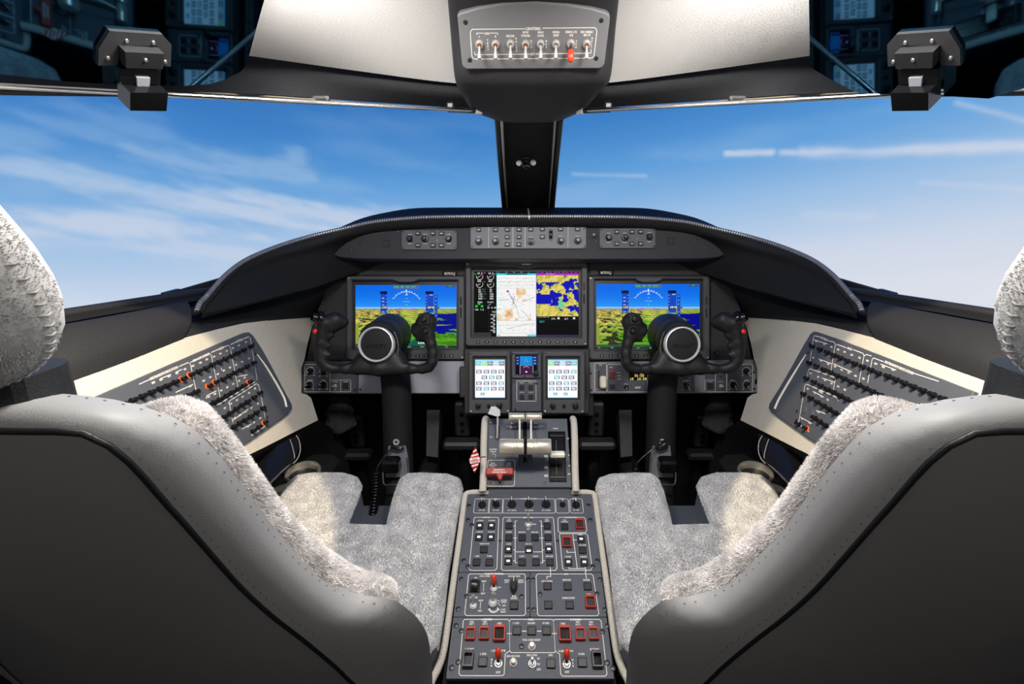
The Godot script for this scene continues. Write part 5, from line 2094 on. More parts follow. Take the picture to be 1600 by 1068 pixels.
	dial_arc(Vector2(-0.0875, -0.0109), 0.0055, 0.0024, -1.2, 2.4)
	dial_arc(Vector2(-0.0499, -0.0489), 0.0055, 0.0024, -0.2, 2.9)
	letters("FLAPS", Vector2(0.0668, 0.0642), 0.0036, 0.0024)
	letters("UP", Vector2(0.097, 0.0357), 0.0036, 0.0024)
	letters("8", Vector2(0.0971, -0.0086), 0.0036, 0.0024)
	letters("20", Vector2(0.0972, -0.036), 0.0036, 0.0024)
	letters("DN", Vector2(0.0962, -0.0572), 0.0036, 0.0024)
	letters("IDLE", Vector2(-0.0423, 0.0785), 0.0036, 0.0024)
	letters("IDLE", Vector2(0.0167, 0.0785), 0.0036, 0.0024)
	for q in [Vector2(-0.0413, 0.067), Vector2(0.0174, 0.067)]:
		letters("DEPLOY", q, 0.0034, 0.0024, 0.85)
		stroke(PackedVector2Array([q + Vector2(-0.018, 0.0035), q + Vector2(0.018, 0.0035)]), 0.0008, 0.0024)
	letters("RET", Vector2(-0.0977, 0.0814), 0.0032, 0.0024)
	letters("EXT", Vector2(-0.0958, 0.04), 0.0032, 0.0024)
	for q in [Vector2(0.0415, -0.0116), Vector2(0.0409, -0.0404), Vector2(0.0405, -0.0616)]:
		bars(q, 0.01, 0.002, 0.0024, 2)
	fin(o, "lettering", M.print_white)
	for q in [Vector2(-0.0911, -0.0802), Vector2(0.0367, -0.0802)]:
		screw(o, q, 0.002, 0.8)
	# striped release tag hanging at the side
	var c := Vector3(-0.1264, 0.6089, -1.0685)
	var t := thing("release_tag", "red and white striped diamond tag hanging beside the quadrant", "tag", Transform3D(Basis(Vector3(1, 0, 0), -0.28), c))
	var dia := v2s([0.0, -0.0305, 0.0142, -0.001, 0.011, 0.006, 0.001, 0.0305, -0.0145, 0.0])
	begin()
	prism(dia, -0.001, 0.001)
	fin(t, "tag_plate", M.tag_red)
	begin()
	for y in [-0.0225, 0.021, 0.011, -0.0125]:
		var hw: float = 0.0135 * (1.0 - absf(y) / 0.032) - 0.0006
		cap(v2s([-hw, y - 0.004, hw, y + 0.0005, hw, y + 0.0042, -hw, y - 0.0002]), 0.0012, true)
	cap(v2s([-0.0125, -0.002, 0.0125, 0.0015, 0.0095, 0.0072, -0.0105, 0.0045]), 0.0012, true)
	cap(v2s([-0.0105, -0.009, 0.0105, -0.0055, 0.0125, -0.0005, -0.0125, -0.004]), 0.0012, true)
	fin(t, "white_stripes", M.white_plastic)
	begin()
	letters("ELEV", Vector2(0, 0.0028), 0.0048, 0.0014, 0.8, 0.0, 0.14)
	letters("DISCON", Vector2(0, -0.0048), 0.0042, 0.0014, 0.75, 0.0, 0.14)
	fin(t, "lettering", M.tag_red)
	begin()
	tube(v3s([0.010, 0.002, 0.0, 0.016, 0.006, -0.004, 0.024, 0.004, -0.012]), 0.0012, 6)
	fin(t, "cord", M.screw)


# ---- aft pedestal -------------------------------------------------------------------

func pedestal() -> void:
	var f := Transform3D(Vector3(1, 0, 0), Vector3(0, 0.3268, -0.9451), Vector3(0, 0.9451, 0.3268), Vector3(0.0013, 0.4572, -0.8908))
	var o := thing("pedestal", "aft control pedestal with blue-grey switch panels and beige woven edge", "pedestal", f)
	begin()
	XF = f.affine_inverse()
	frame_prism(v2s([0.66, 0.0, 1.03, 0.0, 1.03, 0.494, 0.66, 0.366]), Transform3D(Vector3(0, 0, -1), Vector3(0, 1, 0), Vector3(1, 0, 0), Vector3()), -0.152, 0.152)
	XF = Transform3D()
	fin(o, "body", M.soft_black)
	for s in [1.0, -1.0]:
		MIR = s
		begin()
		var line := v2s([-0.098, 0.19, -0.125, 0.193, -0.148, 0.19, -0.153, 0.18, -0.1535, 0.1, -0.1545, 0.0, -0.1555, -0.1, -0.157, -0.16, -0.163, -0.19, -0.172, -0.215, -0.176, -0.26])
		var l3 := PackedVector3Array()
		for p in line:
			l3.append(Vector3(p.x, p.y, 0.0))
		tube(curve(l3, 60), 0.0068, 10)
		fin(o, "edge_trim", M.weave_beige)
	MIR = 1.0
	# four screwed panels
	var z := 0.003
	var plates := [
		[Vector2(-0.1455, 0.1874), Vector2(0.1225, -0.0104), 0],
		[Vector2(-0.1554, -0.0098), Vector2(0.0012, -0.101), 1],
		[Vector2(0.0023, -0.0098), Vector2(0.1469, -0.101), 2],
		[Vector2(-0.1512, -0.1018), Vector2(0.1413, -0.2066), 3]]
	var spec := [-0.1465, 0.1465]
	var ys := [Vector2(0.0016, 0.1854).y, Vector2(0.0012, -0.0104).y, Vector2(0.0014, -0.101).y, Vector2(0.0011, -0.207).y]
	var pan := []
	for r in [[-0.1465, 0.1465, ys[0], ys[1], "upper_panel"], [-0.1465, -0.0004, ys[1] - 0.0008, ys[2], "trim_panel"], [0.0004, 0.1465, ys[1] - 0.0008, ys[2], "auxiliary_power_panel"], [-0.1465, 0.1465, ys[2] - 0.0008, ys[3], "engine_panel"]]:
		begin()
		prism(span(Vector2(r[0], r[2]), Vector2(r[1], r[3]), 0.0015, 2), -0.006, z, 0.0006)
		pan.append(fin(o, r[4], M.panel_gray))
	# top row of rotary knobs
	for q in [[Vector2(-0.1102, 0.154), 0.2, 1.0], [Vector2(-0.0781, 0.1548), 0.7, 1.0], [Vector2(-0.0414, 0.1556), 0.1, 1.12], [Vector2(-0.002, 0.1556), 0.1, 1.12], [Vector2(0.0375, 0.1556), 0.1, 1.12], [Vector2(0.0757, 0.1548), 0.0, 0.8], [Vector2(0.1065, 0.154), 0.2, 1.0]]:
		rotary(pan[0], q[0], z, q[1], q[2])
	for q in [[Vector2(-0.1116, 0.0975), 1], [Vector2(-0.0855, 0.0975), 1], [Vector2(-0.111, 0.0687), 1], [Vector2(-0.0849, 0.0687), 1], [Vector2(-0.098, 0.0394), 0], [Vector2(-0.111, 0.0104), 0], [Vector2(-0.0848, 0.0104), 0],
			[Vector2(-0.0461, 0.0975), 0], [Vector2(0.0386, 0.0975), 0], [Vector2(-0.0456, 0.0682), 0], [Vector2(-0.0168, 0.0682), 0], [Vector2(0.0112, 0.0682), 0], [Vector2(0.0395, 0.0682), 0], [Vector2(-0.0457, 0.0394), 1], [Vector2(0.0404, 0.0394), 1], [Vector2(-0.0024, 0.0394), 0], [Vector2(-0.0452, 0.0122), 1], [Vector2(-0.0161, 0.0104), 0], [Vector2(0.0127, 0.0104), 0], [Vector2(0.042, 0.0104), 0],
			[Vector2(0.077, 0.0957), 0], [Vector2(0.1111, 0.0638), 1], [Vector2(0.1122, 0.038), 0], [Vector2(0.08, 0.0104), 1], [Vector2(0.1134, 0.01), 1]]:
		key(pan[0], q[0], z, q[1] == 1)
	guarded(pan[0], Vector2(0.1108, 0.1001), z)
	guarded(pan[0], Vector2(0.0795, 0.0553), z, 1.0, "key_black")
	toggle(pan[0], Vector2(-0.0035, 0.1026), z, -0.5, false, 1.2)
	put(pan[0], "bus_tie_bar", K.key_light, M.white_plastic, at(Vector2(-0.0023, 0.0347), z - 0.0005, 0.0, 1.3))
	var white: Material = M.print_white
	begin()
	var zt := z + 0.0002
	for q in [[Vector2(-0.1287, 0.1716), Vector2(-0.0933, 0.1324)], [Vector2(-0.0954, 0.1716), Vector2(-0.0618, 0.1324)], [Vector2(-0.063, 0.1716), Vector2(0.0579, 0.1324)], [Vector2(0.0602, 0.1716), Vector2(0.0898, 0.1324)], [Vector2(0.0931, 0.1716), Vector2(0.1225, 0.1324)]]:
		stroke(span(q[0], q[1], 0.004), 0.0009, zt, true)
	stroke(v2s([-0.1248, 0.1209, -0.0722, 0.1209, -0.0702, 0.117, -0.0681, -0.0023, -0.072, -0.0067, -0.1215, -0.0067, -0.1255, -0.003, -0.1259, 0.1183]), 0.0011, zt, true)
	stroke(v2s([-0.0586, 0.1209, 0.0513, 0.1209, 0.0534, 0.117, 0.0561, -0.0012, 0.0527, -0.0067, -0.0555, -0.0067, -0.0588, -0.003, -0.0607, 0.117]), 0.0011, zt, true)
	stroke(v2s([0.066, 0.1209, 0.1226, 0.1209, 0.125, 0.117, 0.1259, 0.0873, 0.1218, 0.0816, 0.0659, 0.0816, 0.0621, 0.0861, 0.0631, 0.117]), 0.0011, zt, true)
	stroke(v2s([0.0662, 0.0791, 0.1234, 0.0791, 0.1265, 0.0748, 0.1285, -0.0012, 0.1249, -0.0063, 0.0713, -0.0063, 0.0674, -0.0023, 0.0649, 0.0748]), 0.0011, zt, true)
	# bus lines
	for l in [v2s([-0.029, 0.1117, -0.033, 0.1112, -0.0307, 0.0104, -0.0261, 0.0104]), v2s([0.0217, 0.1117, 0.0255, 0.1112, 0.0269, 0.0104, 0.0223, 0.0104]), v2s([-0.0365, 0.0983, -0.0327, 0.0983]), v2s([-0.0357, 0.0682, -0.0281, 0.0682]), v2s([-0.035, 0.0398, -0.0314, 0.0398]), v2s([-0.0344, 0.0149, -0.0308, 0.0149]), v2s([0.021, 0.0682, 0.0297, 0.0682]), v2s([0.0248, 0.0983, 0.0293, 0.0983]), v2s([0.0263, 0.0398, 0.0305, 0.0398]), v2s([0.0264, 0.0149, 0.0312, 0.0149]), v2s([-0.0304, 0.0352, -0.0115, 0.0352]), v2s([0.007, 0.0352, 0.0257, 0.0352]), v2s([0.042, -0.0001, 0.0425, -0.0095]), v2s([0.0942, 0.0773, 0.0978, -0.0023]), v2s([0.0937, 0.0638, 0.1013, 0.0638]), v2s([0.0792, 0.0387, 0.0789, 0.0342, 0.0959, 0.0342]), v2s([0.0806, -0.0001, 0.0804, -0.0027, 0.1143, -0.0027, 0.1145, -0.0001]), v2s([0.1147, -0.0027, 0.1149, -0.0095])]:
		stroke(l, 0.0012, zt)
	for q in [["PITOT", Vector2(-0.1104, 0.1713)], ["STALL", Vector2(-0.0782, 0.1713)], ["DC REVERSION / DIM", Vector2(-0.0025, 0.1719)], ["CHIME", Vector2(0.0743, 0.1719)], ["EICAS", Vector2(0.1055, 0.1719)], ["OFF  NORM", Vector2(-0.041, 0.1397)], ["OFF  NORM", Vector2(-0.002, 0.1397)], ["OFF  NORM", Vector2(0.0375, 0.1397)], ["OFF  BRT", Vector2(-0.1099, 0.1397)], ["OFF  BRT", Vector2(-0.0777, 0.1397)], ["OFF  BRT", Vector2(0.106, 0.1402)], ["ANTI-ICE", Vector2(-0.0982, 0.1207)], ["L PROBE", Vector2(-0.1119, 0.1125)], ["R PROBE", Vector2(-0.0853, 0.1125)], ["L WSHLD", Vector2(-0.1109, 0.0836)], ["R WSHLD", Vector2(-0.0847, 0.0836)], ["WING/STAB", Vector2(-0.0978, 0.0543)], ["L NAC", Vector2(-0.1114, 0.0254)], ["R NAC", Vector2(-0.0847, 0.0254)],
			["L AV", Vector2(-0.0471, 0.1159)], ["MSTR", Vector2(-0.047, 0.1112)], ["R AV", Vector2(0.0382, 0.1159)], ["MSTR", Vector2(0.0385, 0.1112)], ["L MAIN", Vector2(-0.0465, 0.0833)], ["R MAIN", Vector2(0.0395, 0.0833)], ["NON-ESS", Vector2(-0.0174, 0.0828)], ["NON-ESS", Vector2(0.0108, 0.0828)], ["OFF", Vector2(-0.0035, 0.0906)], ["L GEN", Vector2(-0.046, 0.0539)], ["R GEN", Vector2(0.0404, 0.0539)], ["BUS-TIE", Vector2(-0.0028, 0.0539)], ["EXT PWR", Vector2(-0.0459, 0.025)], ["L BATT", Vector2(-0.0167, 0.025)], ["R BATT", Vector2(0.012, 0.025)], ["APU GEN", Vector2(0.0414, 0.025)],
			["PAX OXY/PRESS", Vector2(0.0932, 0.1207)], ["PAX", Vector2(0.0781, 0.1136)], ["OXYGEN", Vector2(0.0778, 0.1091)], ["PACK", Vector2(0.1104, 0.0768)], ["HI FLOW", Vector2(0.1133, 0.051)], ["L BLEED", Vector2(0.08, 0.024)], ["R BLEED", Vector2(0.1131, 0.024)], ["EMER", Vector2(0.0092, 0.1029)], ["ELECTRICAL", Vector2(-0.0042, 0.1204)]]:
		letters(q[0], q[1], 0.0031, zt + 0.0001, 0.86)
	fin(pan[0], "lettering", white)
	# flight control
	var p := Vector2(-0.1105, -0.0408)
	begin()
	box(Vector3(p.x, p.y, z + 0.001), Vector3(0.021, 0.026, 0.003), 0.001)
	lathe([[0.0, -0.006], [0.012, -0.006], [0.0125, 0.0], [0.012, 0.006], [0.0, 0.006]], 22, Transform3D(Basis(Vector3(0, 1, 0), PI / 2), Vector3(p.x, p.y, z + 0.002)))
	fin(pan[1], "trim_wheel", M.knob_black)
	toggle(pan[1], Vector2(-0.072, -0.0448), z, -0.62, true)
	toggle(pan[1], Vector2(-0.1101, -0.0795), z, -0.5)
	var kr := Vector2(-0.0325, -0.0419)
	begin()
	loops(v2s([-0.004, 0.013, 0.0, 0.016, 0.004, 0.013, 0.0075, 0.004, 0.0062, -0.008, 0.0, -0.018, -0.0062, -0.008, -0.0075, 0.004]), [[0, 0], [0.0004, 0.011], [0.002, 0.014]])
	var rk := put(pan[1], "rudder_knob", mesh(), M.knob_black, at(kr, z))
	put(rk, "pointer_mark", K.pointer_mark, M.print_white, Transform3D(Basis(), Vector3(0, 0.004, 0.0002)))
	p = Vector2(-0.0723, -0.0752)
	begin()
	lathe([[0.0, 0.0], [0.0098, 0.0], [0.0098, 0.004], [0.0075, 0.005], [0.0, 0.005]], 20, at(p, z))
	fin(pan[1], "spoiler_switch", M.plate_mid)
	toggle(pan[1], p, z + 0.004, -0.45, false, 1.0)
	key(pan[1], Vector2(-0.0307, -0.0795), z, false, 1.05)
	begin()
	stroke(v2s([-0.123, -0.0144, -0.0117, -0.0144, -0.0095, -0.0179, -0.0084, -0.0949, -0.0121, -0.0986, -0.1212, -0.0986, -0.1251, -0.0949, -0.1253, -0.0179]), 0.0011, zt, true)
	stroke(v2s([-0.0928, -0.034, -0.0925, -0.0508]), 0.0009, zt)
	stroke(v2s([-0.0964, -0.0725, -0.0962, -0.0851]), 0.0009, zt)
	stroke(v2s([-0.0653, -0.0682, -0.0578, -0.0714]), 0.0008, zt)
	stroke(v2s([-0.0647, -0.0714, -0.0574, -0.0795]), 0.0008, zt)
	stroke(v2s([-0.0635, -0.083, -0.0576, -0.0883]), 0.0008, zt)
	var disk := Vector2(-0.0702, -0.0866)
	var ar := PackedVector2Array()
	for i in 9:
		var a := PI + 0.45 + i * (PI - 0.9) / 8.0
		ar.append(disk + Vector2(cos(a), sin(a)) * 0.0092 + Vector2(0, 0.004))
	stroke(ar, 0.0035, zt)
	for q in [["FLIGHT CONTROL", Vector2(-0.073, -0.0142), 1.25], ["PITCH TRIM", Vector2(-0.0921, -0.0193), 1.0], ["RUDDER TRIM", Vector2(-0.0322, -0.0193), 1.0], ["SEC", Vector2(-0.1099, -0.0226), 1.0], ["NDN", Vector2(-0.0929, -0.0301), 1.1], ["NUP", Vector2(-0.0928, -0.0554), 1.1], ["OFF", Vector2(-0.061, -0.043), 0.9], ["SEC", Vector2(-0.072, -0.0554), 1.1], ["NOSE", Vector2(-0.0471, -0.0279), 1.0], ["LEFT", Vector2(-0.0469, -0.032), 1.0], ["NOSE", Vector2(-0.0182, -0.0279), 1.0], ["RIGHT", Vector2(-0.0181, -0.032), 1.0], ["PIT TRIM", Vector2(-0.1107, -0.0635), 1.0], ["NDN", Vector2(-0.096, -0.0693), 1.0], ["NUP", Vector2(-0.0963, -0.0895), 1.0], ["SPLRN", Vector2(-0.0509, -0.0688), 1.0], ["RESET", Vector2(-0.0507, -0.0727), 1.0], ["OFF", Vector2(-0.05, -0.0795), 1.0], ["FLAP", Vector2(-0.0514, -0.087), 1.0], ["RESET", Vector2(-0.0512, -0.0916), 1.0], ["RUD", Vector2(-0.0312, -0.0606), 1.1], ["BOOST", Vector2(-0.0311, -0.065), 1.1]]:
		letters(q[0], q[1], 0.0031 * q[2], zt + 0.0001, 0.86)
	fin(pan[1], "lettering", white)
	# auxiliary power
	for q in [Vector2(0.0351, -0.0408), Vector2(0.0754, -0.0415), Vector2(0.1153, -0.0415), Vector2(0.0357, -0.0788), Vector2(0.0769, -0.0788)]:
		key(pan[2], q, z, false, 1.0)
	guarded(pan[2], Vector2(0.1175, -0.0746), z)
	begin()
	stroke(v2s([0.016, -0.0144, 0.1255, -0.0144, 0.1289, -0.0184, 0.1321, -0.0949, 0.1285, -0.099, 0.0179, -0.099, 0.0145, -0.0955, 0.0126, -0.0184]), 0.0011, zt, true)
	stroke(v2s([0.0422, -0.0098, 0.0423, -0.0198, 0.0346, -0.0198, 0.0345, -0.0253]), 0.0012, zt)
	stroke(v2s([0.1138, -0.0098, 0.1147, -0.0237]), 0.0012, zt)
	for q in [["APU", Vector2(0.0742, -0.0147)], ["GEN AMPS", Vector2(0.0346, -0.0301)], ["MASTER", Vector2(0.0745, -0.0272)], ["BLEED", Vector2(0.1144, -0.0272)], ["START/STOP", Vector2(0.0759, -0.0645)], ["FIRE", Vector2(0.1159, -0.0572)]]:
		letters(q[0], q[1], 0.0036, zt + 0.0001, 0.88)
	fin(pan[2], "lettering", white)
	# engines and fuel
	for q in [[Vector2(-0.1105, -0.1338), 0.92], [Vector2(-0.0852, -0.1332), 0.92], [Vector2(0.093, -0.1342), 0.92], [Vector2(0.1177, -0.1336), 0.92]]:
		guarded(pan[3], q[0], z, q[1])
	for q in [Vector2(-0.0567, -0.1338), Vector2(0.0645, -0.1346)]:
		guarded(pan[3], q, z, 1.12, "gloss_black")
	for q in [Vector2(-0.0243, -0.1269), Vector2(0.0033, -0.1269), Vector2(0.031, -0.1269), Vector2(-0.0841, -0.1803), Vector2(0.093, -0.1812), Vector2(0.0371, -0.183)]:
		key(pan[3], q, z, false, 1.02)
	for q in [Vector2(-0.0563, -0.1825), Vector2(0.065, -0.1839)]:
		toggle(pan[3], q, z, -0.55, true, 1.05)
	toggle(pan[3], Vector2(0.0041, -0.1835), z, 0.0, false, 1.05)
	for q in [Vector2(-0.1102, -0.1782), Vector2(0.1199, -0.1786)]:
		begin()
		loops(rrect(q, 0.0195, 0.026, 0.002, 3), [[0, 0], [0, 0.008], [0.001, 0.0095], [0.0028, 0.0095], [0.0032, 0.008]])
		var sc := put(pan[3], "start_button", mesh(), M.smoked, at(Vector2(), z))
		begin()
		box(Vector3(q.x, q.y + 0.0145, 0.005), Vector3(0.017, 0.0032, 0.006), 0.0008)
		put(sc, "hinge", mesh(), M.screw)
	for q in [[Vector2(0.0034, -0.1546), "white_plastic"], [Vector2(-0.0296, -0.1817), "cream_plastic"]]:
		begin()
		lathe([[0.0, 0.0], [0.0075, 0.0], [0.0075, 0.002], [0.0058, 0.003], [0.0058, 0.002], [0.0, 0.002]], 22, at(q[0], z))
		var ring := fin(pan[3], "push_button", M.satin_silver)
		begin()
		lathe([[0.005, 0.001], [0.0048, 0.009], [0.004, 0.0105], [0.0, 0.011]], 20, at(q[0], z))
		fin(ring, "button_cap", M[q[1]])
	begin()
	stroke(v2s([-0.124, -0.1057, -0.0418, -0.1057, -0.039, -0.1087, -0.0366, -0.1614, -0.0446, -0.1669, -0.0452, -0.1995, -0.048, -0.2021, -0.1211, -0.2021, -0.1245, -0.1986, -0.1264, -0.1087]), 0.0011, zt, true)
	stroke(v2s([-0.0367, -0.1057, 0.0425, -0.1057, 0.0446, -0.1087, 0.0457, -0.1623, 0.0436, -0.1645, -0.0339, -0.1645, -0.0366, -0.1614, -0.039, -0.1087]), 0.0011, zt, true)
	stroke(v2s([0.0466, -0.1057, 0.1319, -0.1057, 0.1348, -0.1087, 0.1347, -0.1995, 0.1314, -0.2029, 0.0568, -0.2029, 0.0536, -0.1995, 0.0533, -0.1669, 0.0457, -0.162, 0.0446, -0.1087]), 0.0011, zt, true)
	for l in [v2s([-0.0423, -0.1315, -0.0349, -0.1315]), v2s([-0.0146, -0.1272, -0.0069, -0.1272]), v2s([0.0136, -0.1272, 0.0209, -0.1272]), v2s([0.0413, -0.1315, 0.0494, -0.1315])]:
		stroke(l, 0.0014, zt)
	for q in [["L ENGINE", Vector2(-0.0823, -0.1057), 1.1], ["FUEL", Vector2(0.002, -0.1061), 1.1], ["R ENGINE", Vector2(0.0867, -0.1061), 1.1], ["FIRE", Vector2(-0.1102, -0.1103), 0.9], ["EXT 1", Vector2(-0.1097, -0.1143), 0.9], ["FIRE", Vector2(-0.0853, -0.1103), 0.9], ["EXT 2", Vector2(-0.0848, -0.1143), 0.9], ["FIRE", Vector2(-0.0575, -0.1131), 1.0], ["L STBY", Vector2(-0.0262, -0.1127), 1.0], ["XFLOW", Vector2(0.0026, -0.1127), 1.0], ["R STBY", Vector2(0.0302, -0.1127), 1.0], ["FIRE", Vector2(0.0624, -0.1135), 1.0], ["FIRE", Vector2(0.0904, -0.1107), 0.9], ["EXT 2", Vector2(0.0905, -0.1151), 0.9], ["FIRE", Vector2(0.1154, -0.1107), 0.9], ["EXT 1", Vector2(0.1156, -0.1151), 0.9], ["FUEL USED RESET", Vector2(0.0027, -0.1428), 1.0], ["L START", Vector2(-0.1101, -0.1587), 1.1], ["L IGN", Vector2(-0.0844, -0.1667), 1.0], ["L ENG CMPTR", Vector2(-0.0573, -0.1614), 1.0], ["EDS RECORD", Vector2(-0.0301, -0.1705), 1.0], ["ENG SYNC", Vector2(0.0038, -0.1689), 1.0], ["N1", Vector2(0.0154, -0.1745), 1.0], ["N2", Vector2(0.0152, -0.1835), 1.0], ["OFF", Vector2(0.0155, -0.1923), 1.0], ["APR", Vector2(0.0369, -0.1689), 1.0], ["R ENG CMPTR", Vector2(0.0649, -0.162), 1.0], ["R IGN", Vector2(0.0929, -0.1669), 1.0], ["R START", Vector2(0.1171, -0.159), 1.1], ["OFF", Vector2(-0.056, -0.1969), 1.1], ["OFF", Vector2(0.0652, -0.1964), 1.1], ["M", Vector2(-0.0684, -0.1764), 1.0], ["A", Vector2(-0.0685, -0.1812), 1.0], ["N", Vector2(-0.0684, -0.1862), 1.0], ["M", Vector2(0.076, -0.1768), 1.0], ["A", Vector2(0.0761, -0.1817), 1.0], ["N", Vector2(0.0763, -0.1867), 1.0]]:
		letters(q[0], q[1], 0.0034 * q[2], zt + 0.0001, 0.86)
	fin(pan[3], "lettering", white)
	for q in [Vector2(-0.1403, 0.1529), Vector2(-0.1391, 0.1143), Vector2(-0.1386, 0.0151), Vector2(0.1359, 0.1534), Vector2(0.1361, 0.1143), Vector2(0.1406, 0.0145), Vector2(-0.0648, 0.0606), Vector2(0.0595, 0.0606), Vector2(-0.1293, 0.1008), Vector2(-0.1285, 0.0021), Vector2(0.1305, 0.0021)]:
		screw(o, q, z, 1.25 if absf(q.x) > 0.1 else 0.9)
	for q in [Vector2(-0.1389, -0.0253), Vector2(-0.1386, -0.0858), Vector2(0.1419, -0.026), Vector2(0.1444, -0.0872), Vector2(-0.125, -0.0606), Vector2(-0.0166, -0.0613), Vector2(0.0201, -0.0567), Vector2(0.1326, -0.0558), Vector2(-0.0039, -0.0265), Vector2(0.0066, -0.0265), Vector2(-0.0026, -0.087), Vector2(0.0079, -0.087), Vector2(-0.1391, -0.117), Vector2(-0.1283, -0.1265), Vector2(0.1448, -0.118), Vector2(0.1351, -0.1278), Vector2(-0.0155, -0.1542), Vector2(-0.1279, -0.1803), Vector2(-0.1383, -0.1895), Vector2(0.1373, -0.1814), Vector2(0.1463, -0.1905)]:
		screw(o, q, z, 1.15)


# ---- circuit breaker panels -----------------------------------------------------------

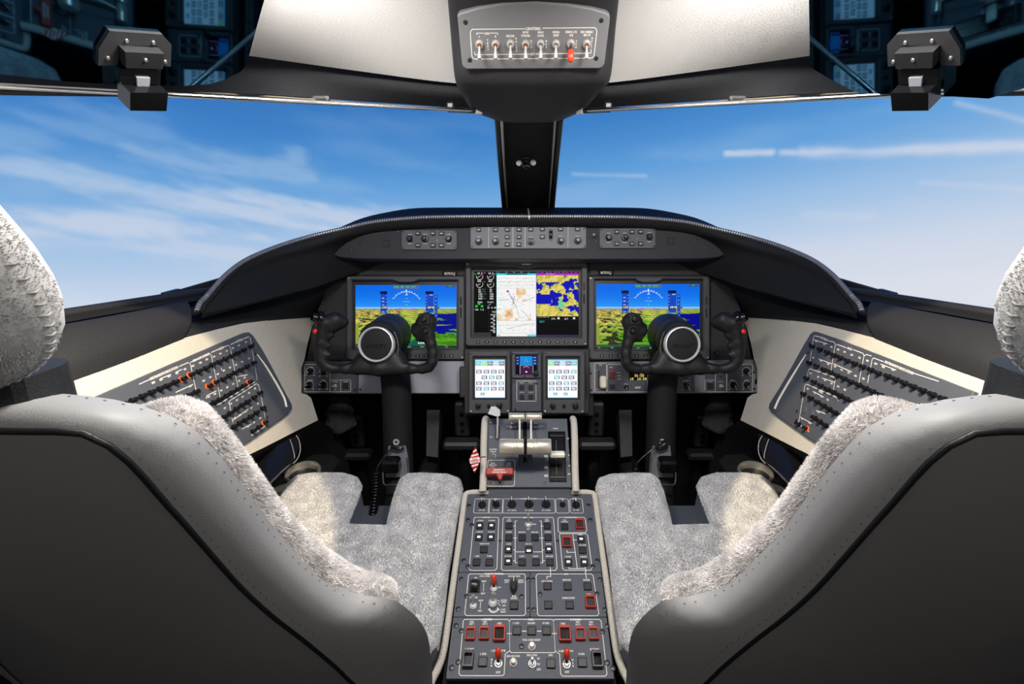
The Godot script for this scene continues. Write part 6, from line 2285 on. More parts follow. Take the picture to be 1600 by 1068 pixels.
func breaker_panels() -> void:
	var specs := [
		["left slate-grey circuit breaker panel on the beige sidewall", Transform3D(Vector3(-0.0511, -0.0531, -0.9973), Vector3(-0.3204, 0.9467, -0.034), Vector3(0.9459, 0.3178, -0.0654), Vector3(-0.6585, 0.8779, -1.156)), v2s([-0.4881, 0.0137, -0.0218, 0.016, 0.0007, 0.0128, 0.0102, 0.0029, 0.0203, -0.0331, 0.0263, -0.0832, 0.0303, -0.1442, 0.0345, -0.189, 0.0276, -0.1999, 0.0009, -0.2033, -0.1765, -0.1913, -0.3289, -0.1807, -0.4832, -0.1701]),
			[v2s([-0.3055, -0.0168, -0.2349, -0.0176, -0.2107, -0.0182, -0.1878, -0.0174, -0.1631, -0.0184, -0.1386, -0.0182, -0.1133, -0.0185, -0.0884, -0.0187, -0.0617, -0.0187, -0.0294, -0.0186, -0.2688, -0.0489, -0.1777, -0.0527, -0.1542, -0.0522, -0.1299, -0.0525, -0.1056, -0.0535, -0.0791, -0.0538, -0.0482, -0.0542, -0.2354, -0.083, -0.2152, -0.0842, -0.1919, -0.0846, -0.1697, -0.0852, -0.1459, -0.0856, -0.1223, -0.0863, -0.2073, -0.1182, -0.183, -0.1178, -0.1591, -0.1183, -0.1367, -0.1193, -0.1087, -0.1197, -0.0801, -0.119, -0.194, -0.1458, -0.1735, -0.148, -0.1505, -0.1491, -0.1257, -0.15, -0.0965, -0.1507, -0.1657, -0.1778, -0.1411, -0.1789, -0.3269, -0.0164, -0.3462, -0.0155])],
			[v2s([-0.2838, -0.0176, -0.2594, -0.017, -0.227, -0.0515, -0.2036, -0.0512, -0.097, -0.0862, -0.1133, -0.1799])],
			[v2s([-0.3781, 0.005, -0.3522, 0.005]), v2s([-0.2719, 0.0051, -0.2448, 0.0052, -0.2414, 0.0004, -0.2647, -0.0544]), v2s([-0.2388, 0.0037, -0.2124, 0.0036]), v2s([-0.194, 0.005, -0.1736, 0.0053, -0.1709, 0.0003, -0.2122, -0.0933]), v2s([-0.1663, 0.0048, -0.1363, 0.0048]), v2s([-0.1216, 0.0046, -0.1013, 0.0044, -0.0981, -0.0009, -0.1378, -0.0824]), v2s([-0.092, 0.0036, -0.0722, 0.0041]), v2s([-0.0358, 0.0037, -0.0121, 0.0035, -0.008, -0.002, -0.0583, -0.0906, -0.0666, -0.0929, -0.2293, -0.0918]), v2s([-0.1924, -0.101, -0.1841, -0.0977, -0.0695, -0.098, -0.0625, -0.1037, -0.0973, -0.1729]), v2s([-0.1886, -0.0995, -0.2076, -0.1384]), v2s([-0.3117, -0.0335, -0.2615, -0.0348]), v2s([-0.2463, -0.0698, -0.2409, -0.0658, -0.2085, -0.0669]), v2s([-0.1603, -0.0322, -0.1617, -0.0367]), v2s([-0.1233, -0.0631, -0.0856, -0.0706]), v2s([-0.2067, -0.1344, -0.1411, -0.1345]), v2s([-0.1914, -0.1603, -0.1544, -0.1643]), v2s([-0.1725, -0.1839, -0.1116, -0.1877]), v2s([-0.3306, -0.001, -0.3018, -0.0016]), v2s([-0.2876, -0.0018, -0.2695, -0.0016])],
			v2s([-0.0119, -0.0411, -0.0007, -0.0724, 0.0057, -0.1041, 0.0108, -0.1381, 0.0121, -0.1656, 0.0042, -0.1857]), [["INSTRUMENTS/INDICATIONS", Vector2(-0.3134, 0.0053)], ["NAV / SURVEILLANCE", Vector2(-0.2026, 0.0041)], ["AUDIO", Vector2(-0.129, 0.0047)], ["ELECTRICAL", Vector2(-0.0544, 0.0041)]], [Vector2(-0.0037, -0.0161), Vector2(-0.0182, -0.0384), Vector2(-0.0802, -0.1597), Vector2(-0.0897, -0.1748)], [Vector2(-0.251, -0.0486), Vector2(-0.0681, -0.0848)], v2s([-0.3462, -0.0155, -0.2688, -0.0489, -0.2354, -0.083, -0.2073, -0.1182, -0.194, -0.1458])],
		["right slate-grey circuit breaker panel on the beige sidewall", Transform3D(Vector3(-0.0511, 0.0531, 0.9973), Vector3(0.3204, 0.9467, -0.034), Vector3(-0.9459, 0.3178, -0.0654), Vector3(0.6585, 0.8779, -1.156)), v2s([0.4753, 0.0264, 0.1233, 0.0231, 0.0272, 0.0197, 0.0134, 0.0173, 0.0053, 0.009, -0.0007, -0.0297, -0.0059, -0.0794, -0.0139, -0.135, -0.025, -0.1846, -0.0191, -0.1947, -0.0018, -0.1974, 0.1702, -0.1875, 0.3018, -0.1784, 0.4798, -0.1654]),
			[v2s([0.0457, -0.0138, 0.0801, -0.0123, 0.1098, -0.0114, 0.1361, -0.0107, 0.1607, -0.0099, 0.1859, -0.0095, 0.2114, -0.0084, 0.2368, -0.0076, 0.2618, -0.0065, 0.2844, -0.0064, 0.3097, -0.0041, 0.065, -0.0492, 0.0974, -0.0474, 0.1275, -0.0467, 0.1528, -0.0447, 0.178, -0.0446, 0.2023, -0.0432, 0.2263, -0.0427, 0.2501, -0.0408, 0.0826, -0.0819, 0.1154, -0.0804, 0.1429, -0.0792, 0.1687, -0.0782, 0.1925, -0.0769, 0.2159, -0.0758, 0.0998, -0.1144, 0.1311, -0.1131, 0.1577, -0.1119, 0.182, -0.1108, 0.173, -0.1427, 0.1313, -0.1753])],
			[v2s([0.1621, -0.1727])],
			[v2s([0.0597, -0.0485, 0.0262, 0.0046, 0.0275, 0.0096, 0.0512, 0.012]), v2s([0.0873, 0.0115, 0.1075, 0.0134, 0.1156, 0.011, 0.1457, -0.044]), v2s([0.1196, 0.0076, 0.1221, 0.0117, 0.1561, 0.0126]), v2s([0.1797, 0.0145, 0.2115, 0.0153, 0.2186, 0.0127, 0.2427, -0.0393]), v2s([0.2208, 0.0119, 0.2218, 0.0154, 0.2388, 0.0169]), v2s([0.2643, -0.0307, 0.2455, 0.0109, 0.2462, 0.015, 0.276, 0.0158]), v2s([0.357, 0.0176, 0.4097, 0.0207]), v2s([0.0732, -0.0793, 0.0676, -0.0636, 0.0706, -0.0605, 0.1644, -0.0513, 0.1715, -0.0533, 0.1817, -0.0744]), v2s([0.1236, -0.1729, 0.0821, -0.0986, 0.0852, -0.0937, 0.1994, -0.0839, 0.2121, -0.0877]), v2s([0.0297, 0.0006, 0.0883, 0.0042]), v2s([0.0852, -0.0325, 0.1356, -0.0294]), v2s([0.1416, -0.0276, 0.2083, -0.0259]), v2s([0.1275, -0.0648, 0.174, -0.0597]), v2s([0.1202, -0.0993, 0.1638, -0.0971]), v2s([0.1202, -0.1617, 0.1673, -0.1573]), v2s([0.1268, -0.1763, 0.1724, -0.1748]), v2s([0.1612, -0.1295, 0.1945, -0.1234]), v2s([0.2731, 0.0098, 0.3149, 0.0111])],
			v2s([0.0295, -0.0373, 0.0235, -0.0656, 0.0179, -0.0972, 0.0127, -0.1298, 0.0089, -0.1612, 0.011, -0.1846]), [["INSTRUMENTS/INDICATIONS", Vector2(0.3174, 0.0168)], ["AUDIO", Vector2(0.1683, 0.0135)], ["ELECTRICAL", Vector2(0.0693, 0.0117)], ["BLEED", Vector2(0.1467, -0.0913)]], [Vector2(0.0222, -0.0108), Vector2(0.0342, -0.0318), Vector2(0.0987, -0.1562), Vector2(0.1114, -0.1734)], [Vector2(0.1213, -0.144), Vector2(0.1503, -0.1415)], v2s([0.3097, -0.0041, 0.2501, -0.0408, 0.2159, -0.0758, 0.182, -0.1108, 0.173, -0.1427])]]
	for s in specs:
		var f: Transform3D = s[1]
		var o := thing("circuit_breaker_panel", s[0], "breaker panel", f, "circuit breaker panels on the sidewalls")
		begin()
		prism(s[2], 0.001, 0.008, 0.0015)
		fin(o, "face_plate", M.panel_gray)
		for q in s[3][0]:
			put(o, "circuit_breaker", K.breaker, M.gloss_black, at(q, 0.008, 0.0, 0.74))
		# the rows run on behind the backrest
		var rows: PackedVector2Array = s[10]
		for r in rows:
			for k in range(1, 8):
				var q := r + Vector2((-0.0215 if f.origin.x < 0.0 else 0.0215) * k, 0.0006 * k)
				if Geometry2D.is_point_in_polygon(q, inset(ccw(s[2]), 0.014)):
					put(o, "circuit_breaker", K.breaker, M.gloss_black, at(q, 0.008, 0.0, 0.74))
		for q in s[4][0]:
			var b := put(o, "circuit_breaker", K.breaker, M.gloss_black, at(q, 0.008, 0.0, 0.74))
			put(b, "orange_collar", K.collar, M.collar_orange)
		begin()
		for l in s[5]:
			stroke(l, 0.0012, 0.0083)
		for k in 2:
			for q in s[3 + k][0]:
				bars(q + Vector2(-0.002, 0.0135), 0.009, 0.0012, 0.0083, 2)
		for t in s[7]:
			letters(t[0], t[1], 0.0044, 0.0084, 0.9)
		fin(o, "lettering", M.print_white)
		var g := PackedVector3Array()
		for q in curve2(s[6], 24):
			g.append(Vector3(q.x, q.y, 0.0085))
		var rr := []
		for i in 24:
			rr.append(lerpf(0.0012, 0.003, clampf(i / 12.0, 0, 1)))
		begin()
		tube(g, rr, 8)
		fin(o, "cream_groove_strip", M.cream_plastic)  # cream strip standing for the pale curved groove
		for q in s[8]:
			screw(o, q, 0.008, 0.9)
		for q in s[9]:
			begin()
			lathe([[0.0, 0.008], [0.0085, 0.008], [0.0082, 0.0095], [0.0, 0.0105]], 18, at(q, 0.0))
			fin(o, "hole_plug", M.panel_gray)


# ---- control yokes -----------------------------------------------------------------

func cone_dist(p: Vector3, a: Vector3, ab: Vector3, l2: float, r0: float, r1: float) -> float:
	var h := clampf((p - a).dot(ab) / l2, 0.0, 1.0)
	return (p - a - ab * h).length() - lerpf(r0, r1, h)


func nets(bones: Array, lo: Vector3, hi: Vector3, cell: float, soft: float) -> Array:   # one smooth skin round a chain of tapered capsules: [points, quads]
	var nx := int((hi.x - lo.x) / cell) + 2
	var ny := int((hi.y - lo.y) / cell) + 2
	var nz := int((hi.z - lo.z) / cell) + 2
	var field := PackedFloat32Array()
	field.resize(nx * ny * nz)
	field.fill(1.0)
	for b in bones:
		var a: Vector3 = b[0]
		var e: Vector3 = b[1]
		var r0: float = b[2]
		var r1: float = b[3]
		var pad := maxf(r0, r1) + soft * 1.5 + cell * 2.0
		var i0 := ((a.min(e) - Vector3.ONE * pad - lo) / cell).floor().max(Vector3.ZERO)
		var i1 := ((a.max(e) + Vector3.ONE * pad - lo) / cell).ceil().min(Vector3(nx - 1, ny - 1, nz - 1))
		var ab := e - a
		var l2 := maxf(ab.length_squared(), 1e-9)
		for z in range(int(i0.z), int(i1.z) + 1):
			for y in range(int(i0.y), int(i1.y) + 1):
				var at_row := (z * ny + y) * nx
				for x in range(int(i0.x), int(i1.x) + 1):
					var d := cone_dist(lo + Vector3(x, y, z) * cell, a, ab, l2, r0, r1)
					var o := field[at_row + x]
					if o >= 1.0:
						field[at_row + x] = d
					else:
						var h := maxf(soft - absf(d - o), 0.0) / soft
						field[at_row + x] = minf(d, o) - h * h * soft * 0.25
	var pts := PackedVector3Array()
	var idx := {}
	var corner := [0, 1, nx, nx + 1, nx * ny, nx * ny + 1, nx * ny + nx, nx * ny + nx + 1]
	var off := [Vector3(0, 0, 0), Vector3(1, 0, 0), Vector3(0, 1, 0), Vector3(1, 1, 0), Vector3(0, 0, 1), Vector3(1, 0, 1), Vector3(0, 1, 1), Vector3(1, 1, 1)]
	var edges := [[0, 1], [2, 3], [4, 5], [6, 7], [0, 2], [1, 3], [4, 6], [5, 7], [0, 4], [1, 5], [2, 6], [3, 7]]
	for z in nz - 1:
		for y in ny - 1:
			for x in nx - 1:
				var g := (z * ny + y) * nx + x
				if field[g] >= 0.05:
					continue
				var inside := 0
				for k in 8:
					if field[g + corner[k]] < 0.0:
						inside += 1
				if inside == 0 or inside == 8:
					continue
				var sum := Vector3()
				var n := 0
				for e in edges:
					var fa: float = field[g + corner[e[0]]]
					var fb: float = field[g + corner[e[1]]]
					if (fa < 0.0) != (fb < 0.0):
						sum += off[e[0]].lerp(off[e[1]], fa / (fa - fb))
						n += 1
				idx[g] = pts.size()
				pts.append(lo + (Vector3(x, y, z) + sum / n) * cell)
	var quads := []
	for g in idx:
		for axis in 3:
			var sa: int = [1, nx, nx * ny][axis]
			var su: int = [nx, nx * ny, 1][axis]
			var sv: int = [nx * ny, 1, nx][axis]
			var f0 := field[g]
			var f1 := field[g + sa]
			if (f0 < 0.0) != (f1 < 0.0) and idx.has(g - su) and idx.has(g - sv) and idx.has(g - su - sv):
				var q := [idx[g], idx[g - su], idx[g - su - sv], idx[g - sv]]
				if f0 >= 0.0:
					q.reverse()
				quads.append(q)
	return [pts, quads]


func b2(p: PackedVector2Array, z: Array, r: Array) -> Array:   # a chain of bones along p
	var l := []
	for i in p.size() - 1:
		l.append([Vector3(p[i].x, p[i].y, z[i]), Vector3(p[i + 1].x, p[i + 1].y, z[i + 1]), r[i], r[i + 1]])
	return l


func yokes() -> void:
	var bones := []
	# hub: a fat rounded drum flaring into the cross bar
	for k in 10:
		var a := TAU * k / 10
		bones.append([Vector3(cos(a) * 0.031, sin(a) * 0.031, -0.040), Vector3(cos(a) * 0.030, sin(a) * 0.030, -0.019), 0.0185, 0.0175])
	bones.append([Vector3(0, 0, -0.045), Vector3(0, 0, -0.03), 0.036, 0.026])
	bones += b2(v2s([-0.0383, -0.032, -0.0429, -0.0442, -0.0627, -0.06, -0.0855, -0.0631]), [-0.032, -0.030, -0.024, -0.018], [0.021, 0.021, 0.0155, 0.0118])
	bones += b2(v2s([0.0393, -0.032, 0.0439, -0.0442, 0.0621, -0.06, 0.085, -0.0631]), [-0.032, -0.030, -0.024, -0.018], [0.021, 0.021, 0.0155, 0.0118])
	bones += b2(v2s([-0.0505, -0.0607, 0, -0.0619, 0.0515, -0.0607]), [-0.022, -0.022, -0.022], [0.0175, 0.019, 0.0175])
	bones += b2(v2s([-0.0262, -0.0442, 0, -0.0457, 0.0271, -0.0442]), [-0.034, -0.034, -0.034], [0.024, 0.026, 0.024])
	# outboard horn with finger grips and a broad head
	bones += b2(v2s([-0.0855, -0.0631, -0.1175, -0.0619, -0.1342, -0.0552, -0.1434, -0.0406, -0.1449, -0.0199, -0.1412, 0.0045, -0.137, 0.0288, -0.1291, 0.0532]), [-0.016, -0.014, -0.010, -0.006, -0.004, -0.002, 0.0, 0.0], [0.0112, 0.0108, 0.0118, 0.013, 0.0138, 0.0146, 0.0148, 0.019])
	bones += b2(v2s([-0.1291, 0.0532, -0.1053, 0.0617, -0.087, 0.0587]), [0.0, -0.004, -0.012], [0.019, 0.0185, 0.012])
	bones += b2(v2s([-0.1108, 0.0465, -0.0956, 0.0508]), [-0.004, -0.012], [0.0165, 0.012])
	for q in v2s([-0.1199, 0.0212, -0.1251, -0.004, -0.126, -0.0266]):
		bones.append([Vector3(q.x, q.y, -0.004), Vector3(q.x + 0.003, q.y, -0.004), 0.0085, 0.007])
	# inboard horn with a switch pad
	bones += b2(v2s([0.085, -0.0631, 0.1139, -0.0631, 0.1306, -0.0582, 0.1401, -0.0442, 0.1419, -0.0229, 0.1376, 0.0014, 0.1309, 0.0258, 0.1254, 0.0532, 0.1261, 0.0639]), [-0.016, -0.014, -0.012, -0.008, -0.006, -0.004, -0.003, -0.003, -0.003], [0.0112, 0.0108, 0.0114, 0.0116, 0.0116, 0.012, 0.015, 0.0188, 0.0175])
	bones += b2(v2s([0.1215, 0.0349, 0.1017, 0.0349, 0.0956, 0.0441]), [-0.006, -0.012, -0.016], [0.017, 0.0145, 0.011])
	bones += b2(v2s([0.1261, 0.0212, 0.1063, 0.0142]), [-0.008, -0.012], [0.015, 0.009])
	bones += b2(v2s([0.1169, 0.0562, 0.1352, 0.0578]), [-0.006, -0.006], [0.018, 0.017])
	var skin := nets(bones, Vector3(-0.19, -0.105, -0.075), Vector3(0.185, 0.11, 0.045), 0.0032, 0.010)
	var f := Transform3D(Vector3(1, 0, 0), Vector3(0, 0.9613, -0.2756), Vector3(0, 0.2756, 0.9613), Vector3(-0.3876, 0.8359, -1.248))
	for m in [1.0, -1.0]:
		var side := "left" if m > 0 else "right"
		var o := thing("control_yoke", "%s black control yoke with silver-ringed round hub" % side, "yoke", Transform3D(f.basis, Vector3(f.origin.x * m, f.origin.y, f.origin.z)), "control yokes in front of the flight displays")
		MIR = m
		begin()
		smooth()
		for q in skin[1]:
			quad(skin[0][q[0]], skin[0][q[1]], skin[0][q[2]], skin[0][q[3]])
		fin(o, "wheel", M.yoke_black)
		begin()
		lathe([[0.0392, 0.005], [0.0405, 0.0085], [0.042, 0.0102], [0.0436, 0.0098], [0.0452, 0.007], [0.0455, -0.006], [0.0392, -0.006], [0.0392, 0.005]], 56)
		fin(o, "hub_ring", M.ring_silver)
		begin()
		lathe([[0.0, 0.0072], [0.02, 0.0068], [0.034, 0.0054], [0.0395, 0.0034], [0.0395, -0.006], [0.0, -0.004]], 48)
		var capm := fin(o, "hub_cap", M.hub_leather)
		# stitched seams on the hub
		begin()
		for sx in [-1.0, 1.0]:
			var seam := curve(v3s([0.02 * sx, 0.0475, -0.020, 0.039 * sx, 0.032, -0.021, 0.0495 * sx, 0.0, -0.020, 0.0505 * sx, -0.03, -0.014, 0.058 * sx, -0.048, -0.0095, 0.083 * sx, -0.0575, -0.0075]), 60)
			for i in range(1, 58, 2):
				tube(PackedVector3Array([seam[i], seam[i + 1] + Vector3(0, 0, 0.0006)]), 0.0007, 5)
		fin(o, "stitching", M.thread_light).set_meta("kind", "stuff")
		# pitch-trim hat and red disconnect button outboard
		var h := Vector2(-0.1382, 0.0639)
		begin()
		lathe([[0.0, 0.0], [0.019, 0.0], [0.0195, 0.006], [0.017, 0.012], [0.0125, 0.014], [0.0115, 0.02], [0.0095, 0.024], [0.0, 0.026]], 26, Transform3D(Basis(Vector3(0.3, 1, 0).normalized(), -0.75), Vector3(h.x, h.y, 0.006)))
		fin(o, "trim_hat", M.gloss_black)
		h = Vector2(-0.151, 0.0325)
		begin()
		lathe([[0.0, 0.0], [0.0065, 0.0], [0.0062, 0.008], [0.0045, 0.0105], [0.0, 0.0115]], 18, Transform3D(Basis(Vector3(0, 1, 0), -0.5), Vector3(h.x + 0.003, h.y, 0.006)))
		fin(o, "disconnect_button", M.button_red).set_meta("label", "red push button")
		# switch pad inboard: square bezel with a hat, round button below
		h = Vector2(0.1245, 0.0632)
		begin()
		loops(rrect(h, 0.030, 0.030, 0.007, 4), [[0, 0.006], [0, 0.018], [0.003, 0.021]])
		var pad := fin(o, "switch_pad", M.yoke_pad)
		begin()
		lathe([[0.0115, 0.021], [0.0115, 0.0222], [0.0085, 0.0224], [0.008, 0.026], [0.006, 0.029], [0.0, 0.0302]], 22, Transform3D(Basis(), Vector3(h.x - 0.0005, h.y, 0.0)))
		fin(pad, "hat_switch", M.gloss_black)
		h = Vector2(0.1273, 0.0337)
		begin()
		lathe([[0.0, 0.008], [0.0092, 0.008], [0.0092, 0.0175], [0.0075, 0.0185], [0.006, 0.0175], [0.0055, 0.021], [0.0, 0.022]], 20, Transform3D(Basis(), Vector3(h.x, h.y, 0.0)))
		fin(o, "round_button", M.gloss_black)
		MIR = 1.0
		begin()
		letters("LEARJET", Vector2(0, -0.004), 0.0092, 0.0066, 1.05, 0.0012)
		fin(capm, "embossed_lettering", M.gloss_black)
		# shaft housing behind the hub, then the column to the floor
		XF = o.transform.affine_inverse()
		MIR = m
		begin()
		var ax := Vector3(-0.3902, 0.8243, -1.3955) - Vector3(-0.3892, 0.8348, -1.2737)
		var tr := Transform3D(Basis.looking_at(-ax, Vector3.UP), Vector3(-0.3892, 0.8348, -1.2737))
		lathe([[0.0, -0.0], [0.049, 0.0], [0.0535, 0.006], [0.0535, 0.042], [0.0515, 0.045], [0.0515, 0.049], [0.0545, 0.052], [0.0585, 0.115], [0.055, 0.135], [0.0, 0.135]], 40, tr)
		fin(o, "shaft_housing", M.yoke_pad)
		begin()
		tube(curve(v3s([-0.3816, 0.8154, -1.3669, -0.375, 0.7658, -1.3475, -0.3666, 0.6995, -1.3233, -0.3631, 0.6148, -1.299, -0.3587, 0.5349, -1.2657, -0.3451, 0.4395, -1.1967, -0.3266, 0.3637, -1.1126]), 24), [0.038, 0.039, 0.04, 0.04, 0.04, 0.04, 0.04, 0.04, 0.04, 0.04, 0.04, 0.04, 0.04, 0.04, 0.04, 0.04, 0.04, 0.04, 0.04, 0.04, 0.04, 0.04, 0.04, 0.04], 20)
		fin(o, "column", M.soft_black)
		MIR = 1.0
	XF = Transform3D()


# ---- overhead -------------------------------------------------------------------------

func overhead() -> void:
	var f := Transform3D(Vector3(1, 0, 0), Vector3(0, 0.7929, 0.6094), Vector3(0, -0.6094, 0.7929), Vector3(0.0075, 1.4186, -0.8429))
	var o := wthing("overhead_console", "black moulded overhead console fairing into the centre post", "console", Vector3(0, 1.42, -0.86))
	begin()
	loft([
		v3s([-0.1124, 1.5032, -0.8068, -0.1059, 1.4922, -0.7777, -0.055, 1.4878, -0.766, 0.0066, 1.487, -0.7637, 0.0641, 1.4878, -0.766, 0.1176, 1.4922, -0.7777, 0.1254, 1.5032, -0.8068]),
		v3s([-0.1202, 1.4486, -0.8848, -0.1112, 1.4397, -0.8531, -0.0534, 1.4381, -0.8475, 0.0047, 1.4378, -0.8463, 0.0637, 1.4381, -0.8475, 0.1216, 1.4397, -0.8531, 0.132, 1.4486, -0.8848]),
		v3s([-0.1235, 1.389, -0.9405, -0.1127, 1.3801, -0.8964, -0.0571, 1.376, -0.8848, 0.005, 1.375, -0.8845, 0.0652, 1.376, -0.8848, 0.1228, 1.3801, -0.8964, 0.1353, 1.389, -0.9405]),
		v3s([-0.1204, 1.3748, -0.9698, -0.1097, 1.3665, -0.9341, -0.058, 1.3619, -0.9244, 0.0032, 1.3605, -0.9219, 0.0612, 1.3619, -0.9244, 0.115, 1.3675, -0.9344, 0.126, 1.3759, -0.9701]),
		v3s([-0.1061, 1.352, -1.036, -0.0912, 1.3472, -1.0035, -0.0475, 1.3419, -0.9811, 0.0011, 1.3411, -0.9757, 0.0486, 1.3419, -0.9811, 0.0866, 1.3472, -1.0035, 0.1014, 1.3532, -1.0364]),
		v3s([-0.0683, 1.3405, -1.0743, -0.0594, 1.3346, -1.0466, -0.0322, 1.3302, -1.0298, 0.0012, 1.3295, -1.0244, 0.0346, 1.3302, -1.0298, 0.0569, 1.3346, -1.0466, 0.0683, 1.3417, -1.0747])], 30, 36, -0.006)
	fin(o, "fairing", M.panel_black)
	var p := thing("lighting_control_panel", "grey overhead lighting panel with a row of toggle switches", "switch panel", f * at(Vector2(), -0.004))
	begin()
	prism(v2s([-0.1094, 0.0311, -0.1052, 0.0347, -0.0793, 0.0416, -0.0456, 0.0467, 0.0011, 0.049, 0.0462, 0.0458, 0.0801, 0.0407, 0.1009, 0.0353, 0.1064, 0.0316, 0.1073, 0.0273, 0.1068, -0.0347, 0.1045, -0.0395, 0.1002, -0.042, -0.1036, -0.0431, -0.1079, -0.0403, -0.1097, -0.0365]), -0.008, 0.004, 0.002)
	fin(p, "face_plate", M.oh_gray)
	var z := 0.004
	var tg := [Vector2(-0.081, -0.0061), Vector2(-0.0572, -0.0061), Vector2(-0.0351, -0.0056), Vector2(-0.0128, -0.0061), Vector2(0.0094, -0.0056), Vector2(0.0317, -0.0056), Vector2(0.0535, -0.0051), Vector2(0.0769, -0.0056)]
	for i in 8:
		toggle(p, tg[i], z, 0.75, i == 6, 0.95)
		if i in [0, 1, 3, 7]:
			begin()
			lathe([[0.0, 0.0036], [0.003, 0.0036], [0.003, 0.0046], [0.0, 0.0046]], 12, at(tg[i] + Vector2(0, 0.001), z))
			fin(p, "painted_glow_disc", M.painted_brown_glow)  # warm glow in the bushing painted as a brown disc
	begin()
	var zt := z + 0.0002
	stroke(v2s([-0.0141, 0.0147, -0.0893, 0.0142, -0.0921, 0.0119, -0.0931, 0.0083, -0.0936, -0.0234, -0.092, -0.026, -0.0894, -0.0272, 0.0848, -0.0258, 0.088, -0.0248, 0.0896, -0.0225, 0.0903, 0.0115, 0.0887, 0.015, 0.0863, 0.0163, 0.0118, 0.0157]), 0.0009, zt)
	stroke(v2s([-0.0839, 0.0067, -0.0837, 0.009, -0.0733, 0.009]), 0.0008, zt)
	stroke(v2s([-0.0642, 0.0091, -0.0534, 0.0091, -0.0535, 0.0067]), 0.0008, zt)
	stroke(v2s([-0.0891, -0.0172, -0.0887, -0.021, -0.0072, -0.02]), 0.0008, zt)
	stroke(v2s([0.0027, -0.0198, 0.0845, -0.0186, 0.0849, -0.0157]), 0.0008, zt)
	for q in [["LIGHTING", Vector2(-0.002, 0.015), 1.25], ["LDG", Vector2(-0.0688, 0.0086), 1.0], ["L", Vector2(-0.0802, 0.0046), 1.0], ["R", Vector2(-0.0568, 0.0046), 1.0], ["RECOG", Vector2(-0.0351, 0.0052), 1.0], ["BCN/", Vector2(-0.0127, 0.0102), 1.0], ["STROBE", Vector2(-0.0128, 0.0056), 1.0], ["NAV/", Vector2(0.0091, 0.0102), 1.0], ["LOGO", Vector2(0.0092, 0.0057), 1.0], ["WING", Vector2(0.0314, 0.0104), 1.0], ["INSP", Vector2(0.0315, 0.0061), 1.0], ["EMER LTS", Vector2(0.0532, 0.0106), 1.0], ["ON", Vector2(0.0535, 0.0062), 1.0], ["NO SMKG/", Vector2(0.0761, 0.0106), 1.0], ["BELTS", Vector2(0.0765, 0.0065), 1.0], ["OFF", Vector2(-0.0022, -0.0201), 1.15]]:
		letters(q[0], q[1], 0.0031 * q[2], zt + 0.0001, 0.85)
	for col in [["TAXI", 330, 338], ["PULSE", 568, 322], ["BCN", 694, 344], ["NAV", 820, 344], ["ARM", 1071, 344], ["BELTS", 1203, 316]]:
		for i in col[0].length():
			var base: Vector2 = {330: Vector2(-0.0687, -0.0006), 568: Vector2(-0.0268, 0.0015), 694: Vector2(-0.0047, -0.0018), 820: Vector2(0.0174, -0.0018), 1071: Vector2(0.0616, -0.0018), 1203: Vector2(0.0844, 0.0021)}[col[1]]
			letters(col[0][i], base - Vector2(0, i * 0.0042), 0.0029, zt + 0.0001, 0.85)
	fin(p, "lettering", M.print_white)
	for q in [Vector2(-0.0988, 0.0234), Vector2(0.0952, 0.026), Vector2(-0.0976, -0.0286), Vector2(0.0933, -0.026)]:
		screw(p, q, z, 0.8)


# ---- sun visors ------------------------------------------------------------------------

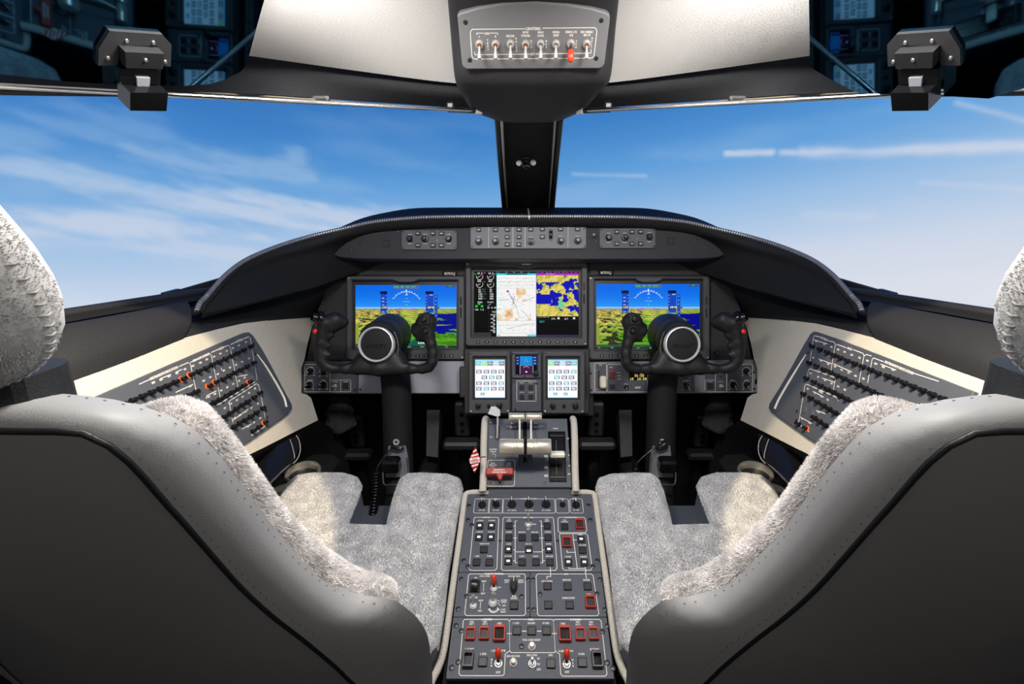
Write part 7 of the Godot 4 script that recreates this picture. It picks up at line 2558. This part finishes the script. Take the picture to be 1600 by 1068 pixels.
func visors() -> void:
	var f := Transform3D(Vector3(0.2243, 0, -0.9745), Vector3(0.6826, 0.7137, 0.1572), Vector3(0.6955, -0.7005, 0.1601), Vector3(-0.3765, 1.4016, -0.682))
	var outs := [v2s([-0.2334, -0.029, 0.0328, 0.1028, 0.0604, 0.0461, 0.0739, 0.0038, 0.0895, -0.0419, 0.0866, -0.0553, 0.0701, -0.0724, 0.0532, -0.084, 0.0194, -0.0954, -0.0501, -0.1115, -0.1151, -0.1225, -0.1596, -0.127, -0.2105, -0.1337]), v2s([-0.2334, -0.029, 0.0099, 0.0915, 0.0408, 0.0381, 0.07, -0.0073, 0.0949, -0.0446, 0.0767, -0.0686, 0.0494, -0.0974, 0.0419, -0.1023, -0.0044, -0.1138, -0.0116, -0.1097, -0.0148, -0.1066, -0.0625, -0.1181, -0.0588, -0.1289, -0.1026, -0.1422, -0.1379, -0.137, -0.1666, -0.1394, -0.2088, -0.1415])]
	for k in 2:
		var m := 1.0 if k == 0 else -1.0
		var side: String = ["left", "right"][k]
		var o := wthing("sun_visor", "%s glossy black sun visor folded up under the headliner" % side, "visor", f.origin, m, "sun visors under the headliner")
		begin()
		frame_prism(outs[k], f, -0.004, 0.0)
		fin(o, "visor_plate", M.visor_gloss)
		begin()
		frame_prism(v2s([-0.0941, -0.0932, -0.1007, -0.0743, -0.0983, -0.0517, -0.0445, -0.0375, -0.029, -0.0459, -0.0167, -0.0725, -0.0322, -0.0752, -0.043, -0.0523, -0.0839, -0.064, -0.0743, -0.0874]), f, 0.0, 0.004)
		var br := fin(o, "bracket", M.bracket)
		begin()
		frame_prism(v2s([-0.0839, -0.064, -0.0423, -0.0537, -0.0351, -0.0724, -0.0749, -0.0825]), f, 0.003, 0.014)
		fin(br, "clamp_block", M.key_black)
		begin()
		frame_prism(v2s([-0.0765, -0.0872, -0.0326, -0.0762, -0.0246, -0.0949, -0.0681, -0.1062]), f, 0.0, 0.010)
		frame_prism(v2s([-0.0667, -0.1059, -0.0231, -0.0964, -0.0129, -0.1216, -0.0564, -0.1293]), f, 0.002, 0.022)
		fin(br, "rail_clamp", M.gloss_black)
		begin()
		frame_prism(v2s([-0.057, -0.0919, -0.0421, -0.0887, -0.0378, -0.1002, -0.0512, -0.1036]), f, 0.010, 0.012)
		fin(br, "data_plate", M.plate_light)
		for q in v2s([-0.0786, -0.0566, -0.0505, -0.0497, -0.0885, -0.0817, -0.0265, -0.0681, -0.0596, -0.0669]):
			begin()
			lathe([[0.0, 0.0], [0.0022, 0.0], [0.0018, 0.0014], [0.0, 0.0014]], 10, f * at(q, 0.004 if q != Vector2(-0.0596, -0.0669) else 0.014))
			fin(br, "rivet", M.screw_bright)
	# rails the visors slide on
	for m in [1.0, -1.0]:
		var o := wthing("visor_rail", "%s thin silver visor rail with white tip along window top" % ("left" if m > 0 else "right"), "rail", Vector3(-0.427, 1.3467, -0.8743), m, "visor rails along the window tops")
		begin()
		tube(PackedVector3Array([Vector3(-0.5987, 1.3126, -0.5941), Vector3(-0.0988, 1.3471, -1.0096)]), 0.0032, 10)
		fin(o, "rod", M.chrome)
		begin()
		tube(PackedVector3Array([Vector3(-0.1437, 1.3453, -0.9831), Vector3(-0.0988, 1.3471, -1.0096)]), 0.0046, 10)
		fin(o, "rod_sleeve", M.black_plastic)
		begin()
		tube(PackedVector3Array([Vector3(-0.0988, 1.3471, -1.0096), Vector3(-0.0878, 1.347, -1.0169)]), 0.0056, 12)
		fin(o, "rod_tip", M.white_plastic)
		begin()
		box(Vector3(-0.1384, 1.351, -0.9796), Vector3(0.014, 0.012, 0.012), 0.003)
		fin(o, "rod_bracket", M.screw)
	XF = Transform3D()
	MIR = 1.0


# ---- footwell and side consoles -------------------------------------------------------------

func footwell() -> void:
	for m in [1.0, -1.0]:
		var side := "left" if m > 0 else "right"
		# box, bracket and plug at the foot of each column
		var o := wthing("column_plug_box", "black plug box on grey bracket at the %s column foot" % side, "plug box", Vector3(-0.3441, 0.5362, -1.1932), m, "plug boxes on the control columns")
		begin()
		loft([v3s([-0.3726, 0.5628, -1.2269, -0.3269, 0.5628, -1.2269]), v3s([-0.3735, 0.5279, -1.2013, -0.3149, 0.5279, -1.2013]), v3s([-0.3727, 0.4988, -1.1773, -0.3097, 0.4988, -1.1773])], 6, 6, -0.006)
		fin(o, "bracket", M.plate_dark)
		begin()
		box(Vector3(-0.3551, 0.5357, -1.1775), Vector3(0.046, 0.034, 0.04), 0.006)
		fin(o, "box", M.gloss_black)
		begin()
		tube(curve(v3s([-0.3721, 0.523, -1.1583, -0.366, 0.5003, -1.1414, -0.3453, 0.5015, -1.1365, -0.3144, 0.5019, -1.1418, -0.3083, 0.5251, -1.1641, -0.3151, 0.5491, -1.1865]), 24), 0.0028, 8)
		fin(o, "guard_wire", M.black_plastic)
		begin()
		lathe([[0.0035, -0.003], [0.0085, -0.003], [0.0085, 0.003], [0.0035, 0.003], [0.0035, -0.003]], 18, Transform3D(Basis(Vector3(1, 0, 0), -0.3), Vector3(-0.3489, 0.5772, -1.2206)))
		fin(o, "ring", M.chrome)
		begin()
		tube(curve(v3s([-0.3618, 0.5666, -1.2124, -0.3421, 0.5641, -1.2065, -0.3283, 0.5666, -1.2124]), 8), 0.004, 8)
		fin(o, "cable_clip", M.gloss_black)
		# interphone cord: coiled down into the notch to port, clipped short to starboard
		var cord := wthing("headset_cord", "black coiled cord hanging into the left seat notch" if m > 0 else "short black cord clipped beside the right column foot", "cord", Vector3(-0.3904, 0.4535, -1.1175), m)
		var run := curve(v3s([-0.3588, 0.5657, -1.2069, -0.376, 0.5482, -1.1915, -0.3896, 0.5278, -1.1753, -0.392, 0.5136, -1.1681]) if m > 0 else v3s([-0.3604, 0.585, -1.2124, -0.3329, 0.5769, -1.1997, -0.3003, 0.557, -1.1888, -0.2739, 0.5332, -1.182]), 14)
		begin()
		tube(run, 0.0028, 7)
		fin(cord, "lead", M.gloss_black)
		begin()
		if m > 0:
			var line := curve(v3s([-0.392, 0.5168, -1.169, -0.3908, 0.473, -1.1439, -0.3919, 0.4351, -1.1175, -0.3921, 0.4014, -1.087]), 260)
			var hel := PackedVector3Array()
			for i in 260:
				var a := TAU * i / 260.0 * 19.0
				hel.append(line[i] + Vector3(cos(a) * 0.0085, sin(a) * 0.003, sin(a) * 0.0085))
			tube(hel, 0.0031, 6)
			fin(cord, "coil", M.gloss_black)
		else:
			lathe([[0.0, 0.0], [0.007, 0.0], [0.0085, 0.006], [0.006, 0.012], [0.0085, 0.018], [0.006, 0.024], [0.0, 0.026]], 16, Transform3D(Basis(Vector3(1, 0, 0), PI / 2 - 0.2), Vector3(-0.2739, 0.538, -1.1834)))
			fin(cord, "plug", M.gloss_black)
		# kick box, pedal carrier and pedal
		o = wthing("kick_box", "plain grey kick box beside the %s column" % side, "box", Vector3(-0.3021, 0.4778, -1.3742), m, "kick boxes in the footwell")
		begin()
		loft([v3s([-0.32, 0.5552, -1.4796, -0.28, 0.5552, -1.4796]), v3s([-0.3059, 0.4559, -1.3679, -0.2717, 0.4523, -1.3668])], 3, 4, -0.06)
		fin(o, "face", M.panel_black)
		begin()
		box(Vector3(-0.3042, 0.3409, -1.3869), Vector3(0.05, 0.16, 0.1), 0.01)
		fin(o, "foot", M.soft_black)
		for k in 2:
			o = wthing("rudder_pedal", "%s rudder pedal in the %s footwell" % [["inboard", "outboard"][k], side], "pedal", [Vector3(-0.1969, 0.4874, -1.3561), Vector3(-0.5407, 0.4303, -1.4646)][k], m, "rudder pedals in the dark footwells")
			var c: Vector3 = [Vector3(-0.2034, 0.5157, -1.4163), Vector3(-0.5623, 0.4313, -1.5065)][k]
			begin()
			box(c + Vector3(0, 0.03, -0.02), Vector3(0.045, 0.11, 0.03), 0.006)
			fin(o, "carrier", M.black_plastic)
			begin()
			box(c + Vector3(0, -0.035, 0.02), Vector3(0.11, 0.028, 0.05), 0.008)
			fin(o, "toe_bar", M.black_plastic)
			begin()
			tube(PackedVector3Array([c + Vector3(0, -0.03, -0.02), Vector3(c.x, 0.0, c.z - 0.06)]), 0.018, 10)
			fin(o, "arm", M.soft_black)
			for y in [0.05, 0.02, -0.005]:
				begin()
				lathe([[0.0, 0.0], [0.007, 0.0], [0.006, 0.004], [0.0, 0.005]], 12, Transform3D(Basis(), c + Vector3(0, y, -0.005)))
				fin(o, "bolt", M.gloss_black)
		# cloth boot hanging under the panel
		o = wthing("cloth_boot", "crumpled black cloth boot hanging under the panel, %s side" % side, "cloth boot", Vector3(-0.5569, 0.5955, -1.3871), m, "cloth boots under the panel")
		var rows := []
		var n := FastNoiseLite.new()
		n.seed = 4
		n.frequency = 22.0
		var path := curve(v3s([-0.594, 0.6013, -1.4928, -0.5846, 0.5746, -1.4644, -0.5733, 0.5488, -1.4361, -0.5754, 0.5232, -1.4184, -0.5869, 0.4963, -1.4211]), 22)
		for i in 22:
			var r := PackedVector3Array()
			var rad := lerpf(0.03, 0.042, minf(i / 12.0, 1.0)) * (1.0 if i < 16 else 1.0 - pow((i - 15) / 6.5, 2.0) * 0.9)
			for k in 36:
				var a := TAU * k / 36
				var d := Vector3(cos(a), 0, sin(a) * 0.7)
				r.append(path[i] + d * rad * (1.0 + 0.5 * n.get_noise_3d(d.x * 0.06 + i * 0.002, i * 0.006, d.z * 0.06)))
			rows.append(r)
		begin()
		grid(rows, 0.0, true)
		fin(o, "boot", M.cloth_black)
		for k in 2:
			var c: Vector3 = [Vector3(-0.6177, 0.4659, -1.2459), Vector3(-0.6175, 0.4605, -1.1403)][k]
			var cup := wthing("cup_holder", "polished metal cup holder ring, %s one beside the %s seat" % [["forward", "aft"][k], side], "cup holder", c, m, "cup holders beside the seats")
			begin()
			lathe([[0.0, -0.06], [0.034, -0.06], [0.036, -0.004], [0.046, 0.0], [0.0475, 0.008], [0.045, 0.013], [0.0405, 0.012], [0.037, 0.004], [0.0345, -0.03], [0.0335, -0.055], [0.0, -0.055]], 40, Transform3D(Basis(Vector3(1, 0, 0), -PI / 2 + 0.12), c))
			fin(cup, "cup", M.cup_metal)
	XF = Transform3D()
	MIR = 1.0
